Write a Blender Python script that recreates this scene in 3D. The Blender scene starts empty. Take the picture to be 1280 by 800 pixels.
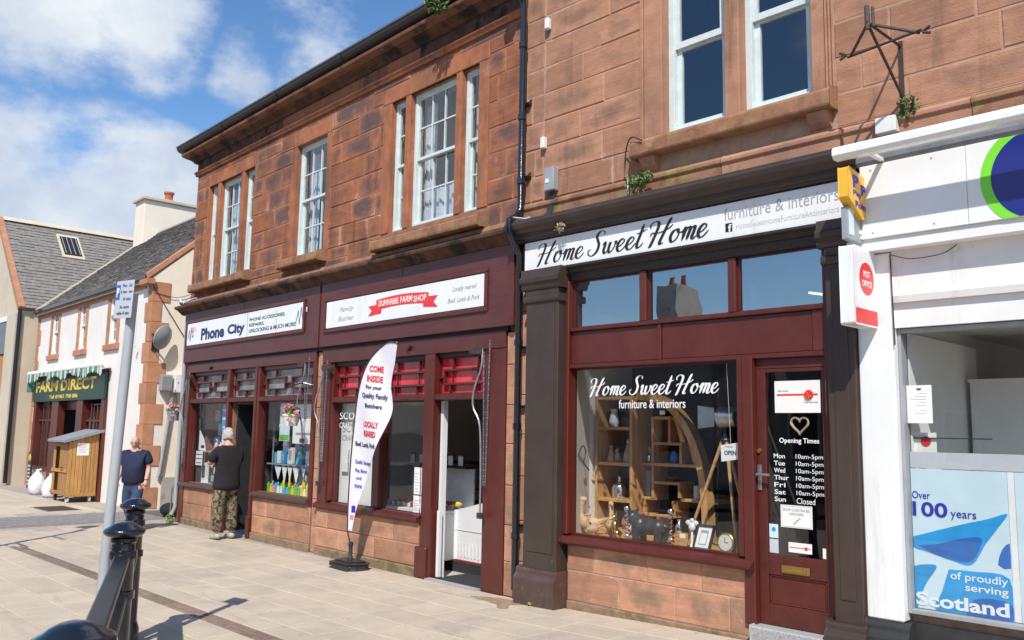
import bpy, bmesh, math, random
from math import sin, cos, pi, radians
from mathutils import Vector, Matrix
random.seed(7)
S = bpy.context.scene
COL = S.collection
K = 1.12                      # facade units -> metres (applied to everything at the end)

# ------------------------------------------------------------------ camera
cd = bpy.data.cameras.new("camera"); cam = bpy.data.objects.new("camera", cd); COL.objects.link(cam)
cd.sensor_width = 36; cd.lens = 36*1077/1280; cd.clip_start = 0.05; cd.clip_end = 2000
R_, U_, F_ = Vector((0.69978,0.71415,0.01731)), Vector((0.07937,-0.10181,0.99163)), Vector((-0.70993,0.69255,0.12793))
mw = Matrix((( R_.x,U_.x,-F_.x,0),(R_.y,U_.y,-F_.y,-6.28*K),(R_.z,U_.z,-F_.z,1.65*K),(0,0,0,1)))
cam.matrix_world = mw
S.camera = cam
# ------------------------------------------------------------------ light
S.view_settings.view_transform = 'Standard'; S.view_settings.look = 'None'
S.view_settings.exposure = 0.0; S.view_settings.gamma = 1.0
SUN = Vector((0.625*cos(radians(49)), -0.781*cos(radians(49)), sin(radians(49)))).normalized()   # towards the sun
sl = bpy.data.lights.new("sun", 'SUN'); sl.energy = 5.0; sl.angle = radians(0.53); sl.color = (1.0,0.95,0.87)
so = bpy.data.objects.new("sun", sl); COL.objects.link(so); so.rotation_euler = (SUN).to_track_quat('Z','Y').to_euler(); so.location = (5,-8,20)
W = bpy.data.worlds.new("World"); S.world = W; W.use_nodes = True
nt = W.node_tree; N = nt.nodes; L = nt.links; N.clear()
wo = N.new('ShaderNodeOutputWorld'); sky = N.new('ShaderNodeTexSky'); sky.sky_type = 'NISHITA'; sky.sun_disc = False
sky.sun_elevation = radians(49); sky.sun_rotation = math.atan2(SUN.x, SUN.y); sky.air_density = 1.0; sky.dust_density = 0.1; sky.ozone_density = 3.5
b1 = N.new('ShaderNodeBackground'); b1.inputs[1].default_value = 0.15; hs = N.new('ShaderNodeHueSaturation'); hs.inputs['Saturation'].default_value = 1.14; hs.inputs['Value'].default_value = 1.12; L.new(sky.outputs[0], hs.inputs['Color']); L.new(hs.outputs[0], b1.inputs[0])
tc = N.new('ShaderNodeTexCoord')
def wm(op, a, b=None, c=None):
    n = N.new('ShaderNodeMath'); n.operation = op
    for i, v in enumerate((a, b, c)):
        if v is None: continue
        if isinstance(v, (int, float)): n.inputs[i].default_value = v
        else: L.new(v, n.inputs[i])
    return n.outputs[0]
def wnoise(scale, detail, rough, off=(0,0,0), zs=1.0):
    m = N.new('ShaderNodeMapping'); L.new(tc.outputs['Generated'], m.inputs[0]); m.inputs['Location'].default_value = off; m.inputs['Scale'].default_value = (1,1,zs)
    n = N.new('ShaderNodeTexNoise'); L.new(m.outputs[0], n.inputs[0]); n.inputs['Scale'].default_value = scale; n.inputs['Detail'].default_value = detail; n.inputs['Roughness'].default_value = rough
    return n.outputs[0]
def blob(d, r):
    v = N.new('ShaderNodeVectorMath'); v.operation = 'DISTANCE'; L.new(tc.outputs['Generated'], v.inputs[0]); v.inputs[1].default_value = Vector(d).normalized()
    q = wm('DIVIDE', v.outputs['Value'], r); return wm('MAXIMUM', wm('SUBTRACT', 1.0, wm('MULTIPLY', q, q)), -1.0)
n1 = wnoise(7.0, 9, 0.62, (0.3,0.1,0), 1.7); n2 = wnoise(2.6, 5, 0.55, (1.7,0.4,0.2), 1.6)
blobs = [((-.945,.22,.22),.15),((-.92,.30,.235),.11),((-.89,.355,.255),.07),((-.885,.22,.40),.10),((-.855,.31,.40),.075),((-.93,.35,.12),.17),
         ((-.74,-.55,.38),.28),((-.1,-.93,.35),.30),((.8,-.4,.45),.35),((.5,.7,.5),.4),((-.4,.5,.8),.25),((.2,-.6,.75),.22)]
bs = None
blobs += [((-.785,.465,.405),.075,.55),((-.83,.40,.38),.05,.55),((-.86,.42,.29),.05,.5)]
for bl_ in blobs:
    b = blob(bl_[0], bl_[1])
    if len(bl_) > 2: b = wm('SUBTRACT', wm('MULTIPLY', wm('ADD', b, 1.0), .5+.5*bl_[2]), 1.0)
    b = b; bs = b if bs is None else wm('MAXIMUM', bs, b)
cl = wm('ADD', wm('MULTIPLY', bs, 0.36), wm('ADD', wm('MULTIPLY', wm('SUBTRACT', n1, 0.5), 0.95), wm('MULTIPLY', wm('SUBTRACT', n2, 0.5), 0.7)))
mr = N.new('ShaderNodeMapRange'); mr.interpolation_type = 'SMOOTHSTEP'; L.new(cl, mr.inputs[0]); mr.inputs[1].default_value = -0.03; mr.inputs[2].default_value = 0.27; mr.inputs[3].default_value = 0.0; mr.inputs[4].default_value = 0.95
gr = N.new('ShaderNodeMapRange'); L.new(wnoise(5.0, 6, 0.6, (0.0,0.9,0.3), 1.5), gr.inputs[0]); gr.inputs[1].default_value = 0.35; gr.inputs[2].default_value = 0.68
cm = N.new('ShaderNodeMix'); cm.data_type = 'RGBA'; L.new(gr.outputs[0], cm.inputs[0]); cm.inputs[6].default_value = (0.52,0.62,0.78,1); cm.inputs[7].default_value = (0.93,0.97,1.0,1)
b2 = N.new('ShaderNodeBackground'); b2.inputs[1].default_value = 0.98; L.new(cm.outputs[2], b2.inputs[0])
ms = N.new('ShaderNodeMixShader'); L.new(mr.outputs[0], ms.inputs[0]); L.new(b1.outputs[0], ms.inputs[1]); L.new(b2.outputs[0], ms.inputs[2]); L.new(ms.outputs[0], wo.inputs[0])
S.render.engine = 'CYCLES'
S.cycles.diffuse_bounces = 7; S.cycles.max_bounces = 10; S.cycles.transparent_max_bounces = 16; S.cycles.caustics_reflective = False; S.cycles.caustics_refractive = False
try: S.cycles.use_denoising = True
except Exception: pass

# ------------------------------------------------------------------ materials
MAT = {}
def mat(name, col, rough=0.6, var=0.12, scale=6.0, bump=0.15, bscale=60.0, metal=0.0, rnd=0.0, spec=0.5, dirt=None, dirt_scale=3.0, dirt_amt=0.5, stretch=(1,1,1), coat=0.0, sss=None, emit=None, emit_s=0):
    if name in MAT: return MAT[name]
    m = bpy.data.materials.new(name); m.use_nodes = True; t = m.node_tree; n = t.nodes; l = t.links
    p = n['Principled BSDF']; p.inputs['Roughness'].default_value = rough; p.inputs['Metallic'].default_value = metal
    p.inputs['Specular IOR Level'].default_value = spec; p.inputs['Coat Weight'].default_value = coat
    c = n.new('ShaderNodeTexCoord'); mp = n.new('ShaderNodeMapping'); l.new(c.outputs['Object'], mp.inputs[0]); mp.inputs['Scale'].default_value = stretch
    oi = n.new('ShaderNodeObjectInfo')
    if rnd:
        vm = n.new('ShaderNodeVectorMath'); vm.operation = 'SCALE'; cx = n.new('ShaderNodeCombineXYZ'); l.new(oi.outputs['Random'], cx.inputs[0]); l.new(oi.outputs['Random'], cx.inputs[1])
        l.new(cx.outputs[0], vm.inputs[0]); vm.inputs['Scale'].default_value = 37.0; l.new(vm.outputs[0], mp.inputs['Location'])
    a = n.new('ShaderNodeTexNoise'); l.new(mp.outputs[0], a.inputs[0]); a.inputs['Scale'].default_value = scale; a.inputs['Detail'].default_value = 6; a.inputs['Roughness'].default_value = .6
    r = n.new('ShaderNodeMapRange'); l.new(a.outputs[0], r.inputs[0]); r.inputs[1].default_value = .3; r.inputs[2].default_value = .7; r.inputs[3].default_value = 1-var; r.inputs[4].default_value = 1+var
    val = r.outputs[0]
    if rnd:
        rr = n.new('ShaderNodeMapRange'); l.new(oi.outputs['Random'], rr.inputs[0]); rr.inputs[3].default_value = 1-rnd; rr.inputs[4].default_value = 1+rnd
        mu = n.new('ShaderNodeMath'); mu.operation = 'MULTIPLY'; l.new(val, mu.inputs[0]); l.new(rr.outputs[0], mu.inputs[1]); val = mu.outputs[0]
    sc = n.new('ShaderNodeVectorMath'); sc.operation = 'SCALE'; sc.inputs[0].default_value = col[:3]; l.new(val, sc.inputs['Scale'])
    out = sc.outputs[0]
    if dirt:
        d = n.new('ShaderNodeTexNoise'); l.new(mp.outputs[0], d.inputs[0]); d.inputs['Scale'].default_value = dirt_scale; d.inputs['Detail'].default_value = 8; d.inputs['Roughness'].default_value = .65
        dr = n.new('ShaderNodeMapRange'); dr.interpolation_type = 'SMOOTHSTEP'; l.new(d.outputs[0], dr.inputs[0]); dr.inputs[1].default_value = .68-dirt_amt*.25; dr.inputs[2].default_value = .82-dirt_amt*.25
        mx = n.new('ShaderNodeMix'); mx.data_type = 'RGBA'; l.new(dr.outputs[0], mx.inputs[0]); l.new(out, mx.inputs[6]); mx.inputs[7].default_value = (*dirt, 1); out = mx.outputs[2]
    l.new(out, p.inputs['Base Color'])
    if bump:
        b = n.new('ShaderNodeTexNoise'); l.new(mp.outputs[0], b.inputs[0]); b.inputs['Scale'].default_value = bscale; b.inputs['Detail'].default_value = 5
        bm_ = n.new('ShaderNodeBump'); bm_.inputs['Strength'].default_value = bump; bm_.inputs['Distance'].default_value = .01; l.new(b.outputs[0], bm_.inputs['Height']); l.new(bm_.outputs[0], p.inputs['Normal'])
    if emit: p.inputs['Emission Color'].default_value = (*emit,1); p.inputs['Emission Strength'].default_value = emit_s
    MAT[name] = m; return m
def glass(name, tint=(.93,.95,.95), ior=1.5, boost=1.0):
    m = bpy.data.materials.new(name); m.use_nodes = True; t = m.node_tree; n = t.nodes; l = t.links; n.clear()
    o = n.new('ShaderNodeOutputMaterial'); tr = n.new('ShaderNodeBsdfTransparent'); tr.inputs[0].default_value = (*tint,1)
    g = n.new('ShaderNodeBsdfGlossy'); g.inputs['Roughness'].default_value = .0; g.inputs[0].default_value = (1,1,1,1)
    nz = n.new('ShaderNodeTexNoise'); tc = n.new('ShaderNodeTexCoord'); l.new(tc.outputs['Object'], nz.inputs[0]); nz.inputs['Scale'].default_value = 1.6
    bp = n.new('ShaderNodeBump'); bp.inputs['Strength'].default_value = .035; bp.inputs['Distance'].default_value = .05; l.new(nz.outputs[0], bp.inputs['Height']); l.new(bp.outputs[0], g.inputs['Normal'])
    f = n.new('ShaderNodeLayerWeight'); f.inputs[0].default_value = .5                 # two-sided Schlick reflectance of a thin pane
    pw = n.new('ShaderNodeMath'); pw.operation = 'POWER'; l.new(f.outputs['Facing'], pw.inputs[0]); pw.inputs[1].default_value = 5
    f0 = 2*((ior-1)/(ior+1))**2*boost
    mu = n.new('ShaderNodeMath'); mu.operation = 'MULTIPLY_ADD'; mu.use_clamp = True; l.new(pw.outputs[0], mu.inputs[0]); mu.inputs[1].default_value = .95-f0; mu.inputs[2].default_value = f0
    mx = n.new('ShaderNodeMixShader'); l.new(mu.outputs[0], mx.inputs[0]); l.new(tr.outputs[0], mx.inputs[1]); l.new(g.outputs[0], mx.inputs[2]); l.new(mx.outputs[0], o.inputs[0])
    MAT[name] = m; return m
def stone_mat(name, base, patch, patch_amt, pale, bed=0.35):
    """ashlar: each block its own tone, a weathered skin on the block centre with an ungraded rim, fine bedding lines, pale efflorescence"""
    m = mat(name, base, .9, .16, 4.0, .45, 55, rnd=.2, stretch=(1,1,2.2), spec=.2)
    t = m.node_tree; n = t.nodes; l = t.links; p = n['Principled BSDF']
    src = p.inputs['Base Color'].links[0].from_socket
    c = n.new('ShaderNodeTexCoord'); sx = n.new('ShaderNodeSeparateXYZ'); l.new(c.outputs['Generated'], sx.inputs[0])
    def ma(op, a, b=None):
        q = n.new('ShaderNodeMath'); q.operation = op
        for i, v in enumerate((a, b)):
            if v is None: continue
            if isinstance(v, (int, float)): q.inputs[i].default_value = v
            else: l.new(v, q.inputs[i])
        return q.outputs[0]
    def edge(s): return ma('SUBTRACT', 1.0, ma('POWER', ma('ABSOLUTE', ma('MULTIPLY', ma('SUBTRACT', s, .5), 2.0)), 2.5))
    e = ma('MULTIPLY', edge(sx.outputs[0]), edge(sx.outputs[2]))
    oi = n.new('ShaderNodeObjectInfo')
    mp = n.new('ShaderNodeMapping'); l.new(c.outputs['Object'], mp.inputs[0]); mp.inputs['Scale'].default_value = (1,1,1.6)
    nz = n.new('ShaderNodeTexNoise'); l.new(mp.outputs[0], nz.inputs[0]); nz.inputs['Scale'].default_value = 3.2; nz.inputs['Detail'].default_value = 7; nz.inputs['Roughness'].default_value = .65
    k = ma('ADD', ma('MULTIPLY', e, .55), ma('ADD', ma('MULTIPLY', ma('SUBTRACT', nz.outputs[0], .5), 1.3), ma('MULTIPLY', ma('SUBTRACT', oi.outputs['Random'], .5), .6)))
    r = n.new('ShaderNodeMapRange'); r.interpolation_type = 'SMOOTHSTEP'; l.new(k, r.inputs[0]); r.inputs[1].default_value = .62-patch_amt*.5; r.inputs[2].default_value = 1.18-patch_amt*.5; r.inputs[4].default_value = .9
    mx = n.new('ShaderNodeMix'); mx.data_type = 'RGBA'; l.new(r.outputs[0], mx.inputs[0]); l.new(src, mx.inputs[6]); mx.inputs[7].default_value = (*patch,1)
    # pale mortar smeared over the arrises, here and there
    rm = ma('SUBTRACT', ma('SUBTRACT', 1.0, e), .62); nr = n.new('ShaderNodeTexNoise'); gp = n.new('ShaderNodeNewGeometry'); l.new(gp.outputs['Position'], nr.inputs[0]); nr.inputs['Scale'].default_value = 1.3; nr.inputs['Detail'].default_value = 8; nr.inputs['Roughness'].default_value = .7
    rk = ma('ADD', ma('MULTIPLY', rm, 1.1), ma('MULTIPLY', ma('SUBTRACT', nr.outputs[0], .60), 3.2)); rr_ = n.new('ShaderNodeMapRange'); rr_.interpolation_type = 'SMOOTHSTEP'; l.new(rk, rr_.inputs[0]); rr_.inputs[1].default_value = .12; rr_.inputs[2].default_value = .36; rr_.inputs[4].default_value = .75
    m0 = n.new('ShaderNodeMix'); m0.data_type = 'RGBA'; l.new(rr_.outputs[0], m0.inputs[0]); l.new(mx.outputs[2], m0.inputs[6]); m0.inputs[7].default_value = (*pale,1); mx = m0
    # bedding
    mp2 = n.new('ShaderNodeMapping'); l.new(c.outputs['Object'], mp2.inputs[0]); mp2.inputs['Scale'].default_value = (.8,.8,26)
    n2 = n.new('ShaderNodeTexNoise'); l.new(mp2.outputs[0], n2.inputs[0]); n2.inputs['Scale'].default_value = 1.6; n2.inputs['Detail'].default_value = 5
    r2 = n.new('ShaderNodeMapRange'); l.new(n2.outputs[0], r2.inputs[0]); r2.inputs[1].default_value = .3; r2.inputs[2].default_value = .7; r2.inputs[3].default_value = 1-bed*.5; r2.inputs[4].default_value = 1+bed*.4
    v = n.new('ShaderNodeVectorMath'); v.operation = 'SCALE'; l.new(mx.outputs[2], v.inputs[0]); l.new(r2.outputs[0], v.inputs['Scale'])
    # pale salts
    n3 = n.new('ShaderNodeTexNoise'); l.new(c.outputs['Object'], n3.inputs[0]); n3.inputs['Scale'].default_value = 1.1; n3.inputs['Detail'].default_value = 10; n3.inputs['Roughness'].default_value = .75
    r3 = n.new('ShaderNodeMapRange'); r3.interpolation_type = 'SMOOTHSTEP'; l.new(n3.outputs[0], r3.inputs[0]); r3.inputs[1].default_value = .60; r3.inputs[2].default_value = .72; r3.inputs[4].default_value = .7
    m3 = n.new('ShaderNodeMix'); m3.data_type = 'RGBA'; l.new(r3.outputs[0], m3.inputs[0]); l.new(v.outputs[0], m3.inputs[6]); m3.inputs[7].default_value = (*pale,1)
    l.new(m3.outputs[2], p.inputs['Base Color'])
    return m
stone_mat('sandstone_orange', (.365,.142,.076), (.125,.085,.082), .86, (.46,.29,.22))
stone_mat('sandstone_pink', (.42,.215,.135), (.24,.145,.105), .45, (.50,.33,.25), .22)
stone_mat('sandstone_riser', (.47,.245,.155), (.27,.19,.13), .30, (.50,.36,.28), .2)
mat('sandstone_trim', (.385,.152,.08), .9, .18, 5, .4, 50, dirt=(.16,.10,.07), dirt_scale=2.5, dirt_amt=.35, spec=.2)
mat('sandstone_trim_pink', (.44,.23,.15), .9, .16, 5, .35, 50, dirt=(.24,.15,.09), dirt_scale=2.5, dirt_amt=.3, spec=.2)
mat('sandstone_lichen', (.30,.155,.095), .95, .3, 6, .5, 40, dirt=(.27,.21,.08), dirt_scale=5, dirt_amt=.62, spec=.2)
mat('sandstone_sooty', (.20,.09,.055), .95, .3, 5, .4, 50, dirt=(.05,.04,.035), dirt_scale=3, dirt_amt=.6)
mat('sandstone_dark', (.12,.065,.045), .95, .3, 5, .5, 40, dirt=(.035,.03,.028), dirt_scale=3, dirt_amt=.8, spec=.2)
mat('mortar', (.42,.28,.20), .95, .2, 8, .3, 60)
mat('mortar_dark', (.30,.15,.09), .95, .25, 8, .3, 60)
mat('base_course', (.27,.18,.11), .95, .25, 9, .5, 30, dirt=(.14,.13,.06), dirt_scale=5, dirt_amt=.8)
mat('maroon', (.100,.020,.014), .36, .14, 3, .12, 30, dirt=(.14,.045,.04), dirt_scale=9, dirt_amt=.1, stretch=(1,1,1))
mat('maroon_board', (.102,.028,.025), .42, .16, 2, .3, 14, stretch=(1,1,9))
mat('maroon_worn', (.095,.019,.014), .42, .2, 6, .3, 40, dirt=(.36,.22,.18), dirt_scale=24, dirt_amt=.02)
mat('brown_paint', (.054,.036,.029), .42, .14, 4, .15, 30, dirt=(.12,.085,.07), dirt_scale=7, dirt_amt=.1)
mat('brown_worn', (.085,.05,.042), .5, .2, 8, .4, 40, dirt=(.20,.13,.11), dirt_scale=9, dirt_amt=.35)
mat('black_trim', (.03,.024,.021), .5, .2, 8, .3, 40, dirt=(.10,.09,.07), dirt_scale=6, dirt_amt=.2)
mat('mint_paint', (.62,.70,.70), .5, .08, 8, .15, 60, dirt=(.4,.36,.3), dirt_scale=14, dirt_amt=.08)
mat('cream_paint', (.75,.70,.60), .5, .08, 8, .1, 40)
mat('white_paint', (.80,.80,.80), .45, .04, 3, .05, 40, dirt=(.55,.53,.5), dirt_scale=3, dirt_amt=.1)
mat('white_gloss', (.82,.83,.84), .25, .03, 3, .02, 20)
mat('paper', (.82,.82,.80), .7, .03, 5, .02, 20)
mat('plate_grey', (.50,.54,.60), .5, .04, 3, .02, 20)
mat('ink_black', (.012,.014,.02), .5, .05, 8, 0)
mat('ink_navy', (.02,.035,.12), .5, .05, 8, 0)
mat('ink_teal', (.02,.07,.09), .5, .05, 8, 0)
mat('ink_blue', (.03,.035,.42), .5, .05, 8, 0)
mat('ink_grey', (.33,.34,.36), .6, .05, 8, 0)
mat('ink_red', (.68,.03,.035), .5, .05, 8, 0)
mat('ink_pale', (.55,.57,.62), .6, .05, 8, 0)
mat('vinyl_white', (.85,.87,.87), .5, .03, 8, 0)
mat('ribbon_red', (.75,.055,.04), .45, .06, 6, .03)
mat('post_red', (.78,.03,.035), .3, .04, 6, .0)
mat('pp_yellow', (.85,.47,.04), .35, .06, 6, .02)
mat('logo_green', (.20,.72,.04), .35, .03, 6, 0)
mat('logo_blue', (.015,.025,.22), .3, .03, 6, 0)
mat('poster_blue', (.02,.33,.72), .5, .2, 3, 0)
mat('poster_deep', (.015,.14,.50), .5, .2, 3, 0)
mat('poster_sky', (.62,.78,.87), .55, .06, 2, 0)
mat('iron_black', (.008,.011,.018), .2, .2, 12, .2, 45, coat=.45, dirt=(.05,.045,.045), dirt_scale=14, dirt_amt=.12)
mat('iron_satin', (.012,.014,.018), .38, .25, 10, .15, 45, dirt=(.05,.035,.028), dirt_scale=6, dirt_amt=.25)
mat('iron_rust', (.05,.035,.03), .6, .4, 20, .4, 80)
mat('steel', (.42,.42,.43), .35, .2, 20, .1, 80, metal=.8)
mat('galv', (.40,.43,.45), .45, .12, 9, .1, 40, metal=.05, dirt=(.28,.29,.29), dirt_scale=6, dirt_amt=.3, stretch=(1,1,.2))
mat('grey_plastic', (.32,.34,.36), .45, .1, 6, .05, 30)
mat('dark_plastic', (.03,.03,.032), .5, .2, 8, .1, 40)
mat('white_plastic', (.76,.76,.73), .4, .06, 6, .03, 30)
mat('brass', (.55,.36,.10), .35, .15, 12, .1, 60, metal=.9)
mat('gold', (.75,.48,.12), .2, .1, 12, .05, 60, metal=1)
mat('silver', (.75,.76,.78), .15, .1, 12, .05, 60, metal=1)
mat('dark_metal', (.05,.05,.055), .35, .2, 12, .2, 60, metal=.4)
mat('oak', (.52,.29,.115), .5, .25, 3, .2, 20, rnd=.12, stretch=(6,6,1))
mat('oak_flat', (.50,.28,.115), .5, .25, 3, .2, 20, stretch=(1,6,6))
mat('driftwood', (.55,.38,.22), .6, .2, 5, .3, 20, rnd=.1)
mat('fence_wood', (.42,.22,.07), .7, .22, 3, .35, 14, rnd=.2, stretch=(8,8,1), dirt=(.16,.09,.04), dirt_scale=2.5, dirt_amt=.3)
mat('felt_grey', (.24,.25,.27), .9, .15, 12, .4, 60)
mat('bag_white', (.70,.68,.74), .45, .14, 9, .5, 12)
mat('render_cream', (.84,.75,.63), .9, .06, 1.2, .35, 45, dirt=(.74,.65,.52), dirt_scale=1.2, dirt_amt=.3)
mat('render_white', (.80,.76,.72), .9, .05, 1.5, .35, 45, dirt=(.62,.56,.48), dirt_scale=1.4, dirt_amt=.25)
mat('render_tan', (.58,.50,.39), .9, .08, 1.5, .3, 40)
mat('render_grey', (.38,.36,.33), .9, .12, 1.2, .4, 30, dirt=(.22,.2,.17), dirt_scale=1.5, dirt_amt=.4)
mat('cottage_stone', (.46,.22,.125), .9, .16, 4, .4, 30, rnd=.12)
mat('slate', (.185,.17,.158), .75, .3, 7, .4, 40, rnd=.25, dirt=(.20,.175,.14), dirt_scale=1.8, dirt_amt=.35)
mat('slate_pale', (.21,.19,.175), .75, .3, 9, .4, 40, rnd=.25, dirt=(.24,.20,.17), dirt_scale=1.8, dirt_amt=.35)
mat('lead', (.16,.17,.18), .6, .2, 8, .2, 30)
mat('ochre', (.48,.22,.045), .6, .12, 3, .1, 20)
mat('grey_board', (.16,.18,.20), .5, .1, 3, .1, 20)
mat('dark_green', (.010,.042,.026), .4, .15, 4, .05, 30)
mat('gold_paint', (.72,.55,.08), .45, .1, 8, 0)
mat('awning_green', (.09,.24,.19), .8, .1, 8, .2, 40)
mat('awning_cream', (.62,.66,.60), .8, .1, 8, .2, 40)
mat('terracotta', (.45,.13,.07), .8, .15, 8, .2, 30)
mat('slab', (.50,.425,.335), .88, .08, 3, .3, 50, rnd=.055, dirt=(.42,.38,.33), dirt_scale=2.2, dirt_amt=.4, spec=.25)
mat('slab_joint', (.36,.32,.27), .95, .2, 8, .4, 60)
mat('channel', (.26,.19,.15), .8, .25, 14, .6, 90, rnd=.15)
mat('tarmac', (.11,.108,.105), .9, .25, 14, .6, 90, dirt=(.17,.165,.155), dirt_scale=2, dirt_amt=.3)
mat('setts', (.24,.235,.23), .85, .2, 6, .4, 50, rnd=.15)
mat('road', (.055,.055,.056), .9, .2, 10, .5, 90)
mat('granite', (.36,.36,.37), .7, .3, 60, .2, 120)
mat('mat_black', (.028,.028,.030), .95, .3, 30, .6, 120)
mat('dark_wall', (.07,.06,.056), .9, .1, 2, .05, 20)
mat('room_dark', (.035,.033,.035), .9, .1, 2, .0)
mat('room_white', (.82,.81,.78), .8, .05, 2, .03, 20)
mat('room_grey', (.50,.48,.45), .85, .06, 2, .03, 20)
mat('floor_vinyl', (.50,.47,.43), .5, .15, 5, .05, 20)
mat('net_curtain', (.72,.75,.80), .9, .2, 14, .4, 40)
mat('red_frost', (.66,.03,.05), .16, .42, 3.4, .1, 12)
mat('frost_grey', (.24,.25,.255), .14, .5, 3.0, .1, 12)
mat('skin', (.62,.33,.24), .5, .08, 8, .1, 60, spec=.4)
mat('skin_pale', (.62,.36,.28), .5, .08, 8, .1, 60)
mat('hair_white', (.44,.42,.40), .8, .45, 45, .8, 120)
mat('cloth_navy', (.012,.018,.055), .85, .25, 7, .35, 30)
mat('denim', (.035,.06,.13), .9, .3, 12, .35, 60)
mat('cloth_black', (.012,.011,.013), .9, .25, 7, .35, 30)
mat('shoe', (.40,.36,.30), .7, .15, 9, .1, 40)
mat('shoe_dark', (.03,.03,.03), .5, .15, 9, .1, 40)
mat('banner', (.80,.80,.88), .7, .05, 4, .1, 20)
mat('leaf', (.075,.13,.03), .7, .35, 9, .1, 20, rnd=.2)
mat('leaf_bright', (.22,.32,.04), .7, .3, 9, .1, 20)
mat('petal_pink', (.78,.28,.40), .6, .25, 12, .1, 20)
mat('petal_yellow', (.72,.45,.03), .6, .25, 12, .1, 20)
mat('wicker', (.50,.40,.28), .7, .3, 40, .4, 60)
mat('moss_stain', (.34,.25,.16), .5, .3, 14, .2, 40)
mat('cyan_item', (.10,.45,.62), .4, .2, 9, .0); mat('green_item', (.12,.45,.06), .5, .3, 14, 0); mat('yellow_item', (.72,.55,.04), .5, .3, 14, 0); mat('pale_item', (.68,.72,.75), .4, .1, 9, 0)
mat('red_item', (.35,.05,.05), .5, .3, 12, 0); mat('puddle', (.03,.03,.03), .04, .2, 9, .0); mat('lamp_tube', (.8,.8,.75), .5, 0, 1, 0, emit=(1,.95,.85), emit_s=2.5)
glass('shop_glass', (.93,.95,.95), 1.5, .8); glass('upper_glass', (.80,.84,.86), 1.5, 1.8); glass('transom_glass', (.55,.58,.62), 1.6, 3.6); glass('cabinet_glass', (.94,.96,.96), 1.45, 1.0)
def camo():
    m = mat('camo', (.16,.13,.075), .9, .1, 5, .35, 40); n = m.node_tree.nodes; l = m.node_tree.links
    c = n.new('ShaderNodeTexCoord'); v = n.new('ShaderNodeTexNoise'); l.new(c.outputs['Object'], v.inputs[0]); v.inputs['Scale'].default_value = 15; v.inputs['Detail'].default_value = 2.5; v.inputs['Distortion'].default_value = .6
    r = n.new('ShaderNodeValToRGB'); r.color_ramp.interpolation = 'CONSTANT'; l.new(v.outputs[0], r.inputs[0])
    e = r.color_ramp.elements; e[0].color = (.03,.025,.018,1); e[1].position = .42; e[1].color = (.10,.075,.04,1)
    x = e.new(.50); x.color = (.26,.22,.14,1); x = e.new(.58); x.color = (.055,.065,.03,1); x = e.new(.66); x.color = (.33,.28,.19,1)
    l.new(r.outputs[0], n['Principled BSDF'].inputs['Base Color'])
camo()

def weather(name, col, scale, stretch, lo, hi, amt, detail=7, off=(0,0,0), dist=0.0):
    m = MAT[name]; n = m.node_tree.nodes; l = m.node_tree.links; p = n['Principled BSDF']
    lk = p.inputs['Base Color'].links; 
    g = n.new('ShaderNodeNewGeometry'); mp = n.new('ShaderNodeMapping'); l.new(g.outputs['Position'], mp.inputs[0]); mp.inputs['Scale'].default_value = stretch; mp.inputs['Location'].default_value = off
    z = n.new('ShaderNodeTexNoise'); l.new(mp.outputs[0], z.inputs[0]); z.inputs['Scale'].default_value = scale; z.inputs['Detail'].default_value = detail; z.inputs['Roughness'].default_value = .68; z.inputs['Distortion'].default_value = dist
    r = n.new('ShaderNodeMapRange'); r.interpolation_type = 'SMOOTHSTEP'; l.new(z.outputs[0], r.inputs[0]); r.inputs[1].default_value = lo; r.inputs[2].default_value = hi; r.inputs[4].default_value = amt
    x = n.new('ShaderNodeMix'); x.data_type = 'RGBA'; l.new(r.outputs[0], x.inputs[0])
    if lk: l.new(lk[0].from_socket, x.inputs[6])
    else: x.inputs[6].default_value = p.inputs['Base Color'].default_value
    x.inputs[7].default_value = (*col,1); l.new(x.outputs[2], p.inputs['Base Color'])
for nm in ('sandstone_orange','sandstone_trim'):
    weather(nm, (.10,.07,.06), 1.4, (1,1,.5), .44, .66, .62); weather(nm, (.055,.04,.035), 3.2, (1.6,1.6,.16), .53, .72, .65, off=(3,1,2)); weather(nm, (.50,.36,.28), 2.6, (1,1,1), .60, .74, .5, off=(7,2,5), dist=.6)
for nm in ('sandstone_pink','sandstone_trim_pink'):
    weather(nm, (.21,.125,.09), 1.0, (1,1,.7), .44, .70, .62); weather(nm, (.10,.065,.05), 2.6, (1.6,1.6,.16), .55, .74, .55, off=(3,1,2)); weather(nm, (.50,.35,.26), 3.4, (1,1,1), .60, .76, .45, off=(1,2,5), dist=.8); weather(nm, (.12,.14,.05), 1.2, (1,1,1), .66, .80, .3, off=(9,2,1))
weather('sandstone_riser', (.19,.14,.10), 2.2, (1,1,.8), .48, .70, .62); weather('sandstone_riser', (.56,.42,.33), 5.0, (1,1,1), .60, .74, .5, off=(4,2,1), dist=1)
weather('sandstone_lichen', (.36,.31,.10), 5.0, (1,1,1), .56, .70, .6, off=(1,5,2)); weather('sandstone_lichen', (.06,.05,.04), 3.0, (1,1,.4), .55, .72, .7)
for nm in ('slab',): weather(nm, (.36,.315,.265), .9, (1,1,1), .46, .70, .6, dist=.4); weather(nm, (.55,.48,.40), 1.6, (1,1,1), .55, .75, .45, off=(5,5,0)); weather(nm, (.17,.15,.13), 22, (1,1,1), .715, .735, .6, 1.2, (2,2,0)); weather(nm, (.27,.235,.19), 2.2, (.35,1.6,1), .58, .74, .5, off=(4,1,3), dist=.8); weather(nm, (.22,.19,.155), 5.5, (1,1,1), .66, .78, .55, off=(1,8,0), dist=1.2)
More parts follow.
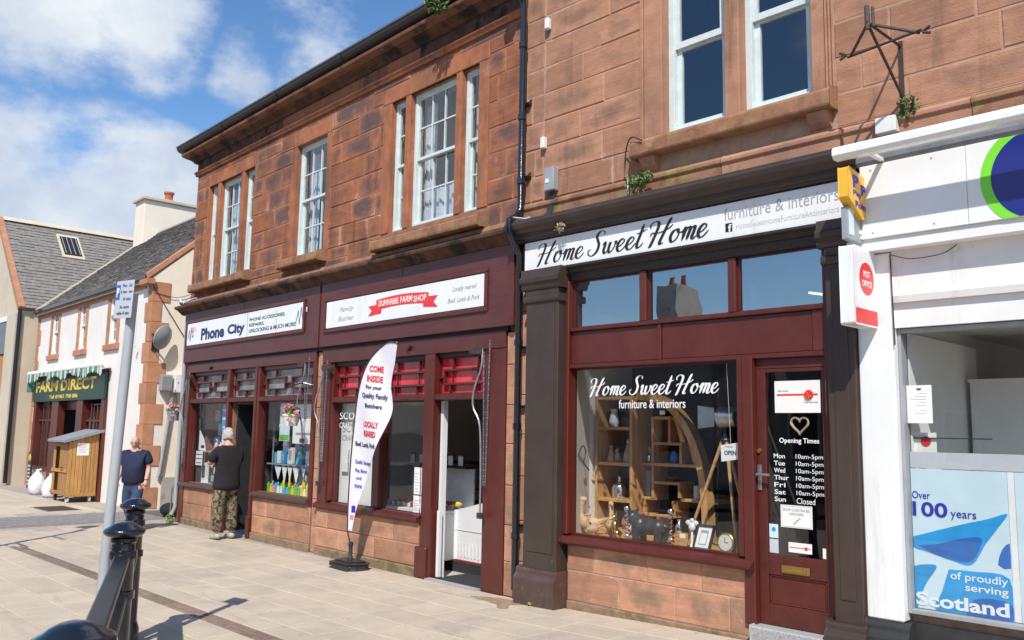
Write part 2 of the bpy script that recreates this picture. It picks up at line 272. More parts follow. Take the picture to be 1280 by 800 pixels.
weather('white_gloss', (.46,.44,.40), 2.2, (1.8,1.8,.2), .54, .78, .5); weather('white_paint', (.46,.44,.40), 2.4, (1.6,1.6,.3), .55, .78, .5)
weather('maroon', (.13,.045,.034), 1.6, (1,1,.6), .48, .76, .55); weather('maroon', (.03,.012,.011), 4, (1,1,.3), .62, .78, .5, off=(3,3,1)); weather('maroon_board', (.14,.055,.046), 1.1, (1,1,.7), .45, .75, .5); weather('maroon_worn', (.03,.014,.012), 4, (1,1,.5), .55, .75, .5)
weather('brown_paint', (.08,.055,.045), 1.8, (1,1,.5), .48, .76, .55); weather('brown_paint', (.20,.17,.15), 9, (1,1,.4), .70, .76, .5, off=(3,1,1))
weather('render_white', (.50,.44,.37), 1.2, (1,1,.4), .58, .80, .4); weather('render_tan', (.40,.33,.25), 1.0, (1,1,.4), .5, .8, .5)
for nm in ('slate','slate_pale'): weather(nm, (.24,.215,.18), 1.1, (1,1,1), .45, .70, .6); weather(nm, (.06,.055,.05), 1.8, (1,1,1), .55, .75, .5, off=(4,4,4))

# ------------------------------------------------------------------ geometry helpers
ORG = {}; FR = {}
def link(o, parent=None):
    COL.objects.link(o)
    if parent is not None: o.parent = parent
class MB:
    def __init__(s): s.v = []; s.f = []; s.m = []; s.cur = 0
    def add(s, vs, fs):
        b = len(s.v); s.v += [tuple(v) for v in vs]; s.f += [tuple(i+b for i in f) for f in fs]; s.m += [s.cur]*len(fs); return s
    def box(s, x0, x1, y0, y1, z0, z1):
        v = [(x,y,z) for z in (z0,z1) for y in (y0,y1) for x in (x0,x1)]
        return s.add(v, [(0,2,3,1),(4,5,7,6),(0,1,5,4),(2,6,7,3),(0,4,6,2),(1,3,7,5)])
    def block(s, x0, x1, z0, z1, yb, yf, b=.012, j=0.0):
        """stone: rectangular, outer edge at yf+b, proud face at yf; y grows into the wall"""
        r = lambda: random.uniform(-j, j)
        o = [(x0,z0),(x1,z0),(x1,z1),(x0,z1)]; i = [(x0+b+abs(r()),z0+b+abs(r())),(x1-b-abs(r()),z0+b+abs(r())),(x1-b-abs(r()),z1-b-abs(r())),(x0+b+abs(r()),z1-b-abs(r()))]
        v = [(a,yb,c) for a,c in o] + [(a,yf+b*.8,c) for a,c in o] + [(a,yf+r()*.4,c) for a,c in i]
        f = [(k,(k+1)%4,4+(k+1)%4,4+k) for k in range(4)] + [(4+k,4+(k+1)%4,8+(k+1)%4,8+k) for k in range(4)] + [(8,9,10,11)]
        return s.add(v, f)
    def prism(s, pts, a0, a1, ax='x'):
        """extrude a 2D outline; ax='x': pts are (y,z); 'y': (x,z); 'z': (x,y)"""
        P = {'x': lambda p,a: (a,p[0],p[1]), 'y': lambda p,a: (p[0],a,p[1]), 'z': lambda p,a: (p[0],p[1],a)}[ax]
        n = len(pts); v = [P(p,a0) for p in pts] + [P(p,a1) for p in pts]
        return s.add(v, [tuple(range(n)), tuple(range(2*n-1,n-1,-1))] + [(k,(k+1)%n,n+(k+1)%n,n+k) for k in range(n)])
    def tube(s, pts, r, n=8, close=False):
        pts = [Vector(p) for p in pts]; rs = r if isinstance(r, (list,tuple)) else [r]*len(pts); m = len(pts); rings = []
        prev = None
        for i, p in enumerate(pts):
            t = (pts[min(i+1,m-1)]-pts[max(i-1,0)]).normalized()
            if prev is None: a = t.orthogonal().normalized()
            else: a = (prev - t*prev.dot(t)).normalized()
            prev = a; b = t.cross(a)
            rings.append([p+(a*cos(2*pi*k/n)+b*sin(2*pi*k/n))*rs[i] for k in range(n)])
        v = [q for g in rings for q in g]; f = []
        for i in range(m-1): f += [(i*n+k, i*n+(k+1)%n, (i+1)*n+(k+1)%n, (i+1)*n+k) for k in range(n)]
        f += [tuple(range(n-1,-1,-1)), tuple(range((m-1)*n,m*n))]
        return s.add(v, f)
    def lathe(s, prof, c=(0,0,0), n=16, ax='z'):
        v = []; f = []; m = len(prof)
        for (r, h) in prof:
            for k in range(n):
                a = 2*pi*k/n; x, y = max(r,1e-4)*cos(a), max(r,1e-4)*sin(a)
                q = {'z': (x,y,h), 'y': (x,h,y), 'x': (h,x,y)}[ax]; v.append((c[0]+q[0], c[1]+q[1], c[2]+q[2]))
        for i in range(m-1): f += [(i*n+k, i*n+(k+1)%n, (i+1)*n+(k+1)%n, (i+1)*n+k) for k in range(n)]
        f += [tuple(range(n)), tuple(range((m-1)*n,m*n))]
        return s.add(v, f)
    def ball(s, c, r, n=10, m=7):
        rx, ry, rz = r if isinstance(r,(tuple,list)) else (r,r,r)
        v = []; 
        for i in range(m+1):
            t = pi*i/m
            for k in range(n):
                a = 2*pi*k/n; q = max(sin(t),.001); v.append((c[0]+rx*q*cos(a), c[1]+ry*q*sin(a), c[2]-rz*cos(t)))
        return s.add(v, [(i*n+k, i*n+(k+1)%n, (i+1)*n+(k+1)%n, (i+1)*n+k) for i in range(m) for k in range(n)])
    def profile(s, prof, x0, x1):
        """horizontal moulding: prof list of (y,z) closed"""
        return s.prism(prof, x0, x1, 'x')
    def build(s, name, mats, parent=None, smooth=False, bevel=0, label=None, kind=None, tf=None, recalc=True):
        me = bpy.data.meshes.new(name)
        o_ = ORG.get(parent.name, (0,0,0)) if parent is not None else (0,0,0)
        vs = s.v if tf is None else [tf(v) for v in s.v]
        me.from_pydata([(a-o_[0],b-o_[1],c-o_[2]) for a,b,c in vs], [], s.f)
        for m in (mats if isinstance(mats,(list,tuple)) else [mats]): me.materials.append(MAT[m] if isinstance(m,str) else m)
        me.polygons.foreach_set('material_index', s.m)
        if recalc or bevel:
            bm = bmesh.new(); bm.from_mesh(me)
            if bevel:
                bmesh.ops.remove_doubles(bm, verts=bm.verts, dist=1e-5)
                es = [e for e in bm.edges if len(e.link_faces)==2 and e.calc_face_angle(0) > .5]
                bmesh.ops.bevel(bm, geom=es, offset=bevel, segments=1, affect='EDGES', clamp_overlap=True)
            bmesh.ops.recalc_face_normals(bm, faces=bm.faces); bm.to_mesh(me); bm.free()
        if smooth:
            me.polygons.foreach_set('use_smooth', [True]*len(me.polygons))
            if smooth != 2:
                try: me.set_sharp_from_angle(angle=radians(40))
                except Exception: pass
        ob = bpy.data.objects.new(name, me); link(ob, parent)
        if parent is not None: ORG[ob.name] = o_
        if label: ob['label'] = label
        if kind: ob['kind'] = kind
        return ob
FRAMES = {'w': ((0,0,0),0), 'A': ((-6.2775,0,0), math.atan2(-.03036,.99954)), 'B': ((0,0,0),0), 'C': ((-17.35,.52,0), -.03)}
def fpt(fr, p):
    o, a = FRAMES[fr]; return (o[0]+p[0]*cos(a)-p[1]*sin(a), o[1]+p[0]*sin(a)+p[1]*cos(a), o[2]+p[2])
def thing(name, label, cat, fr='w', loc=(0,0,0), rot=0, group=None, ab=True):
    o = bpy.data.objects.new(name, None); link(o); o.location = fpt(fr, loc); o.rotation_euler = (0,0,FRAMES[fr][1]+rot); o.empty_display_size = .1
    o['label'] = label; o['category'] = cat
    if group: o['group'] = group
    ORG[o.name] = loc if ab else (0,0,0)
    return o
def one(mb, name, mats, label, cat, fr='w', loc=(0,0,0), rot=0, group=None, **kw):
    """a thing that is a single mesh, built in local coordinates"""
    ob = mb.build(name, mats, None, **kw); ob.location = fpt(fr, loc); ob.rotation_euler = (0,0,FRAMES[fr][1]+rot); ob['label'] = label; ob['category'] = cat
    if group: ob['group'] = group
    return ob
def cut(rects, holes):
    out = list(rects)
    for (a,b,c,d) in holes:
        nx = []
        for (x0,x1,z0,z1) in out:
            if b <= x0 or a >= x1 or d <= z0 or c >= z1: nx.append((x0,x1,z0,z1)); continue
            if c > z0: nx.append((x0,x1,z0,c))
            if d < z1: nx.append((x0,x1,d,z1))
            za, zb = max(z0,c), min(z1,d)
            if a > x0: nx.append((x0,a,za,zb))
            if b < x1: nx.append((b,x1,za,zb))
        out = nx
    return out
def ashlar(parent, x0, x1, courses, holes, lmin, lmax, material, yf=-.013, yb=.018, gap=.0045, j=.003, name='stone', off=0.0, bev=.007):
    prevcuts = []
    for (z0, z1) in zip(courses[:-1], courses[1:]):
        x = x0 + random.uniform(-lmax,0)*.6 if off == 0 else x0; cuts = []
        while x < x1:
            l = random.uniform(lmin, lmax)
            for _ in range(6):
                if all(abs(x+l-c) > .12 for c in prevcuts): break
                l = random.uniform(lmin, lmax)
            a, b = max(x, x0), min(x+l, x1)
            if x1-(x+l) < .12: b = x1; l = x1-x
            if b-a > .02:
                for (p,q,r,t) in cut([(a,b,z0,z1)], holes):
                    if q-p > .05 and t-r > .035:
                        MB().block(p+gap,q-gap,r+gap,t-gap,yb,yf+random.uniform(-.006,.004),bev*random.uniform(.7,1.8),j).build(name, material, parent)
            x += l; cuts.append(x)
        prevcuts = cuts
def text(body, parent, material, x0, x1, z0, z1, y=0.0, bold=0.0, shear=0.0, name='lettering', P=None, th=.0015, space=1.0, label=None, res=3):
    cu = bpy.data.curves.new('t','FONT'); cu.body = body; cu.offset = bold; cu.shear = shear; cu.resolution_u = res; cu.space_character = space; cu.fill_mode = 'BOTH'; cu.extrude = .5
    to = bpy.data.objects.new('t', cu); COL.objects.link(to)
    me = bpy.data.meshes.new_from_object(to.evaluated_get(bpy.context.evaluated_depsgraph_get())) if False else None
    dg = bpy.context.evaluated_depsgraph_get(); me = bpy.data.meshes.new_from_object(to.evaluated_get(dg), depsgraph=dg)
    bpy.data.objects.remove(to); bpy.data.curves.remove(cu)
    xs = [v.co.x for v in me.vertices]; ys = [v.co.y for v in me.vertices]
    ax, bx, ay, by = min(xs), max(xs), min(ys), max(ys)
    P = P or (lambda u,v,w: (u, y-w, v)); o_ = ORG.get(parent.name, (0,0,0)); me.name = name
    for v in me.vertices:
        u = x0+(v.co.x-ax)/(bx-ax)*(x1-x0); w = z0+(v.co.y-ay)/(by-ay)*(z1-z0); q = P(u, w, th if v.co.z > 0 else 0.0)
        v.co = (q[0]-o_[0], q[1]-o_[1], q[2]-o_[2])
    me.materials.clear(); me.materials.append(MAT[material])
    ob = bpy.data.objects.new(name, me); link(ob, parent); ORG[ob.name] = o_
    if label: ob['label'] = label
    return ob
def spline(pts, n=10):
    out = []; P = [Vector(p) for p in pts]; P = [P[0]*2-P[1]] + P + [P[-1]*2-P[-2]]
    for i in range(1, len(P)-2):
        for k in range(n):
            t = k/n; a,b,c,d = P[i-1],P[i],P[i+1],P[i+2]
            out.append(.5*((2*b)+(c-a)*t+(2*a-5*b+4*c-d)*t*t+(3*b-a-3*c+d)*t**3))
    out.append(P[-2]); return out
SCRIPT = {   # brush-script letters: strokes in units of the x-height, and the advance
 'H': ([[(-.15,1.35),(-.22,1.62),(.02,1.86),(.30,1.78),(.36,1.45),(.22,.75),(.02,.0),(-.12,-.12)], [(1.18,1.98),(1.02,1.55),(.82,.85),(.64,.18),(.70,.0),(.9,.1)], [(-.10,.72),(-.02,.98),(.35,.92),(.75,1.0),(1.15,1.18),(1.35,1.42)]], 1.28),
 'o': ([[(.50,.98),(.18,.82),(.06,.35),(.22,.02),(.48,.20),(.60,.62),(.50,.98),(.56,.72),(.78,.68),(.92,.8)]], .80),
 'm': ([[(.0,.55),(.16,.98),(.20,.75),(.08,.0)], [(.10,.3),(.36,.92),(.52,.9),(.48,.5),(.38,.0)], [(.42,.35),(.66,.92),(.82,.9),(.78,.5),(.72,.12),(.84,.0),(1.0,.2)]], 1.0),
 'e': ([[(.02,.35),(.32,.46),(.56,.78),(.40,1.0),(.16,.74),(.10,.28),(.28,.0),(.52,.12),(.74,.45)]], .70),
 'S': ([[(.92,1.62),(.86,1.9),(.56,1.96),(.34,1.62),(.46,1.22),(.60,.85),(.52,.30),(.20,.0),(-.10,.14),(-.16,.45),(.02,.58)]], .92),
 'w': ([[(.0,.70),(.14,.98),(.20,.75),(.14,.30),(.28,.02),(.50,.35),(.58,.90),(.52,.30),(.66,.02),(.92,.40),(.98,.92),(1.02,.72),(1.16,.74)]], 1.08),
 't': ([[(.42,1.85),(.30,1.1),(.16,.35),(.22,.02),(.42,.1),(.6,.35)], [(-.02,1.18),(.3,1.22),(.72,1.42)]], .60),
 ' ': ([], .55)}
def script_text(body, parent, material, x0, x1, z0, z1, y, wmin=.035, wmax=.15, name='lettering', lean=.18):
    ox = 0; quads = []
    for ch in body:
        st, adv = SCRIPT[ch]
        for s_ in st:
            ps = spline([(a+ox+b*lean, b, 0) for a,b in s_], 9); Lft = []; Rgt = []
            for i, p in enumerate(ps):
                t = (ps[min(i+1,len(ps)-1)]-ps[max(i-1,0)]).normalized()
                down = max(0.0, -t.y) ; w = wmin + (wmax-wmin)*(.25*abs(t.y)+.75*down)
                e = min(i, len(ps)-1-i)/4.0; w *= min(1.0, .35+e*.65)
                nrm = Vector((-t.y, t.x, 0)); Lft.append(p+nrm*w*.5); Rgt.append(p-nrm*w*.5)
            quads.append((Lft, Rgt))
        ox += adv
    al = [q for l_, r_ in quads for q in l_+r_]; ax, bx = min(q.x for q in al), max(q.x for q in al); ay, by = min(q.y for q in al), max(q.y for q in al)
    mb = MB(); k = 0
    f = lambda q, d: (x0+(q.x-ax)/(bx-ax)*(x1-x0), y-d, z0+(q.y-ay)/(by-ay)*(z1-z0))
    for l_, r_ in quads:
        n = len(l_); v = []
        for i in range(n):
            d = .0012+(k+i)*.0000035; v += [f(l_[i], d), f(r_[i], d), f(l_[i], 0), f(r_[i], 0)]
        fs = []
        for i in range(n-1):
            a, b = 4*i, 4*i+4; fs += [(a,a+1,b+1,b),(a,b,b+2,a+2),(a+1,a+3,b+3,b+1)]
        mb.add(v, fs); k += n
    return mb.build(name, material, parent)
def leaves(mb, c, r, n, size, up=.3):
    for _ in range(n):
        d = Vector((random.gauss(0,1),random.gauss(0,1),random.gauss(0,1))).normalized(); p = Vector(c)+Vector((d.x*r[0],d.y*r[1],d.z*r[2]))*random.uniform(.35,1)
        a = Vector((random.gauss(0,1),random.gauss(0,1),random.gauss(0,1)+up)).normalized(); b = a.orthogonal().normalized(); s = size*random.uniform(.6,1.3)
        q = a.cross(b)
        mb.add([p-a*s, p+b*s*.4+q*s*.1, p+a*s, p-b*s*.4+q*s*.1], [(0,1,2,3)])
    return mb
def struct(mb, name, mats, **kw):
    o = mb.build(name, mats, None, **kw); o['kind'] = 'structure'; return o

# ================================================================== GROUND
def gz(x): return max(0.0, (x+6.0))*.026 if x < 4 else .26
struct(MB().box(-400,400,-300,400,-1.0,-.16), 'ground', 'tarmac')
struct(MB().box(-60,60,-16.2,-8.45,-.158,-.115), 'road', 'road')
mb = MB()
for (a,b) in ((-60,-17.15),(-15.45,-6.0),(-6.0,4.0),(4.0,60)):
    za, zb = gz(a)-.006, gz(b)-.006; y0, y1 = -8.3, (.62 if b<-17 else .3)
    if a < -59: y1 = 1.2
    v = [(x,y,z) for (x,zt) in ((a,za),(b,zb)) for y in (y0,y1) for z in (-.3,zt)]
    mb.add(v, [(0,1,3,2),(4,6,7,5),(0,4,5,1),(2,3,7,6),(1,5,7,3),(0,2,6,4)])
pave = struct(mb, 'pavement', 'slab_joint')
kb = MB()
for i in range(110):
    x = -50+i*.92; kb.block(x+.004, x+.916, -8.45, -8.302, .0, -gz(x)-.0, .012)
kerb = struct(kb, 'kerb', 'granite', tf=lambda v: (v[0], v[2], -v[1]-.0)); kerb['kind'] = 'structure'
k2 = MB().box(-60,60,-18.9,-16.2,-.3,.0); struct(k2, 'far_pavement', 'slab_joint')
def inview(x, y, z, mx=30):
    p = Vector((x, y+6.28, z-1.65)); d = p.dot(F_)
    if d < .2: return 0
    u, w = 640+1077*p.dot(R_)/d, 400-1077*p.dot(U_)/d
    return 1/d if (-mx < u < 1280+mx and -mx < w < 800+mx) else 0
# paving slabs, courses along the shop fronts
W_ = .387; slabs = []
ys = [-.05]
while ys[-1] > -8.2: ys.append(ys[-1]-(W_ if not -2.80 < ys[-1]-W_ < -2.45 else W_))
random.seed(11)
for r in range(len(ys)-1):
    ya, yb = ys[r+1], ys[r]; x = -31.5+random.uniform(0,.5)
    while x < 2:
        l = random.choice((.45,.60,.60,.60,.75)); a, b = x, x+l; x += l
        cx, cy = (a+b)/2, (ya+yb)/2
        if -17.2 < b and a < -15.4: continue
        if cy < -2.60 and cy > -2.80 and cx > -13.3: pass
        slabs.append((inview(cx,cy,gz(cx)), a, b, ya, yb))
slabs.sort(key=lambda s: -s[0]); meshes = {}
def slab_mesh(l, w):
    key = (round(l,3), round(w,3))
    if key not in meshes:
        m = MB().block(-l/2+.0035,l/2-.0035,-w/2+.0035,w/2-.0035,.03,-.002,.006,0)
        o = m.build('slab','slab',pave,tf=lambda v:(v[0],v[2],-v[1])); meshes[key] = o.data; bpy.data.objects.remove(o)
    return meshes[key]
rest = MB(); cnt = 0
for (q,a,b,ya,yb) in slabs:
    parts = [(ya,yb)]
    if (a+b)/2 > -13.2 and yb > -2.80 and ya < -2.62: parts = [(p,r) for (p,r) in ((ya,-2.80),(-2.62,yb)) if r-p > .06]
    for (p,r) in parts:
        cx, cy = (a+b)/2, (p+r)/2; z = gz(cx)+random.uniform(-.0015,.0015)
        if q > 0 and cnt < 298:
            o = bpy.data.objects.new('slab', slab_mesh(b-a, r-p)); link(o, pave); o.location = (cx,cy,z); o.rotation_euler = (0, -math.atan(.026) if cx > -6 else 0, 0); cnt += 1
        elif q > 0 or abs(cx+9) < 12:
            n0 = len(rest.v); rest.block(a+.0035,b-.0035,p+.0035,r-.0035,.03-gz(cx),-.002-z,.006)
rs = rest.build('slab', 'slab', pave, tf=lambda v:(v[0],v[2],-v[1])); rs['kind'] = 'stuff'
# slotted drain channel
ch = struct(MB().box(-13.2,2,-2.797,-2.623,-.2,-.012), 'drain_channel', 'slab_joint')
dm = None
for i in range(27):
    x = -13.15+i*.5
    if x > 0: break
    if dm is None:
        m = MB().box(-.246,.246,-.08,.08,-.02,.0)
        for k in range(9):
            for s in (-1,1): m.box(-.22+k*.052,-.196+k*.052,s*.035-.022,s*.035+.022,.0,.004)
        o = m.build('drain_cover','channel',ch); dm = o.data
    else: o = bpy.data.objects.new('drain_cover', dm); link(o, ch)
    o.location = (x+.25,-2.71,gz(x+.25)); o.rotation_euler = (0,-math.atan(.026) if x>-6 else 0,0)
# vennel crossing the pavement: setts, and a wet channel along its near edge
lane = struct(MB().box(-17.15,-15.45,-8.3,14,-.3,-.02), 'lane', 'tarmac')
random.seed(3); sm = MB()
for r in range(34):
    y = .35-r*.17
    for c_ in range(6):
        x = -17.12+c_*.25+(r%2)*.06; sm.block(x, x+.235, y-.155, y, .02, -.004+random.uniform(-.003,.003), .01)
o = sm.build('sett','setts',lane,tf=lambda v:(v[0],v[2],-v[1])); o['kind'] = 'stuff'
cb = MB()
for r in range(60):
    y = .5-r*.11; cb.block(-15.59,-15.455,y-.10,y,.02,-.002,.008)
o = cb.build('edging_brick','channel',lane,tf=lambda v:(v[0],v[2],-v[1])); o['kind'] = 'stuff'
MB().add([(-15.84,-5.0,-.006),(-15.6,-5.2,-.006),(-15.6,-.35,-.006),(-15.70,-.5,-.006),(-15.86,-2.2,-.006)],[(0,1,2,3,4)]).build('puddle','puddle',lane)
vg = MB().box(-15.45,-14.9,.28,14,-.3,-.012); vg.box(-17.9,-17.15,.9,14,-.3,-.016); struct(vg, 'lane_edge', 'tarmac')
# manhole cover
mh = thing('manhole_cover','rectangular steel manhole cover in the paving in front of the wooden store','manhole cover','w',(-18.4,-.62,.004))
MB().box(-18.95,-17.85,-.95,-.32,-.02,.004).build('frame','steel',mh); MB().box(-18.89,-17.91,-.90,-.37,-.01,.009).build('lid','iron_rust',mh)
# small things on the ground: leaf litter and stains
mb = MB(); random.seed(5)
pts = [(-6.40,-.16),(-6.15,-.14),(-6.02,-.22),(-6.08,-.32),(-5.98,-.44),(-6.04,-.50),(-6.18,-.40),(-6.34,-.36),(-6.62,-.33),(-6.60,-.27)]
sp = spline([(a,b,0) for a,b in pts]+[(pts[0][0],pts[0][1],0)],5); mb.prism([(p.x+random.uniform(-.008,.008),p.y+random.uniform(-.006,.006)) for p in sp[:-1]],.0042,.0047,'z')
o = mb.build('water_stain','moss_stain',pave); o['kind']='stuff'

# ================================================================== BUILDING A  (orange sandstone, two shops)
random.seed(21)
A = thing('sandstone_building','two storey orange sandstone building with maroon twin shopfront left of the black downpipe','building','A')
ORG[A.name] = (0,0,0)
SB, ST = 4.12, 5.84
lights = [(-8.12,-7.77),(-7.66,-6.855),(-6.745,-6.37),(-4.99,-4.11),(-2.52,-2.205),(-2.105,-1.19),(-1.09,-.77)]
lower = [(-8.30,-6.85),(-6.73,-5.9),(-5.74,-4.18),(-3.63,-1.59),(-1.42,-.50)]
XL = -8.68
holes = [(a,b,SB,ST) for a,b in lights]
shop_holes = [(-8.32,-6.83,.70,2.52),(-6.75,-5.88,-.1,2.52),(-5.76,-4.16,.70,2.52),(-3.65,-1.58,.68,2.50),(-1.40,-.53,-.1,2.50)]
mb = MB()
for (a,b,c_,d) in cut([(XL+.02,0,2.7,6.3)], holes): mb.box(a,b,.02,.32,c_,d)
for (a,b,c_,d) in cut([(XL+.02,0,-.2,2.7)], shop_holes): mb.box(a,b,.02,.09,c_,d)
mb.box(XL+.02,XL+.3,.321,9,-.2,6.3); mb.box(-.3,0,.321,9,-.2,6.3); mb.box(XL+.02,0,9.001,9.3,-.2,6.3)
mb.build('wall','mortar_dark',A)
mb = MB()
for (a,b,c_,d) in cut([(XL+.022,-.002,3.87,6.14)], holes): mb.box(a,b,-.0075,.0195,c_,d)
for (q0,q1,q2) in ((-8.33,-6.87,.61),(-5.76,-4.06,.61),(-3.90,-1.62,.595)): mb.box(q0+.002,q1-.002,-.0455,.0195,.102,q2)
mb.build('pointing','mortar_dark',A)
# side wall facing the vennel, quoined
random.seed(4)
for k in range(18):
    z = .02+k*.34; l = .62 if k%2 else .36
    m = MB().box(XL-.0,XL+.019,.02,l,z+.004,z+.334); m.build('quoin','sandstone_trim',A)
MB().box(XL+.004,XL+.018,.63,9,.0,6.14).build('side_render','render_cream',A)
# ashlar
sur = [(-8.24,-6.25,SB-.24,6.10),(-5.11,-3.99,SB-.15,6.02),(-2.66,-.62,SB-.24,6.10)]
random.seed(22)
ashlar(A, XL, -.008, [3.86,4.12,4.40,4.70,5.00,5.30,5.60,5.88,6.15], [(-8.14,-6.35,3.96,6.06),(-5.12,-3.99,3.96,5.84),(-2.68,-.60,3.84,6.06)], .55, 1.05, 'sandstone_orange')
T = 'sandstone_trim'
# long lintels over the windows, jamb strips, mullions
for (a,b) in ((-8.14,-6.35),(-2.72,-.60)): MB().block(a,b,ST,6.06,.02,-.022,.01).build('lintel',T,A)
MB().block(-5.12,-3.99,ST-.002,6.06,.02,-.019,.01).build('lintel',T,A)
for (a,b) in ((-7.77,-7.66),(-6.855,-6.745),(-2.205,-2.105),(-1.19,-1.09)): MB().box(a-.002,b+.002,-.02,.16,SB,ST-.001).build('mullion',T,A,bevel=.008)
for (a,b) in ((-8.14,-8.12),(-6.37,-6.35),(-5.12,-4.99),(-4.11,-3.99),(-2.68,-2.52),(-.77,-.60)):
    MB().box(a-.002,b+.002,-.019,.16,SB,ST-.001).build('jamb',T,A,bevel=.003)
for (a,b,z) in ((-8.42,-6.30,3.97),(-5.18,-3.99,3.97),(-2.68,-.56,3.88)):
    MB().prism([(.1,z+.0),(-.16,z),(-.17,z+.02),(-.165,z+.12),(-.05,z+.155),(.1,z+.155)],a,b).build('sill','sandstone_lichen',A,bevel=.012)
MB().box(-2.2,-1.0,-.018,.03,3.965,SB-.03)
# first-floor band above the fascia
MB().prism([(.03,3.60),(-.10,3.60),(-.20,3.68),(-.24,3.69),(-.25,3.73),(-.10,3.78),(-.06,3.865),(.03,3.865)],XL-.08,-.02).build('string_course','sandstone_dark',A,bevel=.006)
MB().prism([(.0,3.787),(-.095,3.787),(-.065,3.862),(.0,3.862)],XL-.03,-.02).build('moss_ledge','sandstone_lichen',A)
# architrave, frieze, cornice, gutter
MB().prism([(.03,6.15),(-.045,6.15),(-.05,6.18),(-.075,6.20),(-.075,6.22),(.03,6.22)],XL-.03,-.0).build('architrave',T,A,bevel=.004)
x = XL; random.seed(9)
while x < -.05:
    l = min(random.uniform(.8,1.3), -x)
    MB().block(x+.003,x+l-.003,6.222,6.40,.02,-.03,.006).build('frieze_stone','sandstone_dark' if random.random()<.75 else T,A); x += l
MB().prism([(.03,6.40),(-.06,6.40),(-.09,6.43),(-.16,6.45),(-.17,6.475),(.03,6.475)],XL-.08,-.0).build('cornice','sandstone_dark',A,bevel=.004)
MB().prism([(.03,6.477),(-.17,6.477),(-.27,6.50),(-.28,6.54),(-.20,6.56),(.03,6.56)],XL-.16,-.0).build('cornice','sandstone_sooty',A,bevel=.004)
MB().prism([(-.02,6.575),(-.22,6.575),(-.30,6.60),(-.33,6.625),(-.34,6.665),(-.32,6.67),(-.02,6.67)],XL-.26,-.02).build('gutter','black_trim',A)
MB().prism([(-.33,6.672),(-.35,6.672),(-.355,6.69),(-.33,6.69)],XL-.27,-.02).build('gutter_edge','lead',A)
for xx in (-7.1,-5.2,-3.35,-1.4): MB().prism([(-.30,6.585),(-.34,6.61),(-.355,6.675),(-.28,6.675)],xx-.03,xx+.03).build('gutter_joint','black_trim',A)
MB().prism([(-.30,6.675),(4.6,9.6),(4.6,9.5),(-.30,6.60)],XL-.2,0).build('roof','slate',A)
MB().prism([(9.6,6.675),(4.61,9.6),(4.61,9.5),(9.6,6.60)],XL-.2,0).build('roof','slate',A)
MB().prism([(.1,6.3),(9.2,6.3),(4.6,9.45)],XL+.02,XL+.04).build('gable','render_cream',A)
# upper rooms
def room(parent, x0,x1,y0,y1,z0,z1, wall, floor=None, name='room', t=.05):
    mb = MB(); mb.box(x0,x1,y1,y1+t,z0,z1); mb.box(x0-t,x0-.001,y0,y1+t,z0,z1); mb.box(x1+.001,x1+t,y0,y1+t,z0,z1); mb.box(x0,x1,y0,y1,z1+.001,z1+t)
    o = mb.build(name, wall, parent); MB().box(x0,x1,y0,y1,z0-t,z0-.001).build(name+'_floor', floor or wall, parent); return o
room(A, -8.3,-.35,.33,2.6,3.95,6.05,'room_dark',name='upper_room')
def sash(parent, x0, x1, z0, z1, cols, rows, y=.07, paint='mint_paint', gl='upper_glass', stile=.035, bar=.016, sw=None, mid=.5, nm='window'):
    zm = z0+(z1-z0)*mid; mb = MB(); f = stile
    # sash box
    mb.box(x0,x0+f,y,y+.1,z0,z1).box(x1-f,x1,y,y+.1,z0,z1).box(x0+f+.0005,x1-f-.0005,y,y+.1,z1-f,z1).box(x0+f+.0005,x1-f-.0005,y-.02,y+.1,z0,z0+f)
    w = mb.build(nm, paint, parent, bevel=.003)
    for (a,b,yy,nm2) in ((zm,z1-f,y+.02,'upper_sash'),(z0+f,zm+.03,y+.055,'lower_sash')):
        s = MB(); q = stile*.8 if sw is None else sw; X0, X1 = x0+f+.001, x1-f-.001
        s.box(X0,X0+q,yy,yy+.032,a,b).box(X1-q,X1,yy,yy+.032,a,b).box(X0+q+.0005,X1-q-.0005,yy,yy+.032,b-q,b).box(X0+q+.0005,X1-q-.0005,yy,yy+.032,a,a+q*1.2)
        ix0, ix1, iz0, iz1 = X0+q, X1-q, a+q*1.2, b-q
        for c_ in range(1,cols): cx = ix0+(ix1-ix0)*c_/cols; s.box(cx-bar/2,cx+bar/2,yy+.002,yy+.03,iz0+.0005,iz1-.0005)
        for r in range(1,rows):
            cz = iz0+(iz1-iz0)*r/rows
            for c_ in range(cols):
                p, q_ = ix0+(ix1-ix0)*c_/cols+bar/2+.0005, ix0+(ix1-ix0)*(c_+1)/cols-bar/2-.0005; s.box(p,q_,yy+.003,yy+.029,cz-bar/2,cz+bar/2)
        # sashes are sub-parts, joined; each pane its own
        so_ = s.build(nm2, paint, w)
        for c_ in range(cols):
            for r in range(rows):
                g0, g1 = ix0+(ix1-ix0)*c_/cols, ix0+(ix1-ix0)*(c_+1)/cols; h0, h1 = iz0+(iz1-iz0)*r/rows, iz0+(iz1-iz0)*(r+1)/rows
                dx, dz = random.uniform(-.0012,.0012), random.uniform(-.0012,.0012)
                MB().add([(g0+.002,yy+.016+dx,h0+.002),(g1-.002,yy+.016-dx,h0+.002),(g1-.002,yy+.016-dx+dz,h1-.002),(g0+.002,yy+.016+dx+dz,h1-.002)],[(0,1,2,3)]).build('pane', gl, w, recalc=False)
    return w
random.seed(5)
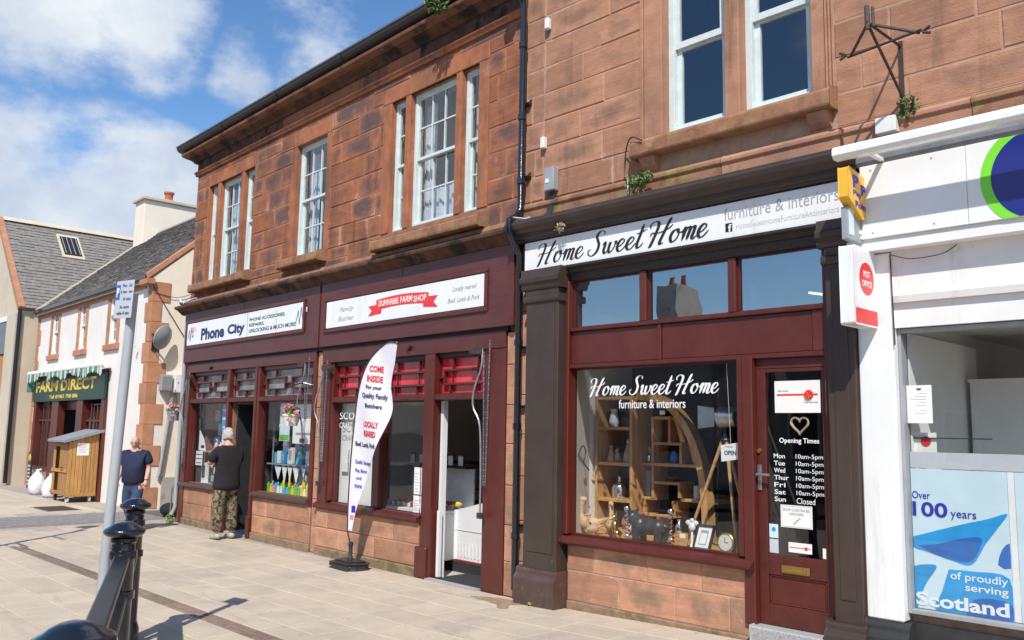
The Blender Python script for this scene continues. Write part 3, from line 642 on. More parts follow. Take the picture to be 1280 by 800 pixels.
for i,(a,b) in enumerate(lights):
    wide = b-a > .6
    w = sash(A, a+.003, b-.003, SB, ST-.001, 3 if wide else 1, 2, y=.06, stile=.045 if wide else .04, sw=.03)
    # curtains
    if wide or i in (0,6):
        mb = MB(); z1c = {1:4.40,3:5.4,5:4.62}.get(i, 5.0); n = 24
        for s_ in ((0,.30),(.70,1)) if i != 5 else ((0,.24),(.0,1)):
            zt = ST-.1 if i != 5 or s_[1] < .5 else 4.62
            pts = [(a+(b-a)*(s_[0]+(s_[1]-s_[0])*k/n), .24+.022*sin(k*1.9)+.01*sin(k*.7)) for k in range(n+1)]
            v = [(x,y,z) for x,y in pts for z in (SB+.05,zt)]
            mb.add(v, [(2*k,2*k+2,2*k+3,2*k+1) for k in range(n)])
        mb.build('net_curtain','net_curtain',w,recalc=False,smooth=2)
MB().tube([(-7.30,.20,4.17),(-7.30,.20,4.22),(-7.30,.2,4.27),(-7.30,.2,4.31)],[.045,.06,.03,.025],10).build('ornament','brass',A)
# ------------------------------------------------------------------ shopfront timber of A
M_, MBd, MW = 'maroon','maroon_board','maroon_worn'
for (a,b) in ((-8.60,-6.3),(-6.296,-3.98),(-3.95,-2.04),(-2.036,-.10)):
    MB().box(a,b,-.10,.018,2.74,3.60).build('fascia_board',MBd,A,bevel=.004)
MB().box(-3.978,-3.952,-.115,.018,2.74,3.60).build('fascia_divider',M_,A,bevel=.003)
MB().box(-.098,-.03,-.112,.018,2.74,3.60).build('fascia_divider',M_,A,bevel=.003)
def moulding(parent, x0,x1,z0,z1, y, w=.05, d=.025, material='maroon'):
    for i,(a,b,c_,e) in enumerate(((x0-w,x1+w,z1,z1+w),(x0-w,x1+w,z0-w,z0),(x0-w,x0,z0+.0005,z1-.0005),(x1,x1+w,z0+.0005,z1-.0005))):
        MB().box(a,b,y-d,y-.0005,c_,e).build('moulding',material,parent,bevel=.008)
moulding(A,-8.47,-4.40,3.02,3.42,-.10); moulding(A,-3.77,-.49,2.97,3.345,-.10)
# dark recess under the fascia with the awning roller, head board under it
MB().box(-8.50,-.20,-.02,.018,2.70,2.739).build('awning_slot','black_trim',A)
MB().box(-8.50,-4.08,-.055,.018,2.555,2.70).build('head_board',M_,A,bevel=.004)
MB().box(-3.91,-.20,-.055,.018,2.52,2.70).build('head_board',M_,A,bevel=.004)
# stone strips
z = 0.0
for k,h in enumerate((.34,.36,.40,.42,.40,.42,.34)):
    MB().block(-4.055,-3.915,z+.003,z+h-.003,.019,-.03,.006).build('pilaster_stone','sandstone_riser',A)
    MB().block(-.195,-.005,z+.003,z+h-.003,.019,-.03,.006).build('pilaster_stone','sandstone_riser',A); z += h
z = 0.0
for k,h in enumerate((.36,.38,.42,.44,.36,.42,.34,.44,.44)):
    MB().block(-8.68,-8.505,z+.003,z+h-.003,.019,-.02,.006).build('pilaster_stone',T,A); z += h
# stall risers in stone
random.seed(13)
for (a,b,zt) in ((-8.33,-6.87,.615),(-5.76,-4.06,.615),(-3.90,-1.62,.60)):
    ashlar(A, a, b, [.10,.35,zt], [], .5, .85, 'sandstone_riser', yf=-.05, yb=.019, gap=.0025, bev=.006)
    MB().box(a,b,-.075,.019,-.02,.10).build('base_course','base_course',A,bevel=.01)
# timber frames: posts, sills, transoms (each a piece)
def post(x0,x1,z0,z1,y0=-.05,y1=.097,name='post',material=M_,bv=.008): return MB().box(x0,x1,y0,y1,z0,z1).build(name,material,A,bevel=bv)
post(-8.50,-8.335,0,2.554,-.06); post(-8.334,-8.295,.69,2.554,-.035)
post(-6.87,-6.83,.0,2.554,-.045); post(-6.829,-6.755,.0,2.554,-.06); post(-5.885,-5.815,0,2.554,-.06); post(-5.814,-5.745,0,2.554,-.045)
post(-4.185,-4.15,.69,2.554,-.035); post(-4.149,-4.058,.58,2.554,-.06)
for (a,b) in ((-6.90,-6.74),(-5.90,-5.80)): MB().box(a,b,-.085,.0,0,.33).build('plinth_block',MW,A,bevel=.012)
post(-3.91,-3.69,.62,2.519,-.055); post(-3.689,-3.635,.70,2.519,-.035)
post(-2.63,-2.48,.70,2.519,-.045); post(-1.60,-1.555,.0,2.519,-.05); post(-1.554,-1.40,.0,2.519,-.065); post(-.53,-.20,.0,2.519,-.05)
MB().box(-1.64,-1.43,-.095,.0,0,.34).build('plinth_block',MW,A,bevel=.012)
for (a,b,z) in ((-8.50,-6.90,.66),(-5.74,-4.12,.66),(-3.91,-1.605,.645)):
    MB().prism([(.08,z-.04),(-.09,z-.045),(-.10,z-.03),(-.10,z+.005),(-.05,z+.03),(.08,z+.035)],a,b).build('window_sill',MW if a>-4 else 'brown_worn',A,bevel=.005)
# transom rails
for (a,b,z0,z1) in ((-8.294,-6.871,2.03,2.10),(-6.754,-5.886,2.03,2.10),(-5.744,-4.186,2.03,2.10),(-3.634,-2.631,1.985,2.055),(-2.479,-1.601,1.985,2.055),(-1.399,-.531,1.985,2.055)):
    MB().box(a,b,-.055,.07,z0,z1).build('transom_rail',MW,A,bevel=.008)
def shop_window(parent, x0,x1,z0,z1, gl='shop_glass', y=.045, name='shop_window', frame=.012, material='maroon'):
    mb = MB(); f = frame
    mb.box(x0,x0+f,y-.02,y+.02,z0,z1).box(x1-f,x1,y-.02,y+.02,z0,z1).box(x0+f,x1-f,y-.02,y+.02,z0,z0+f).box(x0+f,x1-f,y-.02,y+.02,z1-f,z1)
    w = mb.build(name, material, parent)
    MB().add([(x0+f,y,z0+f),(x1-f,y,z0+f),(x1-f,y,z1-f),(x0+f,y,z1-f)],[(0,1,2,3)]).build('pane', gl, w, recalc=False)
    return w
for (a,b,z0) in ((-8.294,-6.871,.69),(-5.744,-4.186,.69)): shop_window(A,a,b,z0,2.029)
wdl = shop_window(A,-3.634,-2.631,.68,1.984); wdr = shop_window(A,-2.479,-1.601,.68,1.984)
# top lights with the fretwork: rectangles linked by short struts
def fret(x0,x1,z0,z1,n,back,y=.0,boxes=None):
    w = shop_window(A,x0,x1,z0,z1,back,y=.05,name='top_light')
    b = .018; W2 = (x1-x0)/n; h = z1-z0; mb = MB()
    for k in range(n):
        a, c_ = x0+W2*k+W2*.14, x0+W2*(k+1)-W2*.10
        za, zb = z0+h*.30, z0+h*.66
        mb.box(a,c_,y-.0,y+.045,zb,zb+b+.008); mb.box(a,c_,y,y+.045,za-b,za); mb.box(a,a+b,y,y+.045,za+.0005,zb-.0005); mb.box(c_-b,c_,y,y+.045,za+.0005,zb-.0005)
        mb.box((a+c_)/2-b/2,(a+c_)/2+b/2,y+.002,y+.043,zb+b+.0085,z1-.013); mb.box((a+c_)/2-b/2,(a+c_)/2+b/2,y+.002,y+.043,z0+.013,za-b-.0005)
        zc = (za+zb)/2
        mb.box(c_+.0005,(x0+W2*(k+1)+W2*.14-.0005) if k < n-1 else x1-.013,y+.002,y+.043,zc-b/2,zc+b/2)
        if k == 0: mb.box(x0+.013,a-.0005,y+.002,y+.043,zc-b/2,zc+b/2)
    mb.build('glazing_bar', 'maroon', w, bevel=.002)
fret(-8.294,-6.871,2.101,2.50,2,'frost_grey'); fret(-6.754,-5.886,2.101,2.50,1,'frost_grey'); fret(-5.744,-4.186,2.101,2.50,2,'frost_grey')
def fret2(x0,x1,z0,z1):
    w = shop_window(A,x0,x1,z0,z1,'red_frost',y=.05,name='top_light'); b=.018; h=z1-z0; y=0; mb=MB()
    a,c_ = x0+.09,x1-.05; za,zb = z0+h*.30,z0+h*.62
    mb.box(a,c_,y,y+.045,zb,zb+b+.008).box(a,c_,y,y+.045,za-b-.006,za).box(a,a+b,y,y+.045,za+.0005,zb-.0005).box(c_-b,c_,y,y+.045,za+.0005,zb-.0005)
    n = 3 if x1-x0 > .9 else 2
    for k in range(n):
        xx = x0+(x1-x0)*(k+.5)/n+.03; mb.box(xx,xx+b,y+.002,y+.043,zb+b+.0085,z1-.013); mb.box(xx-.05,xx-.05+b,y+.002,y+.043,z0+.013,za-b-.0065); mb.box(xx-.02,xx-.02+b*.6,y+.02,y+.043,za+.001,zb-.001)
    zc=(za+zb)/2; mb.box(x0+.013,a-.0005,y+.002,y+.043,zc-b/2,zc+b/2).box(c_+.0005,x1-.013,y+.002,y+.043,zc-b/2,zc+b/2)
    mb.build('glazing_bar','maroon',w,bevel=.002)
fret2(-3.634,-2.631,2.056,2.47); fret2(-2.479,-1.601,2.056,2.47); fret2(-1.399,-.531,2.056,2.47)
for (a,b) in ((-8.294,-6.871),(-6.754,-5.886),(-5.744,-4.186)): MB().box(a,b,-.0,.06,2.501,2.553).build('head_rail',M_,A)
for (a,b) in ((-3.634,-2.631),(-2.479,-1.601),(-1.399,-.531)): MB().box(a,b,.0,.06,2.471,2.518).build('head_rail','black_trim',A)
# ground floor rooms of A
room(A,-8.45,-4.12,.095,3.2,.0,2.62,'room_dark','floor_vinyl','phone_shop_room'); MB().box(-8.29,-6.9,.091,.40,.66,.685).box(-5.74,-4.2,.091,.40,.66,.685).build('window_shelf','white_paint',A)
room(A,-3.9,-.25,.095,4.4,.0,2.62,'room_white','floor_vinyl','butcher_room')
MB().box(-3.899,-3.88,.1,3.0,0,2.6).build('side_wall','room_white',A); MB().box(-3.80,-2.80,.155,.17,.66,2.3).build('display_backdrop','room_white',A)
mb = MB().box(-1.398,-.532,-.04,.52,-.02,.012); mb.build('door_mat','mat_black',A); MB().box(-1.398,-.532,-.12,-.041,-.02,.02).build('threshold','granite',A)
MB().box(-3.6,-.3,.52,4.3,.001,.12).build('raised_floor','mat_black',A)
MB().box(-1.395,-1.355,.05,.12,.0,1.98).build('door_jamb','white_paint',A); MB().box(-1.353,-1.31,.0,.04,.03,.75).build('door_edge','white_paint',A)
# open door leaf folded inside
dl = MB().box(-6.75,-6.70,.10,.9,.02,2.0).build('door','dark_plastic',A)
MB().box(-.575,-.535,.10,.85,.02,1.96).build('door','maroon',A)
MB().box(-6.7,-5.9,-.04,.33,-.02,.03).build('threshold','granite',A)
# phone-shop door interior: low white panel and dark door
MB().box(-5.99,-5.90,.12,.20,.05,2.0).build('door','dark_plastic',A)

# ================================================================== BUILDING B  (pink sandstone, homeware shop and post office)
B = thing('sandstone_building','pink sandstone building right of the downpipe with brown shopfront and white post office front','building','B')
ORG[B.name] = (0,0,0)
XR = 3.6; TP = 'sandstone_trim_pink'
upl = [(-4.50,-3.84),(-3.70,-3.045)]; uplB = [(.2,.86),(1.0,1.66)]
bh = [(a,b,4.35,6.15) for a,b in upl+uplB] + [(-5.60,-2.93,.69,3.12),(-3.60,-2.95,-.1,.70),(-2.44,3.2,.46,2.42)]
mb = MB()
for (a,b,c_,d) in cut([(-6.27,XR,3.3,7.0)], bh): mb.box(a,b,.02,.32,c_,d)
for (a,b,c_,d) in cut([(-6.27,XR,-.2,3.3)], bh): mb.box(a,b,.02,.084,c_,d)
mb.box(-6.27,-6.0,.321,9,-.2,7).box(XR-.3,XR,.321,9,-.2,7).box(-6.27,XR,9.001,9.3,-.2,7).build('wall','mortar',B)
MB().prism([(-.3,7.0),(4.6,10),(4.6,9.9),(-.3,6.9)],-6.3,XR+.1).build('roof','slate',B); MB().prism([(9.5,7.0),(4.61,10),(4.61,9.9),(9.5,6.9)],-6.3,XR+.1).build('roof','slate',B)
for xx in (-6.26,XR-.02):
    MB().prism([(.1,7.0),(9.2,7.0),(4.6,9.85)],xx,xx+.02).build('gable','render_cream',B)
mb = MB()
for (a,b,c_,d) in cut([(-6.262,XR-.002,4.022,6.74)], [(q0,q1,4.352,6.149) for q0,q1 in upl+uplB]): mb.box(a,b,-.0075,.0195,c_,d)
mb.box(-5.598,-3.622,-.0255,.0195,.086,.598).build('pointing','mortar',B)
MB().prism([(.03,6.75),(-.1,6.78),(-.3,6.9),(-.32,7.02),(.03,7.02)],-6.27,XR).build('cornice',TP,B)
random.seed(31)
cs = [4.02,4.29,4.58,4.87,5.165,5.455,5.735,6.02,6.31,6.60,6.75]
bhole = [(-4.72,-2.86,4.0,6.3),(-.02,1.88,4.0,6.3)]
ashlar(B,-6.262,-5.99,cs,[],.3,.35,'sandstone_pink',gap=.004)
ashlar(B,-5.988,XR,cs,bhole,.55,1.15,'sandstone_pink',gap=.003)
# string course below, lichened, above the shop cornice
random.seed(6); x = -6.26
while x < XR-.1:
    l = min(random.uniform(.8,1.3), XR-x)
    MB().prism([(.02,3.70),(-.05,3.70),(-.055,3.93),(-.075,3.945),(-.075,3.975),(-.03,4.012),(.02,4.015)],x+.003,x+l-.003).build('string_course_stone','sandstone_lichen' if (x<-4.2 or x>-2.7) else TP,B,bevel=.004); x += l
def upper_pair(l2):
    (a0,a1),(b0,b1) = l2
    MB().box(a1-.003,b0+.003,-.02,.2,4.353,6.15).build('mullion',TP,B,bevel=.008)
    for (p,q) in ((a0-.20,a0+.003),(b1-.003,b1+.12)):
        MB().box(p,q,-.022,.2,4.351,6.15).build('jamb',TP,B,bevel=.006)
    for k in range(3): MB().box(b1+.121+k*.022,b1+.138+k*.022,-.04+.01*k,.02,4.351,6.25).build('architrave',TP,B,bevel=.004)
    MB().box(a0-.24,a0-.202,-.035,.02,4.351,6.25).build('architrave',TP,B,bevel=.004)
    MB().box(a0-.24,b1+.185,-.03,.2,6.151,6.3).build('lintel',TP,B,bevel=.006)
    MB().prism([(.1,4.17),(-.13,4.17),(-.145,4.185),(-.145,4.30),(-.12,4.325),(.0,4.349),(.1,4.349)],a0-.28,b1+.20).build('sill','sandstone_lichen',B,bevel=.008)
    for xx in (a0-.2,b1-.02): MB().prism([(.0,4.03),(-.06,4.08),(-.10,4.168),(.0,4.168)],xx,xx+.17).build('sill_bracket',TP,B,bevel=.006)
    for (p,q) in l2: sash(B,p+.004,q-.004,4.353,6.149,1,1,y=.09,paint='mint_paint',stile=.062,sw=.05,mid=.47)
upper_pair(upl); upper_pair(uplB)
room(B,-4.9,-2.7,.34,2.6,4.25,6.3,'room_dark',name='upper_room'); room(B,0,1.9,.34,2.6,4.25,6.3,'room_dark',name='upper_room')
# ---- brown shopfront: entablature, pilasters
BR, BK = 'brown_paint','black_trim'
MB().prism([(.0,3.585),(-.10,3.585),(-.115,3.60),(-.155,3.61),(-.155,3.645),(-.20,3.655),(-.215,3.68),(-.245,3.70),(-.258,3.745),(-.245,3.77),(.0,3.80)],-6.33,-2.66).build('shop_cornice',BR,B,bevel=.004)
MB().prism([(.0,3.803),(-.235,3.775),(-.24,3.785),(.0,3.822)],-6.32,-2.67).build('lead_flashing','lead',B)
MB().box(-6.17,-2.72,-.085,.019,3.27,3.584).build('fascia_backing',BK,B)
MB().prism([(.0,3.269),(-.13,3.269),(-.13,3.245),(-.09,3.225),(-.085,3.20),(-.05,3.185),(-.045,3.125),(.0,3.125)],-5.56,-2.93).build('architrave',BK,B,bevel=.003)
def pilaster(x0,x1,worn=True,z0=0):
    MB().box(x0,x1,-.15,.019,.34,3.0).build('pilaster_shaft',BR,B,bevel=.006)
    MB().box(x0+.05,x1-.05,-.158,-.1505,.5,2.9).build('pilaster_panel',BR,B,bevel=.004)
    MB().prism([(.0,2.93),(-.165,2.93),(-.175,2.95),(-.175,2.985),(-.155,3.0),(.0,3.0)],x0-.02,x1+.02).build('pilaster_necking',BR,B,bevel=.003)
    MB().prism([(.0,3.06),(-.165,3.06),(-.18,3.085),(-.185,3.12),(-.205,3.13),(-.21,3.175),(-.185,3.19),(-.175,3.268),(.0,3.268)],x0-.045,x1+.04).build('pilaster_capital',BR,B,bevel=.003)
    MB().box(x0,x1,-.154,.0,3.001,3.059).build('pilaster_neck',BR,B)
    MB().prism([(.0,z0-.1),(-.21,z0-.1),(-.21,.24),(-.205,.262),(-.18,.285),(-.175,.33),(-.155,.345),(.0,.345)],x0-.055,x1+.035).build('pilaster_base','brown_worn' if worn else 'brown_paint',B,bevel=.008)
pilaster(-6.08,-5.64); pilaster(-2.925,-2.715,False)
# pale conduit scar / paint run on pilaster, end stones
z = 0
for h in (.36,.40,.44,.42,.40,.44,.42,.40): MB().block(-6.262,-6.10,z+.003,min(z+h,3.69)-.003,.019,-.02,.006).build('pilaster_stone','sandstone_riser' if z>.7 else TP,B); z += h
# stall riser
random.seed(44)
MB().box(-5.60,-3.62,-.045,.019,-.05,.085).build('base_course','base_course',B,bevel=.008)
def rowstones(z0,z1,xs):
    for a,b in zip(xs[:-1],xs[1:]): MB().block(a+.0025,b-.0025,z0+.0025,z1-.0025,.019,-.03,.006,.002).build('stone','sandstone_riser',B)
rowstones(.088,.365,(-5.60,-4.98,-4.38,-3.86,-3.62)); rowstones(.365,.60,(-5.60,-5.28,-4.68,-4.12,-3.62))
MB().prism([(.1,.60),(-.075,.60),(-.11,.61),(-.12,.625),(-.12,.645),(-.085,.66),(-.07,.675),(.1,.69)],-5.68,-3.61).build('window_sill',MW,B,bevel=.003)
def postB(x0,x1,z0,z1,y0=-.05,y1=.08,name='post',m=M_,bv=.008): return MB().box(x0,x1,y0,y1,z0,z1).build(name,m,B,bevel=bv)
postB(-5.639,-5.585,.69,3.124,-.06); postB(-3.755,-3.70,.691,2.28,-.05); postB(-3.699,-3.605,.19,2.28,-.065); postB(-2.99,-2.926,.19,3.124,-.07)
MB().box(-5.584,-2.991,-.045,.08,2.262,2.30).build('transom_rail',MW,B,bevel=.006)
MB().box(-5.584,-2.991,-.05,.08,2.62,2.655).build('transom_rail',MW,B,bevel=.006)
for (a,b) in ((-5.58,-4.55),(-4.51,-3.10)): MB().box(a,b,-.02,.06,2.301,2.619).build('panel',M_,B,bevel=.006)
MB().box(-4.549,-4.511,-.035,.07,2.301,2.619).build('panel_batten',M_,B,bevel=.004); MB().box(-3.099,-2.991,-.03,.06,2.301,2.619).build('panel_batten',M_,B,bevel=.004)
for xx in (-4.755,-3.835): postB(xx,xx+.075,2.656,3.124,-.03,name='mullion')
def win_b(x0,x1,z0,z1,gl,nm='shop_window'): return shop_window(B,x0,x1,z0,z1,gl,y=.03,name=nm,frame=.014)
for (a,b) in ((-5.584,-4.756),(-4.679,-3.836),(-3.759,-2.991)): win_b(a,b,2.656,3.123,'transom_glass','top_light')
hsw = win_b(-5.584,-3.756,.691,2.261,'shop_glass')
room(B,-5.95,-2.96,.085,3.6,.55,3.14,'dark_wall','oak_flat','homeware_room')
MB().prism([(-5.625,.09),(-5.60,.09),(-5.83,.55),(-5.86,1.3),(-5.88,1.3),(-5.85,.55)],.56,2.9,'z').build('display_side_panel','room_white',B)
MB().prism([(-5.595,.09),(-3.70,.09),(-3.70,1.5),(-5.85,1.3),(-5.825,.55)],.56,.668,'z').build('display_floor','oak_flat',B)
MB().box(-3.69,-3.66,.09,1.3,.56,2.9).build('display_side_panel','dark_wall',B)
# loft strip light seen through the top light
MB().tube([(-3.75,1.25,2.98),(-3.55,1.9,2.98)],.012,8).build('strip_light','lamp_tube',B)
# door
D = MB(); x0,x1,z0,z1 = -3.603,-2.992,.20,2.18
D.box(x0,-3.525,.0,.045,z0,z1).box(-3.05,x1,.0,.045,z0,z1).box(-3.5245,-3.0505,.001,.044,2.15,z1-.001).box(-3.5245,-3.0505,.001,.044,.58,.735).box(-3.5245,-3.0505,.001,.044,z0+.001,.36)
door = D.build('door',MW,B,bevel=.004)
MB().box(-3.5245,-3.0505,.018,.04,.36,.58).build('door_panel',M_,door); 
moulding(door,-3.505,-3.07,.375,.565,.018,w=.015,d=.012)
MB().add([(-3.5245,.022,.735),(-3.0505,.022,.735),(-3.0505,.022,2.15),(-3.5245,.022,2.15)],[(0,1,2,3)]).build('pane','shop_glass',door,recalc=False)
lb = MB().box(-3.41,-3.18,-.012,-.0005,.605,.665); lb.build('letterbox','brass',door,bevel=.004); MB().box(-3.385,-3.205,-.018,-.0125,.617,.650).build('letterbox_flap','brass',door,bevel=.003)
MB().box(-3.60,-3.565,-.012,-.0005,1.22,1.42).build('handle_plate','steel',door,bevel=.003); MB().tube([(-3.582,-.01,1.345),(-3.582,-.055,1.345),(-3.47,-.06,1.345)],.011,8).build('handle','steel',door)
MB().lathe([(.001,-.014),(.018,-.014),(.02,-.0005)],(-3.583,0,1.53),14,'y').build('lock','brass',door)
MB().box(-3.604,-2.99,.0,.08,2.181,2.261).build('door_head',M_,B,bevel=.003)
MB().prism([(.3,-.1),(-.12,-.1),(-.13,.195),(.3,.199)],-3.62,-2.93).build('doorstep','granite',B,bevel=.01)
# ---- post office front
PW = 'white_paint'
MB().box(-2.712,-2.455,-.11,.019,.40,2.97).build('pilaster','white_gloss',B,bevel=.012)
MB().prism([(.0,-.1),(-.17,-.1),(-.17,.30),(-.14,.33),(-.135,.375),(-.11,.399),(.0,.399)],-2.713,-2.40).build('pilaster_base','dark_plastic',B,bevel=.01)
MB().box(-2.40,XR,-.05,.019,-.1,.40).build('stall_riser','dark_plastic',B)
MB().box(-2.454,XR,-.075,.019,2.425,2.60).build('window_head',PW,B); MB().prism([(.0,2.60),(-.11,2.602),(-.12,2.65),(-.10,2.66),(.0,2.66)],-2.454,XR).build('window_head_bead',PW,B)
MB().box(-2.454,XR,-.09,.019,2.661,2.975).build('lower_fascia',PW,B)
MB().box(-2.72,XR,-.215,.019,2.976,3.06).build('fascia_soffit',PW,B)
for (a,b) in ((-2.60,-1.885),(-1.882,-.9),(-.897,.6),(.603,2.1),(2.103,XR)): MB().box(a,b,-.235,.018,3.061,3.60).build('fascia_panel','white_gloss',B,bevel=.003)
MB().prism([(.0,3.601),(-.22,3.601),(-.245,3.63),(-.245,3.66),(-.12,3.76),(.0,3.80)],-2.62,XR).build('fascia_hood','lead',B)
fx = MB()
for k in range(14):
    for z_ in (3.10,3.56): fx.lathe([(.001,-.2375),(.006,-.2375),(.006,-.2352)],(-2.52+k*.42,0,z_),8,'y')
fx = fx.build('fixing','steel',B); fx['kind'] = 'stuff'
# blind cassette held clear of the fascia on small arms
bc = MB().prism([(-.46,3.60),(-.52,3.60),(-.545,3.625),(-.545,3.665),(-.52,3.69),(-.46,3.69),(-.445,3.645)],-2.66,XR); bc.build('blind_cassette','white_gloss',B)
for xx in (-2.45,-.9,.7,2.3): MB().box(xx,xx+.03,-.46,-.2,3.61,3.635).build('cassette_arm','white_plastic',B)
mb = MB(); mb.box(-2.453,-2.43,-.04,.06,.46,2.42).box(-2.4295,XR,-.04,.06,2.39,2.42).box(-2.4295,XR,-.04,.06,.46,.49); po = mb.build('shop_window','grey_plastic',B,bevel=.003)
MB().add([(-2.43,.02,.49),(3.2,.02,.49),(3.2,.02,2.39),(-2.43,.02,2.39)],[(0,1,2,3)]).build('pane','shop_glass',po,recalc=False)
room(B,-2.44,3.1,.085,4.0,.0,2.5,'room_grey','floor_vinyl','post_office_room')
MB().box(-2.43,-2.42,.07,1.5,.4,2.4).build('side_lining','room_white',B)
mb = MB().box(-2.38,-1.75,1.18,1.9,.0,2.12); mb.build('cupboard','room_white',B,bevel=.006)
MB().box(-2.39,-1.74,1.17,1.178,2.1,2.125).box(-1.749,-1.742,1.2,1.88,.1,2.1).build('cupboard_door','room_white',B)
MB().box(-1.735,-1.72,1.35,1.6,1.15,1.6).build('notice','red_item',B)
MB().box(-1.7,2.9,3.4,3.95,.0,1.3).build('post_office_counter','dark_wall',B); MB().box(-2.43,3.0,.1,.7,.4,.5).build('window_board','white_paint',B)
# window graphics (film on the glass)
pf = MB().box(-2.425,-1.70,.028,.032,1.445,1.555).build('frosted_band','ink_pale',po)
f1 = MB().box(-2.425,-1.815,.026,.030,.495,1.44).build('window_poster','poster_sky',po)
def curve_poly(pts, y0, y1, nm, m, par): 
    sp = spline([(a,b,0) for a,b in pts]+[(pts[0][0],pts[0][1],0)], 6); return MB().prism([(p.x,p.y) for p in sp[:-1]], y0, y1, 'y').build(nm, m, par)
def flag_band(top, bot, y, m):
    n = 20; T_ = spline([(a,b,0) for a,b in top],8); B_ = spline([(a,b,0) for a,b in bot],8); mb = MB()
    k = min(len(T_),len(B_))
    v = []; 
    for i in range(k): v += [(T_[i].x,y,T_[i].y),(B_[i].x,y,B_[i].y),(T_[i].x,.0262,T_[i].y),(B_[i].x,.0262,B_[i].y)]
    mb.add(v, [(4*i,4*i+1,4*i+5,4*i+4) for i in range(k-1)]+[(4*i,4*i+4,4*i+6,4*i+2) for i in range(k-1)]+[(4*i+1,4*i+3,4*i+7,4*i+5) for i in range(k-1)]); return mb.build('flag_graphic',m,po)
def fpoly(pts,y,m,fine=4):
    sp = spline([(max(-2.424,min(-1.816,a)),b,0) for a,b in pts+[pts[0]]],fine); MB().prism([(max(-2.424,min(-1.816,p.x)),max(.496,p.y)) for p in sp[:-1]],y-.0005,.0262,'y').build('flag_graphic',m,po)
fpoly([(-2.424,.972),(-2.271,1.025),(-2.090,1.085),(-1.940,1.130),(-1.822,1.172),(-1.882,1.077),(-1.960,.968),(-2.052,.823),(-2.176,.835),(-2.330,.876),(-2.424,.90)],.0250,'poster_blue')
fpoly([(-2.39,.915),(-2.249,.940),(-2.119,.985),(-1.983,.998),(-2.055,.845),(-2.201,.846),(-2.330,.884)],.0243,'poster_deep')
fpoly([(-2.424,.772),(-2.360,.79),(-2.276,.785),(-2.352,.660),(-2.397,.547),(-2.412,.498),(-2.424,.498)],.0250,'poster_blue')
fpoly([(-2.200,.775),(-2.054,.780),(-1.83,.76),(-1.818,.498),(-2.06,.497),(-2.294,.498),(-2.250,.621)],.0250,'poster_blue')
fpoly([(-2.05,.60),(-1.95,.62),(-1.83,.60),(-1.818,.50),(-1.95,.497),(-2.10,.50)],.0243,'poster_deep')
fpoly([(-1.866,.939),(-1.818,.985),(-1.818,.827),(-1.894,.842)],.0250,'poster_deep',2)
text('Over',po,'ink_blue',-2.44+.02,-2.30,1.235,1.285,.0235); text('100',po,'ink_blue',-2.42,-2.19,1.115,1.215,.0235,bold=.02); text('years',po,'ink_blue',-2.17,-2.01,1.105,1.16,.0235)
text('of proudly',po,'vinyl_white',-2.19,-1.84,.70,.765,.0235,bold=.008); text('serving',po,'vinyl_white',-2.10,-1.84,.635,.695,.0235,bold=.008); text('Scotland',po,'vinyl_white',-2.42,-1.84,.515,.605,.0235,bold=.03)
MB().box(-1.770,-1.10,.026,.030,.495,1.44).build('window_poster','poster_sky',po,label='pale green window poster'); MB().box(-1.72,-1.2,.0245,.0257,.7,.95).build('flag_graphic','poster_blue',po)
MB().box(-1.812,-1.773,.026,.030,.495,1.44).build('window_strip','vinyl_white',po)
n_ = MB().box(-2.425,-2.255,.012,.016,1.755,2.02).build('window_notice','paper',po)
for k in range(9):
    if k in (0,3): continue
    MB().box(-2.40+.03*(k%3),-2.29,.0105,.0117,1.80+k*.02,1.804+k*.02).build('print_line','ink_pale',po)
MB().box(-2.355,-2.325,.0105,.0117,1.985,2.0).build('crest','brass',po)
MB().box(-2.43,-1.91,.09,.10,1.648,1.656).build('shelf_edge','dark_plastic',B); MB().box(-2.42,-2.27,.105,.11,1.55,1.69).build('leaflet','paper',B)
MB().lathe([(.001,0),(.035,0),(.035,.004)],(-2.34,.10,1.63),16,'y').build('leaflet_emblem','post_red',B)

# ------------------------------------------------------------------ downpipe
dp = thing('downpipe','black cast iron downpipe between the orange and the pink sandstone fronts','downpipe','B',(-6.235,-.1,0),ab=False)
MB().tube([(-.02,-.20,6.62),(-.02,-.20,6.50),(.0,-.02,6.25),(.0,.0,6.15),(.0,.0,3.95),(.0,-.06,3.86),(.0,-.17,3.80),(.0,-.17,3.70),(.0,-.05,3.52),(.0,.0,3.45),(.0,.0,.10)],.036,12).build('pipe','iron_black',dp,smooth=True)
MB().prism([(-.09,6.62),(-.07,6.50),(.05,6.50),(.07,6.62)],-.30,-.12,'y').build('hopper','iron_black',dp,bevel=.006)
for zz in (5.75,4.95,4.25,2.55,1.7,.62): MB().lathe([(.037,-.03),(.047,-.03),(.047,.03),(.037,.03)],(0,0,zz),12).build('collar','iron_black',dp)
for zz in (5.1,4.3,3.3,2.5,1.9,.72):
    MB().box(-.05,.06,.03,.10,zz-.012,zz+.012).tube([(.05,.05,zz-.01),(.085,.04,zz+.03),(.06,.08,zz+.05)],.008,6).build('bracket','iron_black',dp)

# ================================================================== SIGNS
def sign(name,label,fr,x0,x1,z0,z1,y,th=.012,m='white_gloss'):
    s = thing(name,label,'sign',fr,(x0,y,z0)); MB().box(x0,x1,y-th,y,z0,z1).build('board',m,s,bevel=.002); return s
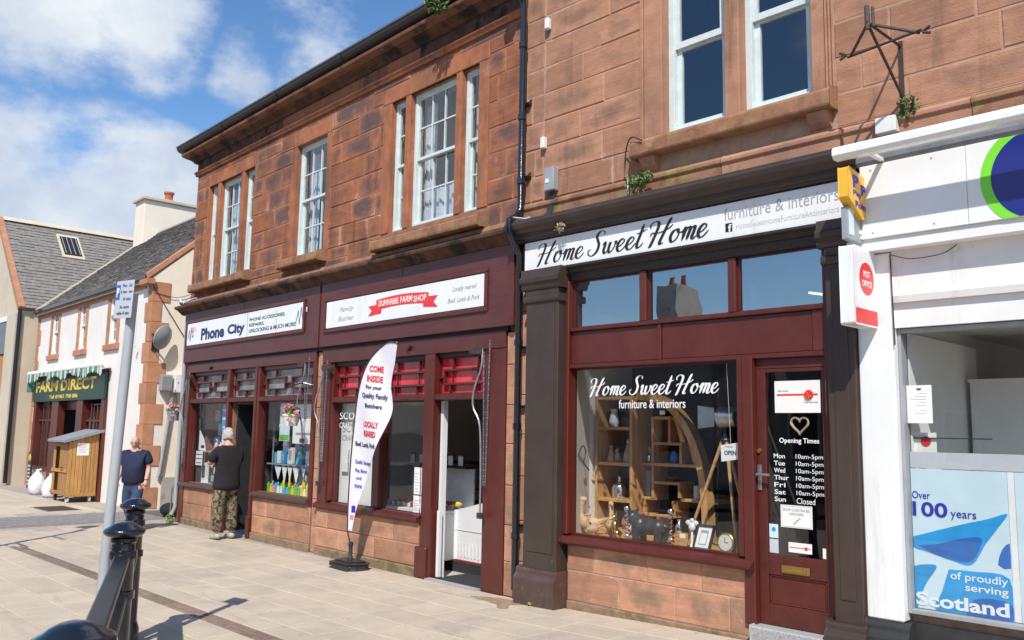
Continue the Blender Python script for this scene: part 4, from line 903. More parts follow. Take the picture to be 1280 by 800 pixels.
# homeware shop
h = sign('shop_sign','long white sign lettered Home Sweet Home over the brown shopfront','B',-6.16,-2.79,3.272,3.57,-.09)
y = -.1025
script_text('Home Sweet Home',h,'ink_black',-5.99,-3.96,3.305,3.55,y,.05,.20)
text('furniture & interiors',h,'ink_grey',-3.81,-2.82,3.425,3.525,y,bold=-.008)
MB().box(-3.80,-3.735,y-.0012,y,3.325,3.40).build('logo','ink_black',h); text('f',h,'vinyl_white',-3.773,-3.742,3.325,3.39,y-.0013,bold=.03)
text('HomeSweetHomeFurnitureAndInteriors',h,'ink_pale',-3.70,-2.82,3.335,3.385,y)
hw = hsw
script_text('Home Sweet Home',hw,'vinyl_white',-5.39,-3.96,1.985,2.175,.029,.06,.20)
text('furniture & interiors',hw,'vinyl_white',-5.03,-4.30,1.875,1.955,.029,bold=.003)
# door lettering and papers
text('Opening Times',door,'vinyl_white',-3.42,-3.09,1.585,1.635,.021,bold=.015)
for k,(d_,t_) in enumerate((('Mon','10am-5pm'),('Tue','10am-5pm'),('Wed','10am-5pm'),('Thur','10am-5pm'),('Fri','10am-5pm'),('Sat','10am-5pm'),('Sun','Closed'))):
    zz = 1.475-k*.0555
    text(d_,door,'vinyl_white',-3.47,-3.47+.028*len(d_)+.01,zz-.0,zz+.036,.021,bold=.008); text(t_,door,'vinyl_white',-3.285,-3.285+(.222 if k<6 else .15),zz-.008,zz+.036,.021,bold=-.004)
def paper(label,fr,x0,x1,z0,z1,y,lines=(),name='notice',th=.002,m='paper',cat='notice',group=None):
    t = thing(name,label,cat,fr,(x0,y,z0),group=group); MB().box(x0,x1,y-th,y,z0,z1).build('sheet',m,t); return t
t = paper('white gift voucher poster with red ribbon and bow, top of the glazed door','B',-3.45,-3.07,1.83,2.08,.019)
MB().box(-3.43,-3.09,.0155,.0168,1.963,1.978).build('ribbon','ribbon_red',t); mb = MB()
for k in range(8): a = k*pi/4; mb.tube([(-3.16,.012,1.97),(-3.16+.03*cos(a),.009,1.97+.03*sin(a)),(-3.16+.036*cos(a+.5),.013,1.97+.036*sin(a+.5))],[.006,.011,.004],6)
mb.build('bow','ribbon_red',t); text('Gift Voucher',t,'ink_grey',-3.42,-3.33,1.995,2.01,.0165); text('Home Sweet Home',t,'ink_grey',-3.2,-3.09,1.905,1.92,.0165)
t = paper('small white card with red ribbon low on the glazed door','B',-3.36,-3.17,.765,.84,.019)
MB().box(-3.35,-3.18,.0155,.0168,.80,.806).build('ribbon','ribbon_red',t); MB().ball((-3.215,.0145,.803),(.014,.004,.014),8,5).build('bow','ribbon_red',t)
t = paper('bordered notice SHOP CONTINUES UPSTAIRS on the glazed door','B',-3.42,-3.16,.95,1.12,.019)
MB().box(-3.41,-3.17,.0155,.0168,.957,.961).box(-3.41,-3.17,.0155,.0168,1.11,1.114).box(-3.41,-3.407,.0155,.0168,.9615,1.1095).box(-3.173,-3.17,.0155,.0168,.9615,1.1095).build('border','ink_pale',t)
text('SHOP CONTINUES',t,'ink_grey',-3.40,-3.18,1.075,1.095,.0165); text('UPSTAIRS',t,'ink_grey',-3.35,-3.23,1.045,1.063,.0165)
mb = MB()
for k in range(4): mb.box(-3.315+k*.014,-3.298+k*.014,.0155,.0168,.98+k*.013,.985+k*.013)
mb.build('stairs_symbol','ink_black',t)
t = paper('pale round-logo sticker left on the glazed door above another','B',-3.52,-3.445,.86,.965,.019,m='poster_sky',name='sticker',cat='sticker')
MB().lathe([(.001,-.001),(.018,-.001),(.018,0)],(-3.482,.0165,.925),14,'y').build('emblem','poster_blue',t)
paper('plain pale sticker left at the foot of the glazed door glass','B',-3.52,-3.445,.745,.85,.019,m='ink_pale',name='sticker',cat='sticker')
paper('white sticker at the lower right corner of the glazed door glass','B',-3.085,-3.052,.745,.82,.019,name='sticker',cat='sticker')
t = thing('heart_decoration','woven wicker heart hanging inside the glazed door','decoration','B',(-3.26,.05,1.74)); 
mb = MB()
for q in range(5):
    pts = []
    for k in range(41):
        a = 2*pi*k/40; hx = 16*sin(a)**3; hz = 13*cos(a)-5*cos(2*a)-2*cos(3*a)-cos(4*a); g = .0045; w = .006
        pts.append((-3.26+hx*g*(1+.04*cos(9*a+q)), .05+w*sin(7*a+q*1.3), 1.74+hz*g+w*cos(7*a+q*1.3)*.7))
    mb.tube(pts,.006,5)
mb.build('wreath','wicker',t,smooth=True)
t = thing('open_sign','white hanging OPEN card on a thread in the homeware shop window','sign','B',(-3.87,.045,1.51)); 
MB().prism([(-3.965,1.565),(-3.785,1.59),(-3.78,1.455),(-3.96,1.43)],.042,.046,'y').build('card','paper',t); text('OPEN',t,'ink_navy',-3.93,-3.82,1.485,1.522,.0415,bold=.02); text('Welcome',t,'ink_grey',-3.92,-3.85,1.548,1.562,.0415)
MB().tube([(-3.87,.045,1.585),(-3.90,.045,2.25)],.0015,4).build('thread','paper',t)
# phone shop
p = sign('shop_sign','white Phone City sign on the left maroon fascia','A',-8.455,-4.415,3.03,3.41,-.102)
y = -.1145
text('Phone',p,'ink_navy',-7.86,-6.95,3.085,3.29,y,bold=.045); text('City',p,'ink_navy',-6.83,-6.21,3.07,3.275,y,bold=.045)
MB().box(-6.135,-6.12,y-.001,y,3.03,3.41).build('panel_joint','ink_grey',p)
text('PHONE ACCESSORIES,',p,'ink_teal',-6.06,-4.92,3.255,3.315,y,bold=.02); text('REPAIRS,',p,'ink_teal',-6.06,-5.56,3.17,3.23,y,bold=.02); text('UNLOCKING & MUCH MORE!',p,'ink_teal',-6.06,-4.58,3.085,3.145,y,bold=.02)
for x0 in (-8.40,-4.86+.28):
    mb = MB(); mb.tube([(x0,y-.001,3.15),(x0+.05,y-.001,3.30),(x0+.09,y-.001,3.10),(x0+.13,y-.001,3.34),(x0+.18,y-.001,3.16),(x0+.24,y-.001,3.2)],.006,4); mb.build('logo','ink_navy',p)
    mb = MB(); mb.box(x0+.16,x0+.23,y-.001,y,3.24,3.34).box(x0+.26,x0+.30,y-.001,y,3.26,3.33); mb.build('logo','petal_pink' if x0<-8 else 'ink_pale',p)
# butcher
p = sign('shop_sign','white butcher sign with a red ribbon banner on the right maroon fascia','A',-3.76,-.50,2.98,3.335,-.102)
def wave(x, k=0): return .035*sin((x+2.02)*2.55+1.57)-.012*(x+2.0)
mb = MB(); n = 16; v = []
for i in range(n+1):
    x = -2.56+1.08*i/n; v += [(x,y-.002,3.105+wave(x)),(x,y-.002,3.235+wave(x)),(x,y,3.105+wave(x)),(x,y,3.235+wave(x))]
mb.add(v,[(4*i,4*i+4,4*i+5,4*i+1) for i in range(n)]+[(4*i+1,4*i+5,4*i+7,4*i+3) for i in range(n)]+[(4*i,4*i+2,4*i+6,4*i+4) for i in range(n)]); mb.build('banner_graphic','ribbon_red',p)
MB().prism([(-2.74,3.055),(-2.44,3.07),(-2.44,3.19),(-2.74,3.185),(-2.66,3.12)],y-.001,y,'y').build('banner_tail','post_red',p); MB().prism([(-1.30,3.045),(-1.58,3.07),(-1.58,3.19),(-1.30,3.185),(-1.38,3.115)],y-.001,y,'y').build('banner_tail','post_red',p)
for i,w_ in enumerate(('DUNNABIE','FARM','SHOP')):
    a,b = ((-2.50,-2.08),(-2.04,-1.80),(-1.765,-1.52))[i]; cx=(a+b)/2
    text(w_,p,'vinyl_white',a,b,3.13+wave(cx),3.205+wave(cx),y-.0025,bold=.01)
text('Family',p,'ink_grey',-3.42,-3.08,3.155,3.235,y,shear=.35); text('Butcher',p,'ink_grey',-3.45,-3.07,3.05,3.115,y,shear=.35)
text('Locally reared',p,'ink_grey',-1.04,-.62,3.175,3.245,y,shear=.35); text('Beef, Lamb & Pork',p,'ink_grey',-1.12,-.56,3.055,3.12,y,shear=.35)
# white lettering on the butcher windows
text('SCOTTISH',wdl,'vinyl_white',-3.56,-2.72,1.765,1.86,.043,bold=.0); text('CRAFT BUTCHERS',wdl,'vinyl_white',-3.56,-2.72,1.655,1.725,.043)
mb = MB().lathe([(.001,-.001),(.05,-.001),(.05,0)],(-3.15,.0425,1.86),14,'y'); mb.build('thistle','vinyl_white',wdl)
paper('white opening notice hanging left inside the butcher window','A',-3.60,-3.44,1.08,1.42,.12)
for i,(a,b,c_,d_) in enumerate(((-1.86,-1.745,.90,1.21),(-1.725,-1.61,.90,1.21),(-1.86,-1.745,.69,.885),(-1.725,-1.61,.69,.885))):
    t = paper(('top left','top right','bottom left','bottom right')[i]+' sheet of four printed price lists in the butcher window','A',a,b,c_,d_,.042,group='price lists in the butcher window')
    for k in range(7): MB().box(a+.015,b-.015-.02*(k%3),.0385,.0397,c_+.03+k*(d_-c_-.07)/7,c_+.034+k*(d_-c_-.07)/7).build('print_line','ink_grey' if k!=6 else 'ink_red',t)
# post office fascia logo (ring of green round a blue disc, cut off by the board)
lg = thing('logo_sign','round green and blue emblem on the white post office fascia','sign','B',(-1.47,-.236,3.33))
def disc_clip(cx,cz,r,z0,z1,y0,y1,r_in=0,n=64):
    pts=[(cx+r*cos(2*pi*k/n), min(max(cz+r*sin(2*pi*k/n),z0),z1)) for k in range(n)]; return MB().prism(pts,y0,y1,'y')
disc_clip(-1.455,3.33,.345,3.063,3.598,-.238,-.236).build('ring','logo_green',lg); disc_clip(-1.435,3.33,.30,3.064,3.597,-.2398,-.2382).build('disc','logo_blue',lg)
# post office hanging sign, square to the wall
s = thing('hanging_sign','white projecting POST OFFICE sign with red disc and red foot band','sign','B',(-2.60,-.28,2.7))
pr = [(-.47,2.97),(-.46,2.985),(-.13,2.975),(-.09,2.93),(-.075,2.44),(-.085,2.43),(-.46,2.43),(-.47,2.44)]
MB().prism(pr,-2.665,-2.56).build('lightbox','white_gloss',s,bevel=.004)
PX = lambda X: (lambda u,v,w: (X+w, u, v))
MB().lathe([(.001,0),(.118,0),(.118,.0015)],(-2.5599,-.272,2.765),32,'x').build('disc','post_red',s)
text('POST',s,'vinyl_white',-.325,-.215,2.775,2.82,0,P=PX(-2.558),bold=.008); text('OFFICE',s,'vinyl_white',-.35,-.19,2.705,2.75,0,P=PX(-2.558),bold=.008)
MB().box(-2.66,-2.5585,-.462,-.083,2.440,2.545).build('foot_band','post_red',s)
MB().box(-2.65,-2.62,-.08,.0,2.86,2.88).box(-2.65,-2.62,-.08,.0,2.5,2.52).build('bracket','white_plastic',s)
# pay point sign
s = thing('hanging_sign','yellow arrow shaped Pay Point sign projecting from the shop cornice end','sign','B',(-2.6,-.3,3.4))
MB().prism([(-.50,3.535),(-.49,3.545),(-.13,3.49),(-.12,3.475),(-.12,3.29),(-.27,3.20),(-.285,3.20),(-.50,3.325)],-2.64,-2.565).build('lightbox','pp_yellow',s,bevel=.005)
PQ = lambda u,v,w: (-2.565+w, u, v-.12*(u+.3))
Q=lambda u,v,w:(-2.5645+w,u,v-.05*(u+.3))
text('P',s,'ink_blue',-.43,-.34,3.40,3.495,P=Q,bold=.05); text('P',s,'ink_blue',-.30,-.22,3.375,3.45,P=Q,bold=.05)
text('Pay',s,'ink_blue',-.43,-.29,3.335,3.385,P=Q,bold=.03); text('Point',s,'ink_blue',-.40,-.20,3.265,3.312,P=Q,bold=.03)
MB().box(-2.63,-2.60,-.12,-.0,3.42,3.44).build('bracket','dark_plastic',s)
s = thing('hanging_sign','small grey projecting sign hanging under the yellow arrow sign','sign','B',(-2.6,-.3,3.1))
MB().box(-2.65,-2.60,-.45,-.11,3.035,3.27).build('lightbox','grey_plastic',s,bevel=.004); MB().box(-2.5995,-2.598,-.44,-.36,3.07,3.26).build('flash','poster_sky',s)
MB().box(-2.5995,-2.598,-.28,-.14,3.10,3.125).box(-2.5995,-2.598,-.26,-.14,3.065,3.085).build('print_line','vinyl_white',s)
MB().box(-2.64,-2.61,-.11,.0,3.1,3.12).build('bracket','dark_plastic',s)

# ================================================================== COTTAGE  (white, sandstone dressings, farm shop)
random.seed(61)
Cg = thing('cottage','white rendered cottage with sandstone quoins, slate roof and dark red farm shop front','cottage','C'); ORG[Cg.name] = (0,0,0)
CL = -8.3; EZ = 4.62; CT = 'cottage_stone'
cw = [(-7.05,-6.22),(-4.78,-4.0),(-2.62,-1.80)]   # surrounds' outer edges
WZ0, WZ1 = 3.27, 4.55
ch_ = [(a+.15,b-.15,WZ0+.12,WZ1-.02) for a,b in cw]+[(-7.75,-2.3,-.1,2.80)]
mb = MB()
for (a,b,c_,d) in cut([(CL,0,-.2,EZ-.02)], ch_): mb.box(a,b,.0,.3,c_,d)
mb.build('front_wall','render_white',Cg)
MB().box(-.3,-.001,.3005,5.6,-.2,EZ-.02).build('gable_wall','render_cream',Cg)
MB().prism([(.0,EZ-.0195),(5.6,EZ-.0195),(2.8,7.2)],-.3,-.002).build('gable_wall','render_cream',Cg)
MB().box(CL,CL+.3,.301,5.6,-.2,EZ).box(CL,-.3,5.601,5.8,-.2,EZ).build('back_wall','render_cream',Cg)
MB().prism([(.0,EZ),(5.6,EZ),(2.8,7.2)],CL,CL+.28).build('gable_wall','render_cream',Cg)
for k in range(11):
    z = .02+k*.41; big = k%2
    MB().box(-(.34 if big else .20),.018,-.018,(.20 if big else .36),z+.003,z+.407).build('quoin',CT,Cg,bevel=.006)
    MB().box(CL-.0,CL+(.34 if big else .2),-.018,.0,z+.003,z+.407).build('quoin',CT,Cg,bevel=.006)
for k in range(11): # middle run beside the shop front
    pass
MB().box(.001,.03,.42,5.5,-.1,.62).build('plinth','render_grey',Cg,bevel=.006)
MB().box(CL,-.342,-.03,.0,EZ-.20,EZ-.02).build('eaves_course',CT,Cg); MB().box(-.36,.10,-.16,.0,EZ-.155,EZ-.05).build('eaves_corbel',CT,Cg)
MB().prism([(-.05,EZ-.05),(-.16,EZ-.04),(-.17,EZ+.04),(-.14,EZ+.045),(-.05,EZ+.0)],CL,-.02).build('gutter','iron_black',Cg)
for (a,b) in cw:
    MB().box(a,a+.15,-.02,.03,WZ0+.12,WZ1).build('surround',CT,Cg); MB().box(b-.15,b,-.02,.03,WZ0+.12,WZ1).build('surround',CT,Cg)
    MB().box(a-.06,b+.06,-.06,.10,WZ0-.02,WZ0+.119).build('sill',CT,Cg,bevel=.01)
    sash(Cg,a+.151,b-.151,WZ0+.12,WZ1-.02,2,2,y=.005,paint='white_paint',stile=.05,sw=.04,bar=.02)
room(Cg,CL+.4,-.4,.34,3,3.1,4.56,'room_dark',name='upper_room')
# roof with real slates in courses
RA = math.atan2(7.18-EZ, 2.86); 
def slated(parent, x0,x1,y0,z0,ang,length,mats,tf=None,row=.105,w=.17,seed=1):
    random.seed(seed); mb = MB(); r = 0; d = 0
    while d < length:
        x = x0 - random.random()*w
        while x < x1:
            l = w*random.uniform(.8,1.2); a,b = max(x,x0),min(x+l,x1)-.004
            if b-a > .02:
                h = .010+random.uniform(0,.006); e = min(d+row*1.5,length)
                ya,za = y0+d*cos(ang), z0+d*sin(ang); yb,zb = y0+e*cos(ang), z0+e*sin(ang)
                n_ = (-sin(ang)*h*2, cos(ang)*h*2); q = random.uniform(-.012,.012)
                mb.add([(a,ya-q+n_[0],za+n_[1]),(b,ya-q+n_[0],za+n_[1]),(b,yb,zb),(a,yb,zb),(a,ya-q,za),(b,ya-q,za)],[(0,1,2,3),(0,4,5,1)])
            x += l
        d += row; r += 1
    o = mb.build('slates',mats,parent,recalc=False,tf=tf); o['kind'] = 'stuff'; return o
MB().prism([(-.12,EZ-.03),(2.8,7.16),(5.75,EZ-.03),(5.75,EZ-.12),(2.8,7.05),(-.12,EZ-.12)],CL,-.01).build('roof','slate_pale',Cg)
slated(Cg,CL+.02,-.02,-.13,EZ-.02,RA,3.86,'slate_pale',seed=2)
MB().prism([(-.16,EZ+.02),(2.8,7.26),(2.8,7.17),(-.12,EZ-.04)],-.16,.02).build('verge_coping',CT,Cg,bevel=.008)
MB().prism([(-.16,EZ+.02),(2.8,7.26),(2.8,7.17),(-.12,EZ-.04)],CL-.05,CL+.14).build('verge_coping','render_tan',Cg,bevel=.008)
MB().prism([(2.66,7.14),(2.8,7.27),(2.94,7.14)],CL+.15,-.16).build('ridge','slate',Cg,bevel=.004)
cm_ = MB().box(CL+.0,CL+.75,2.3,3.8,6.4,8.12).build('chimney','render_cream',Cg,bevel=.01)
MB().box(CL-.08,CL+.83,2.22,3.88,8.121,8.21).build('chimney_cap','render_tan',cm_,bevel=.01)
MB().lathe([(.12,0),(.14,.08),(.11,.12),(.12,.26),(.15,.28),(.15,.33),(.10,.33)],(CL+.40,3.1,8.21),14).build('chimney_pot','terracotta',cm_,smooth=True)
# shop front of the farm shop
def cpost(x0,x1,z0,z1,y0=-.07,y1=.1,nm='post'): MB().box(x0,x1,y0,y1,z0,z1).build(nm,M_,Cg,bevel=.008)
for (a,b) in ((-7.80,-7.58),(-6.15,-5.6),(-4.15,-3.70),(-2.42,-2.20)): cpost(a,b,0,2.19)
MB().box(-7.57,-6.16,-.04,.1,0,.5).build('stall_riser','sandstone_riser',Cg); MB().box(-3.69,-2.43,-.04,.1,0,.5).build('stall_riser','sandstone_riser',Cg)
for (a,b) in ((-7.57,-6.16),(-3.69,-2.43)):
    MB().box(a,b,-.08,.1,.501,.56).build('window_sill',M_,Cg); w_ = shop_window(Cg,a,b,.56,2.1,'shop_glass',y=.06)
    for k in range(1,3): MB().box(a+(b-a)*k/3-.02,a+(b-a)*k/3+.02,.0,.05,.58,2.08).build('mullion',M_,w_)
    MB().box(a+.02,b-.02,.0,.048,1.70,1.74).build('glazing_bar',M_,w_)
MB().box(-5.6,-4.15,.1,.16,1.98,2.19).build('door_head',M_,Cg)
MB().box(-5.05,-4.16,.5,.55,0,1.98).build('door_leaf',M_,Cg); MB().box(-5.0,-4.6,.49,.499,.5,1.8).build('door_glass','room_grey',Cg)
MB().box(-5.6,-5.06,.55,.60,0,1.98).build('door_leaf','dark_wall',Cg)
room(Cg,-7.7,-2.35,.31,2.5,0,2.7,'dark_wall','floor_vinyl','farm_shop_room')
MB().box(-7.3,-6.3,.22,.24,.6,1.6).build('window_blind','net_curtain',Cg)
MB().box(-7.85,-2.15,-.05,.05,2.80,2.86).build('awning_board',M_,Cg)
fs = thing('shop_sign','dark green sign with gold FARM DIRECT lettering under the striped awning','sign','C',(-7.8,-.06,2.2))
MB().box(-7.82,-2.18,-.10,-.05,2.19,2.78).build('board','dark_green',fs,bevel=.005)
text('FARM DIRECT',fs,'gold_paint',-7.55,-2.75,2.43,2.70,-.101,bold=.03,th=.006); text('Tel: 01461 758 086',fs,'gold_paint',-6.3,-4.0,2.25,2.345,-.101,bold=.03,th=.006)
aw = thing('awning','part rolled green and white striped awning with scalloped edge over the farm shop sign','awning','C',(-5,-.1,2.9))
MB().tube([(-8.1,-.16,2.93),(-2.0,-.16,2.93)],.065,12).build('roller','white_paint',aw,smooth=True)
random.seed(8); st = [MB(),MB()]
for k in range(48):
    a = -8.05+k*.125; drop = .19+.05*sin(k*.55)+(.10 if 20<k<30 else 0)*0
    if 7 < k < 14 or 27 < k < 31: drop = .08
    st[k%2].prism([(a,2.90),(a+.124,2.90),(a+.124,2.90-drop*.75),(a+.062,2.90-drop),(a,2.90-drop*.75)],-.235-.03*sin(k*.8),-.225-.03*sin(k*.8),'y')
st[0].build('valance_stripe','awning_green',aw); st[1].build('valance_stripe','awning_cream',aw)
MB().box(-8.10,-8.06,-.20,-.02,2.45,2.9).build('side_curtain','awning_green',aw)
# services on the gable
dish = thing('satellite_dish','grey satellite dish on the cream gable of the cottage','satellite dish','C',(.3,.35,3.3))
pf = []; 
for k in range(8): r = .25*k/7; pf.append((r, .085*(r/.25)**2))
m_ = Matrix.Translation((.28,.22,3.36)) @ Matrix.Rotation(radians(-58),4,'Z') @ Matrix.Rotation(radians(72),4,'X')
# dish opens towards the sun side of the street
def xf(v): q = m_ @ Vector(v); return (q.x,q.y,q.z)
MB().lathe(pf+[(.253,.090)]+[(r,h-.012) for r,h in reversed(pf)],(0,0,0),28).build('reflector','grey_plastic',dish,smooth=True,tf=xf)
MB().tube([(0,-.27,.06),(0,-.30,.22),(0,-.02,.33)],.009,6).ball((0,-.01,.34),(.03,.03,.045)).build('feed_arm','dark_plastic',dish,tf=xf)
MB().tube([(.02,.10,3.20),(.20,.14,3.24),(.27,.2,3.36)],.018,8).box(.02,.035,.04,.16,3.12,3.28).build('mount','iron_black',dish)
b_ = thing('meter_box','white meter box on the cream gable beside the hanging basket','meter box','C',(.05,.62,2.4)); MB().box(.02,.20,.50,.92,2.30,2.68).build('case','white_plastic',b_,bevel=.01); MB().lathe([(.001,.0),(.012,0),(.012,.006)],(.2,.56,2.50),8,'x').build('lock','dark_metal',b_)
b_ = thing('meter_box','small louvred grey vent box left of the white meter box','vent','C',(.05,.3,2.4)); MB().box(.02,.16,.24,.46,2.33,2.65).build('case','grey_plastic',b_,bevel=.008)
for k in range(7): MB().box(.161,.167,.25,.45,2.36+k*.04,2.38+k*.04).build('louvre','ink_grey',b_)
t = thing('waste_pipe','grey plastic pipe running down the cream gable from the vent box','pipe','C',(.06,.45,1)); MB().tube([(.06,.52,2.29),(.06,.36,.72),(.06,.33,.62)],.035,10).build('pipe','grey_plastic',t,smooth=True)
t = thing('cable','thin dark cable looping from the cottage eaves across the gable','cable','C',(.02,.1,4))
pts = spline([(.03,.0,4.42),(.03,.35,3.92),(.03,.8,3.3),(.03,1.2,2.8)],8); MB().tube(pts,.008,5).build('wire','dark_plastic',t)
pts = spline([(.03,.02,4.30),(.03,.5,4.25),(.03,.95,4.45),(.03,1.3,4.7)],8); MB().tube(pts,.006,5).build('wire','dark_plastic',t)
t = thing('wall_light','small white wall camera on the cottage front near the corner','camera','C',(-.5,-.1,3.3)); MB().box(-.55,-.50,-.16,-.10,3.22,3.27).tube([(-.5,.0,3.2),(-.5,-.08,3.21),(-.5,-.12,3.24)],.01,6).build('body','white_plastic',t)
t = thing('sandwich_board','tall green and yellow advertising board by the left farm shop window','sign board','C',(-6.9,-.25,0)); MB().box(-7.1,-6.82,-.26,-.22,.02,.93).build('panel','dark_green',t,bevel=.01)
for k in range(6): MB().box(-7.06,-6.86,-.262,-.2602,.1+k*.09,.14+k*.09).build('print_line','ink_pale',t)
MB().ball((-6.96,-.262,.78),(.11,.01,.09)).build('emblem','petal_yellow',t)
# wooden log store on wheels
sh = thing('wheeled_wooden_store','wooden plank store on castors with sloping grey felt roof outside the farm shop','wooden store','w',(-20.1,.2,0))
X0,X1,Y0,Y1 = -20.6,-19.62,-.10,.50
n = 8
for k in range(n):
    a,b = Y0+(Y1-Y0)*k/n, Y0+(Y1-Y0)*(k+1)/n; zt = 1.27+.20*(a-Y0)/(Y1-Y0)
    MB().box(X1-.022,X1,a+.003,b-.003,.16,zt).build('plank','fence_wood',sh,bevel=.003)
MB().box(X1-.045,X1+.012,Y0-.02,Y1,.12,.19).build('bottom_rail','fence_wood',sh,bevel=.004)
for k in range(7):
    a,b = X0+(X1-X0)*k/7, X0+(X1-X0)*(k+1)/7
    if k in (3,4,5): MB().box(a+.004,b-.004,Y0,Y0+.02,.16,1.24).build('plank','fence_wood',sh,bevel=.003)
    elif k in (0,6): MB().box(a+.004,b-.004,Y0,Y0+.02,.12,1.26).build('plank','fence_wood',sh,bevel=.003)
for zz in (.16,.62,1.16): MB().box(X0,X1-.03,Y0-.022,Y0-.001,zz,zz+.07).build('rail','fence_wood',sh,bevel=.003)
MB().box(X0,X1-.03,Y0+.03,Y1,.14,.17).build('floor','fence_wood',sh); MB().box(X0,X1-.03,Y1-.02,Y1,.17,1.42).build('back_panel','fence_wood',sh); MB().box(X0,X0+.02,Y0+.03,Y1-.03,.17,1.2).build('side_panel','fence_wood',sh)
MB().prism([(Y0-.12,1.25),(Y0-.12,1.30),(Y1+.06,1.53),(Y1+.06,1.48)],X0-.06,X1+.08).build('roof','felt_grey',sh,bevel=.006)
for (x,y) in ((X0+.1,Y0+.07),(X1-.08,Y0+.06),(X1-.08,Y1-.1)):
    w_ = MB().lathe([(.03,-.02),(.062,-.02),(.065,0),(.062,.02),(.03,.02)],(x,y,.065),12,'y').build('castor','white_plastic' if x > -20 else 'dark_plastic',sh); MB().box(x-.03,x+.03,y-.03,y+.03,.07,.12).build('bracket','iron_black',w_)
MB().box(X1+.001,X1+.004,Y0+.16,Y0+.40,.98,1.24).build('paper_notice','paper',sh); 
for k in range(5): MB().box(X1+.0042,X1+.0052,Y0+.19,Y0+.37-.03*(k%2),1.03+k*.035,1.04+k*.035).build('print_line','ink_red' if k%2 else 'ink_grey',sh)
MB().tube([(X0+.62,Y0-.03,.72),(X0+.62,Y0-.06,.72),(X0+.80,Y0-.06,.72),(X0+.80,Y0-.03,.72)],.01,6).build('latch','iron_black',sh)
# white sacks
def sack(loc,sx,sz,label,seed):
    random.seed(seed); v=[];n=14;m=9; mb=MB()
    prof=[(.0,.0),(.85,.0),(1,.12),(1.02,.35),(.93,.55),(.72,.72),(.40,.86),(.22,.92),(.34,1.02)]
    for (r,h) in prof:
        for k in range(n):
            a=2*pi*k/n; q=r*sx*(1+.10*sin(3*a+h*5+seed)+random.uniform(-.06,.06)); v.append((max(q,.005)*cos(a),max(q,.005)*sin(a)*.8,h*sz+(random.uniform(-.02,.02) if h>.1 else 0)))
    f=[(i*n+k,i*n+(k+1)%n,(i+1)*n+(k+1)%n,(i+1)*n+k) for i in range(len(prof)-1) for k in range(n)]; f.append(tuple(range(n)))
    mb.add(v,f); return one(mb,'sack','bag_white',label,'sack','w',loc,smooth=2,group='white sacks beside the wooden store')
sack((-22.35,.13,0),.24,.56,'plump white sack farthest from the wooden store, below the green board',3); sack((-21.35,.12,0),.21,.52,'white sack leaning against the left side of the wooden store',5)

# ================================================================== HOUSE 3 (slate roof, street gable) and the far left
G = thing('gabled_house','tan gabled house with large dark slate roof beyond the white cottage','house','w',(-29,.45,0))
MB().box(-32,-26.0,.45,8.5,-.2,4.8).build('wall','render_tan',G)
MB().prism([(-32,4.8),(-26.0,4.8),(-29,7.68)],.45,.7,'y').build('gable','render_tan',G); MB().prism([(-32,4.8),(-26.0,4.8),(-29,7.68)],8.2,8.5,'y').build('gable','render_tan',G)
MB().prism([(-29,7.74),(-25.9,4.76),(-25.98,4.68),(-29,7.62),(-32.02,4.68),(-32.1,4.76)],.42,8.6,'y').build('roof','slate',G)
ra2 = math.atan2(7.74-4.76,3.1)
slated(G,.45,8.55,0,0,ra2,4.27,'slate',tf=lambda v:(-25.88-v[1], v[0], 4.74+v[2]),row=.15,w=.24,seed=5)
MB().prism([(-29,7.80),(-25.86,4.78),(-25.96,4.68),(-29,7.66)],.30,.46,'y').build('verge','cottage_stone',G)
MB().prism([(-29.15,7.70),(-29,7.84),(-28.85,7.70)],.45,8.5,'y').build('ridge','render_tan',G)
sk = MB(); 
def rp(y,t,h=0): return (-29+3.1*t+h*.69, y, 7.74-2.98*t+h*.72)
for (ya,yb,ta,tb,nm,m_) in ((1.86,2.50,.10,.38,'skylight_frame','render_tan'),(1.93,2.43,.13,.35,'skylight_pane','upper_glass')):
    h = .05 if nm=='skylight_frame' else .07
    MB().add([rp(ya,ta,h),rp(yb,ta,h),rp(yb,tb,h),rp(ya,tb,h),rp(ya,ta,0),rp(yb,ta,0),rp(yb,tb,0),rp(ya,tb,0)],[(0,1,2,3),(0,4,5,1),(1,5,6,2),(2,6,7,3),(3,7,4,0)]).build(nm,m_ if nm=='skylight_frame' else 'cloth_black',G)
mb = MB()
for k in range(4):
    y = 1.98+.4*k/3; mb.add([rp(y-.009,.14,.085),rp(y+.009,.14,.085),rp(y+.009,.34,.085),rp(y-.009,.34,.085),rp(y-.009,.14,.07),rp(y+.009,.14,.07),rp(y+.009,.34,.07),rp(y-.009,.34,.07)],[(0,1,2,3),(0,4,5,1),(1,5,6,2),(2,6,7,3),(3,7,4,0)])
mb.build('skylight_bar','grey_plastic',G)
MB().box(-26.9,-26.05,.30,.449,0,4.6).build('pilaster','render_tan',G); MB().box(-32,-26.95,.34,.449,3.55,4.45).build('fascia','grey_board',G); MB().box(-32,-26.95,.32,.448,4.46,4.6).build('fascia_cap','white_paint',G)
for k in range(5): MB().box(-32+k*1.0,-31.05+k*1.0,.38,.448,.1,3.54).build('door_panel','ochre',G,bevel=.02)
MB().tube([(-25.95,.36,4.7),(-25.93,.36,.05)],.05,10).build('downpipe','iron_black',G)

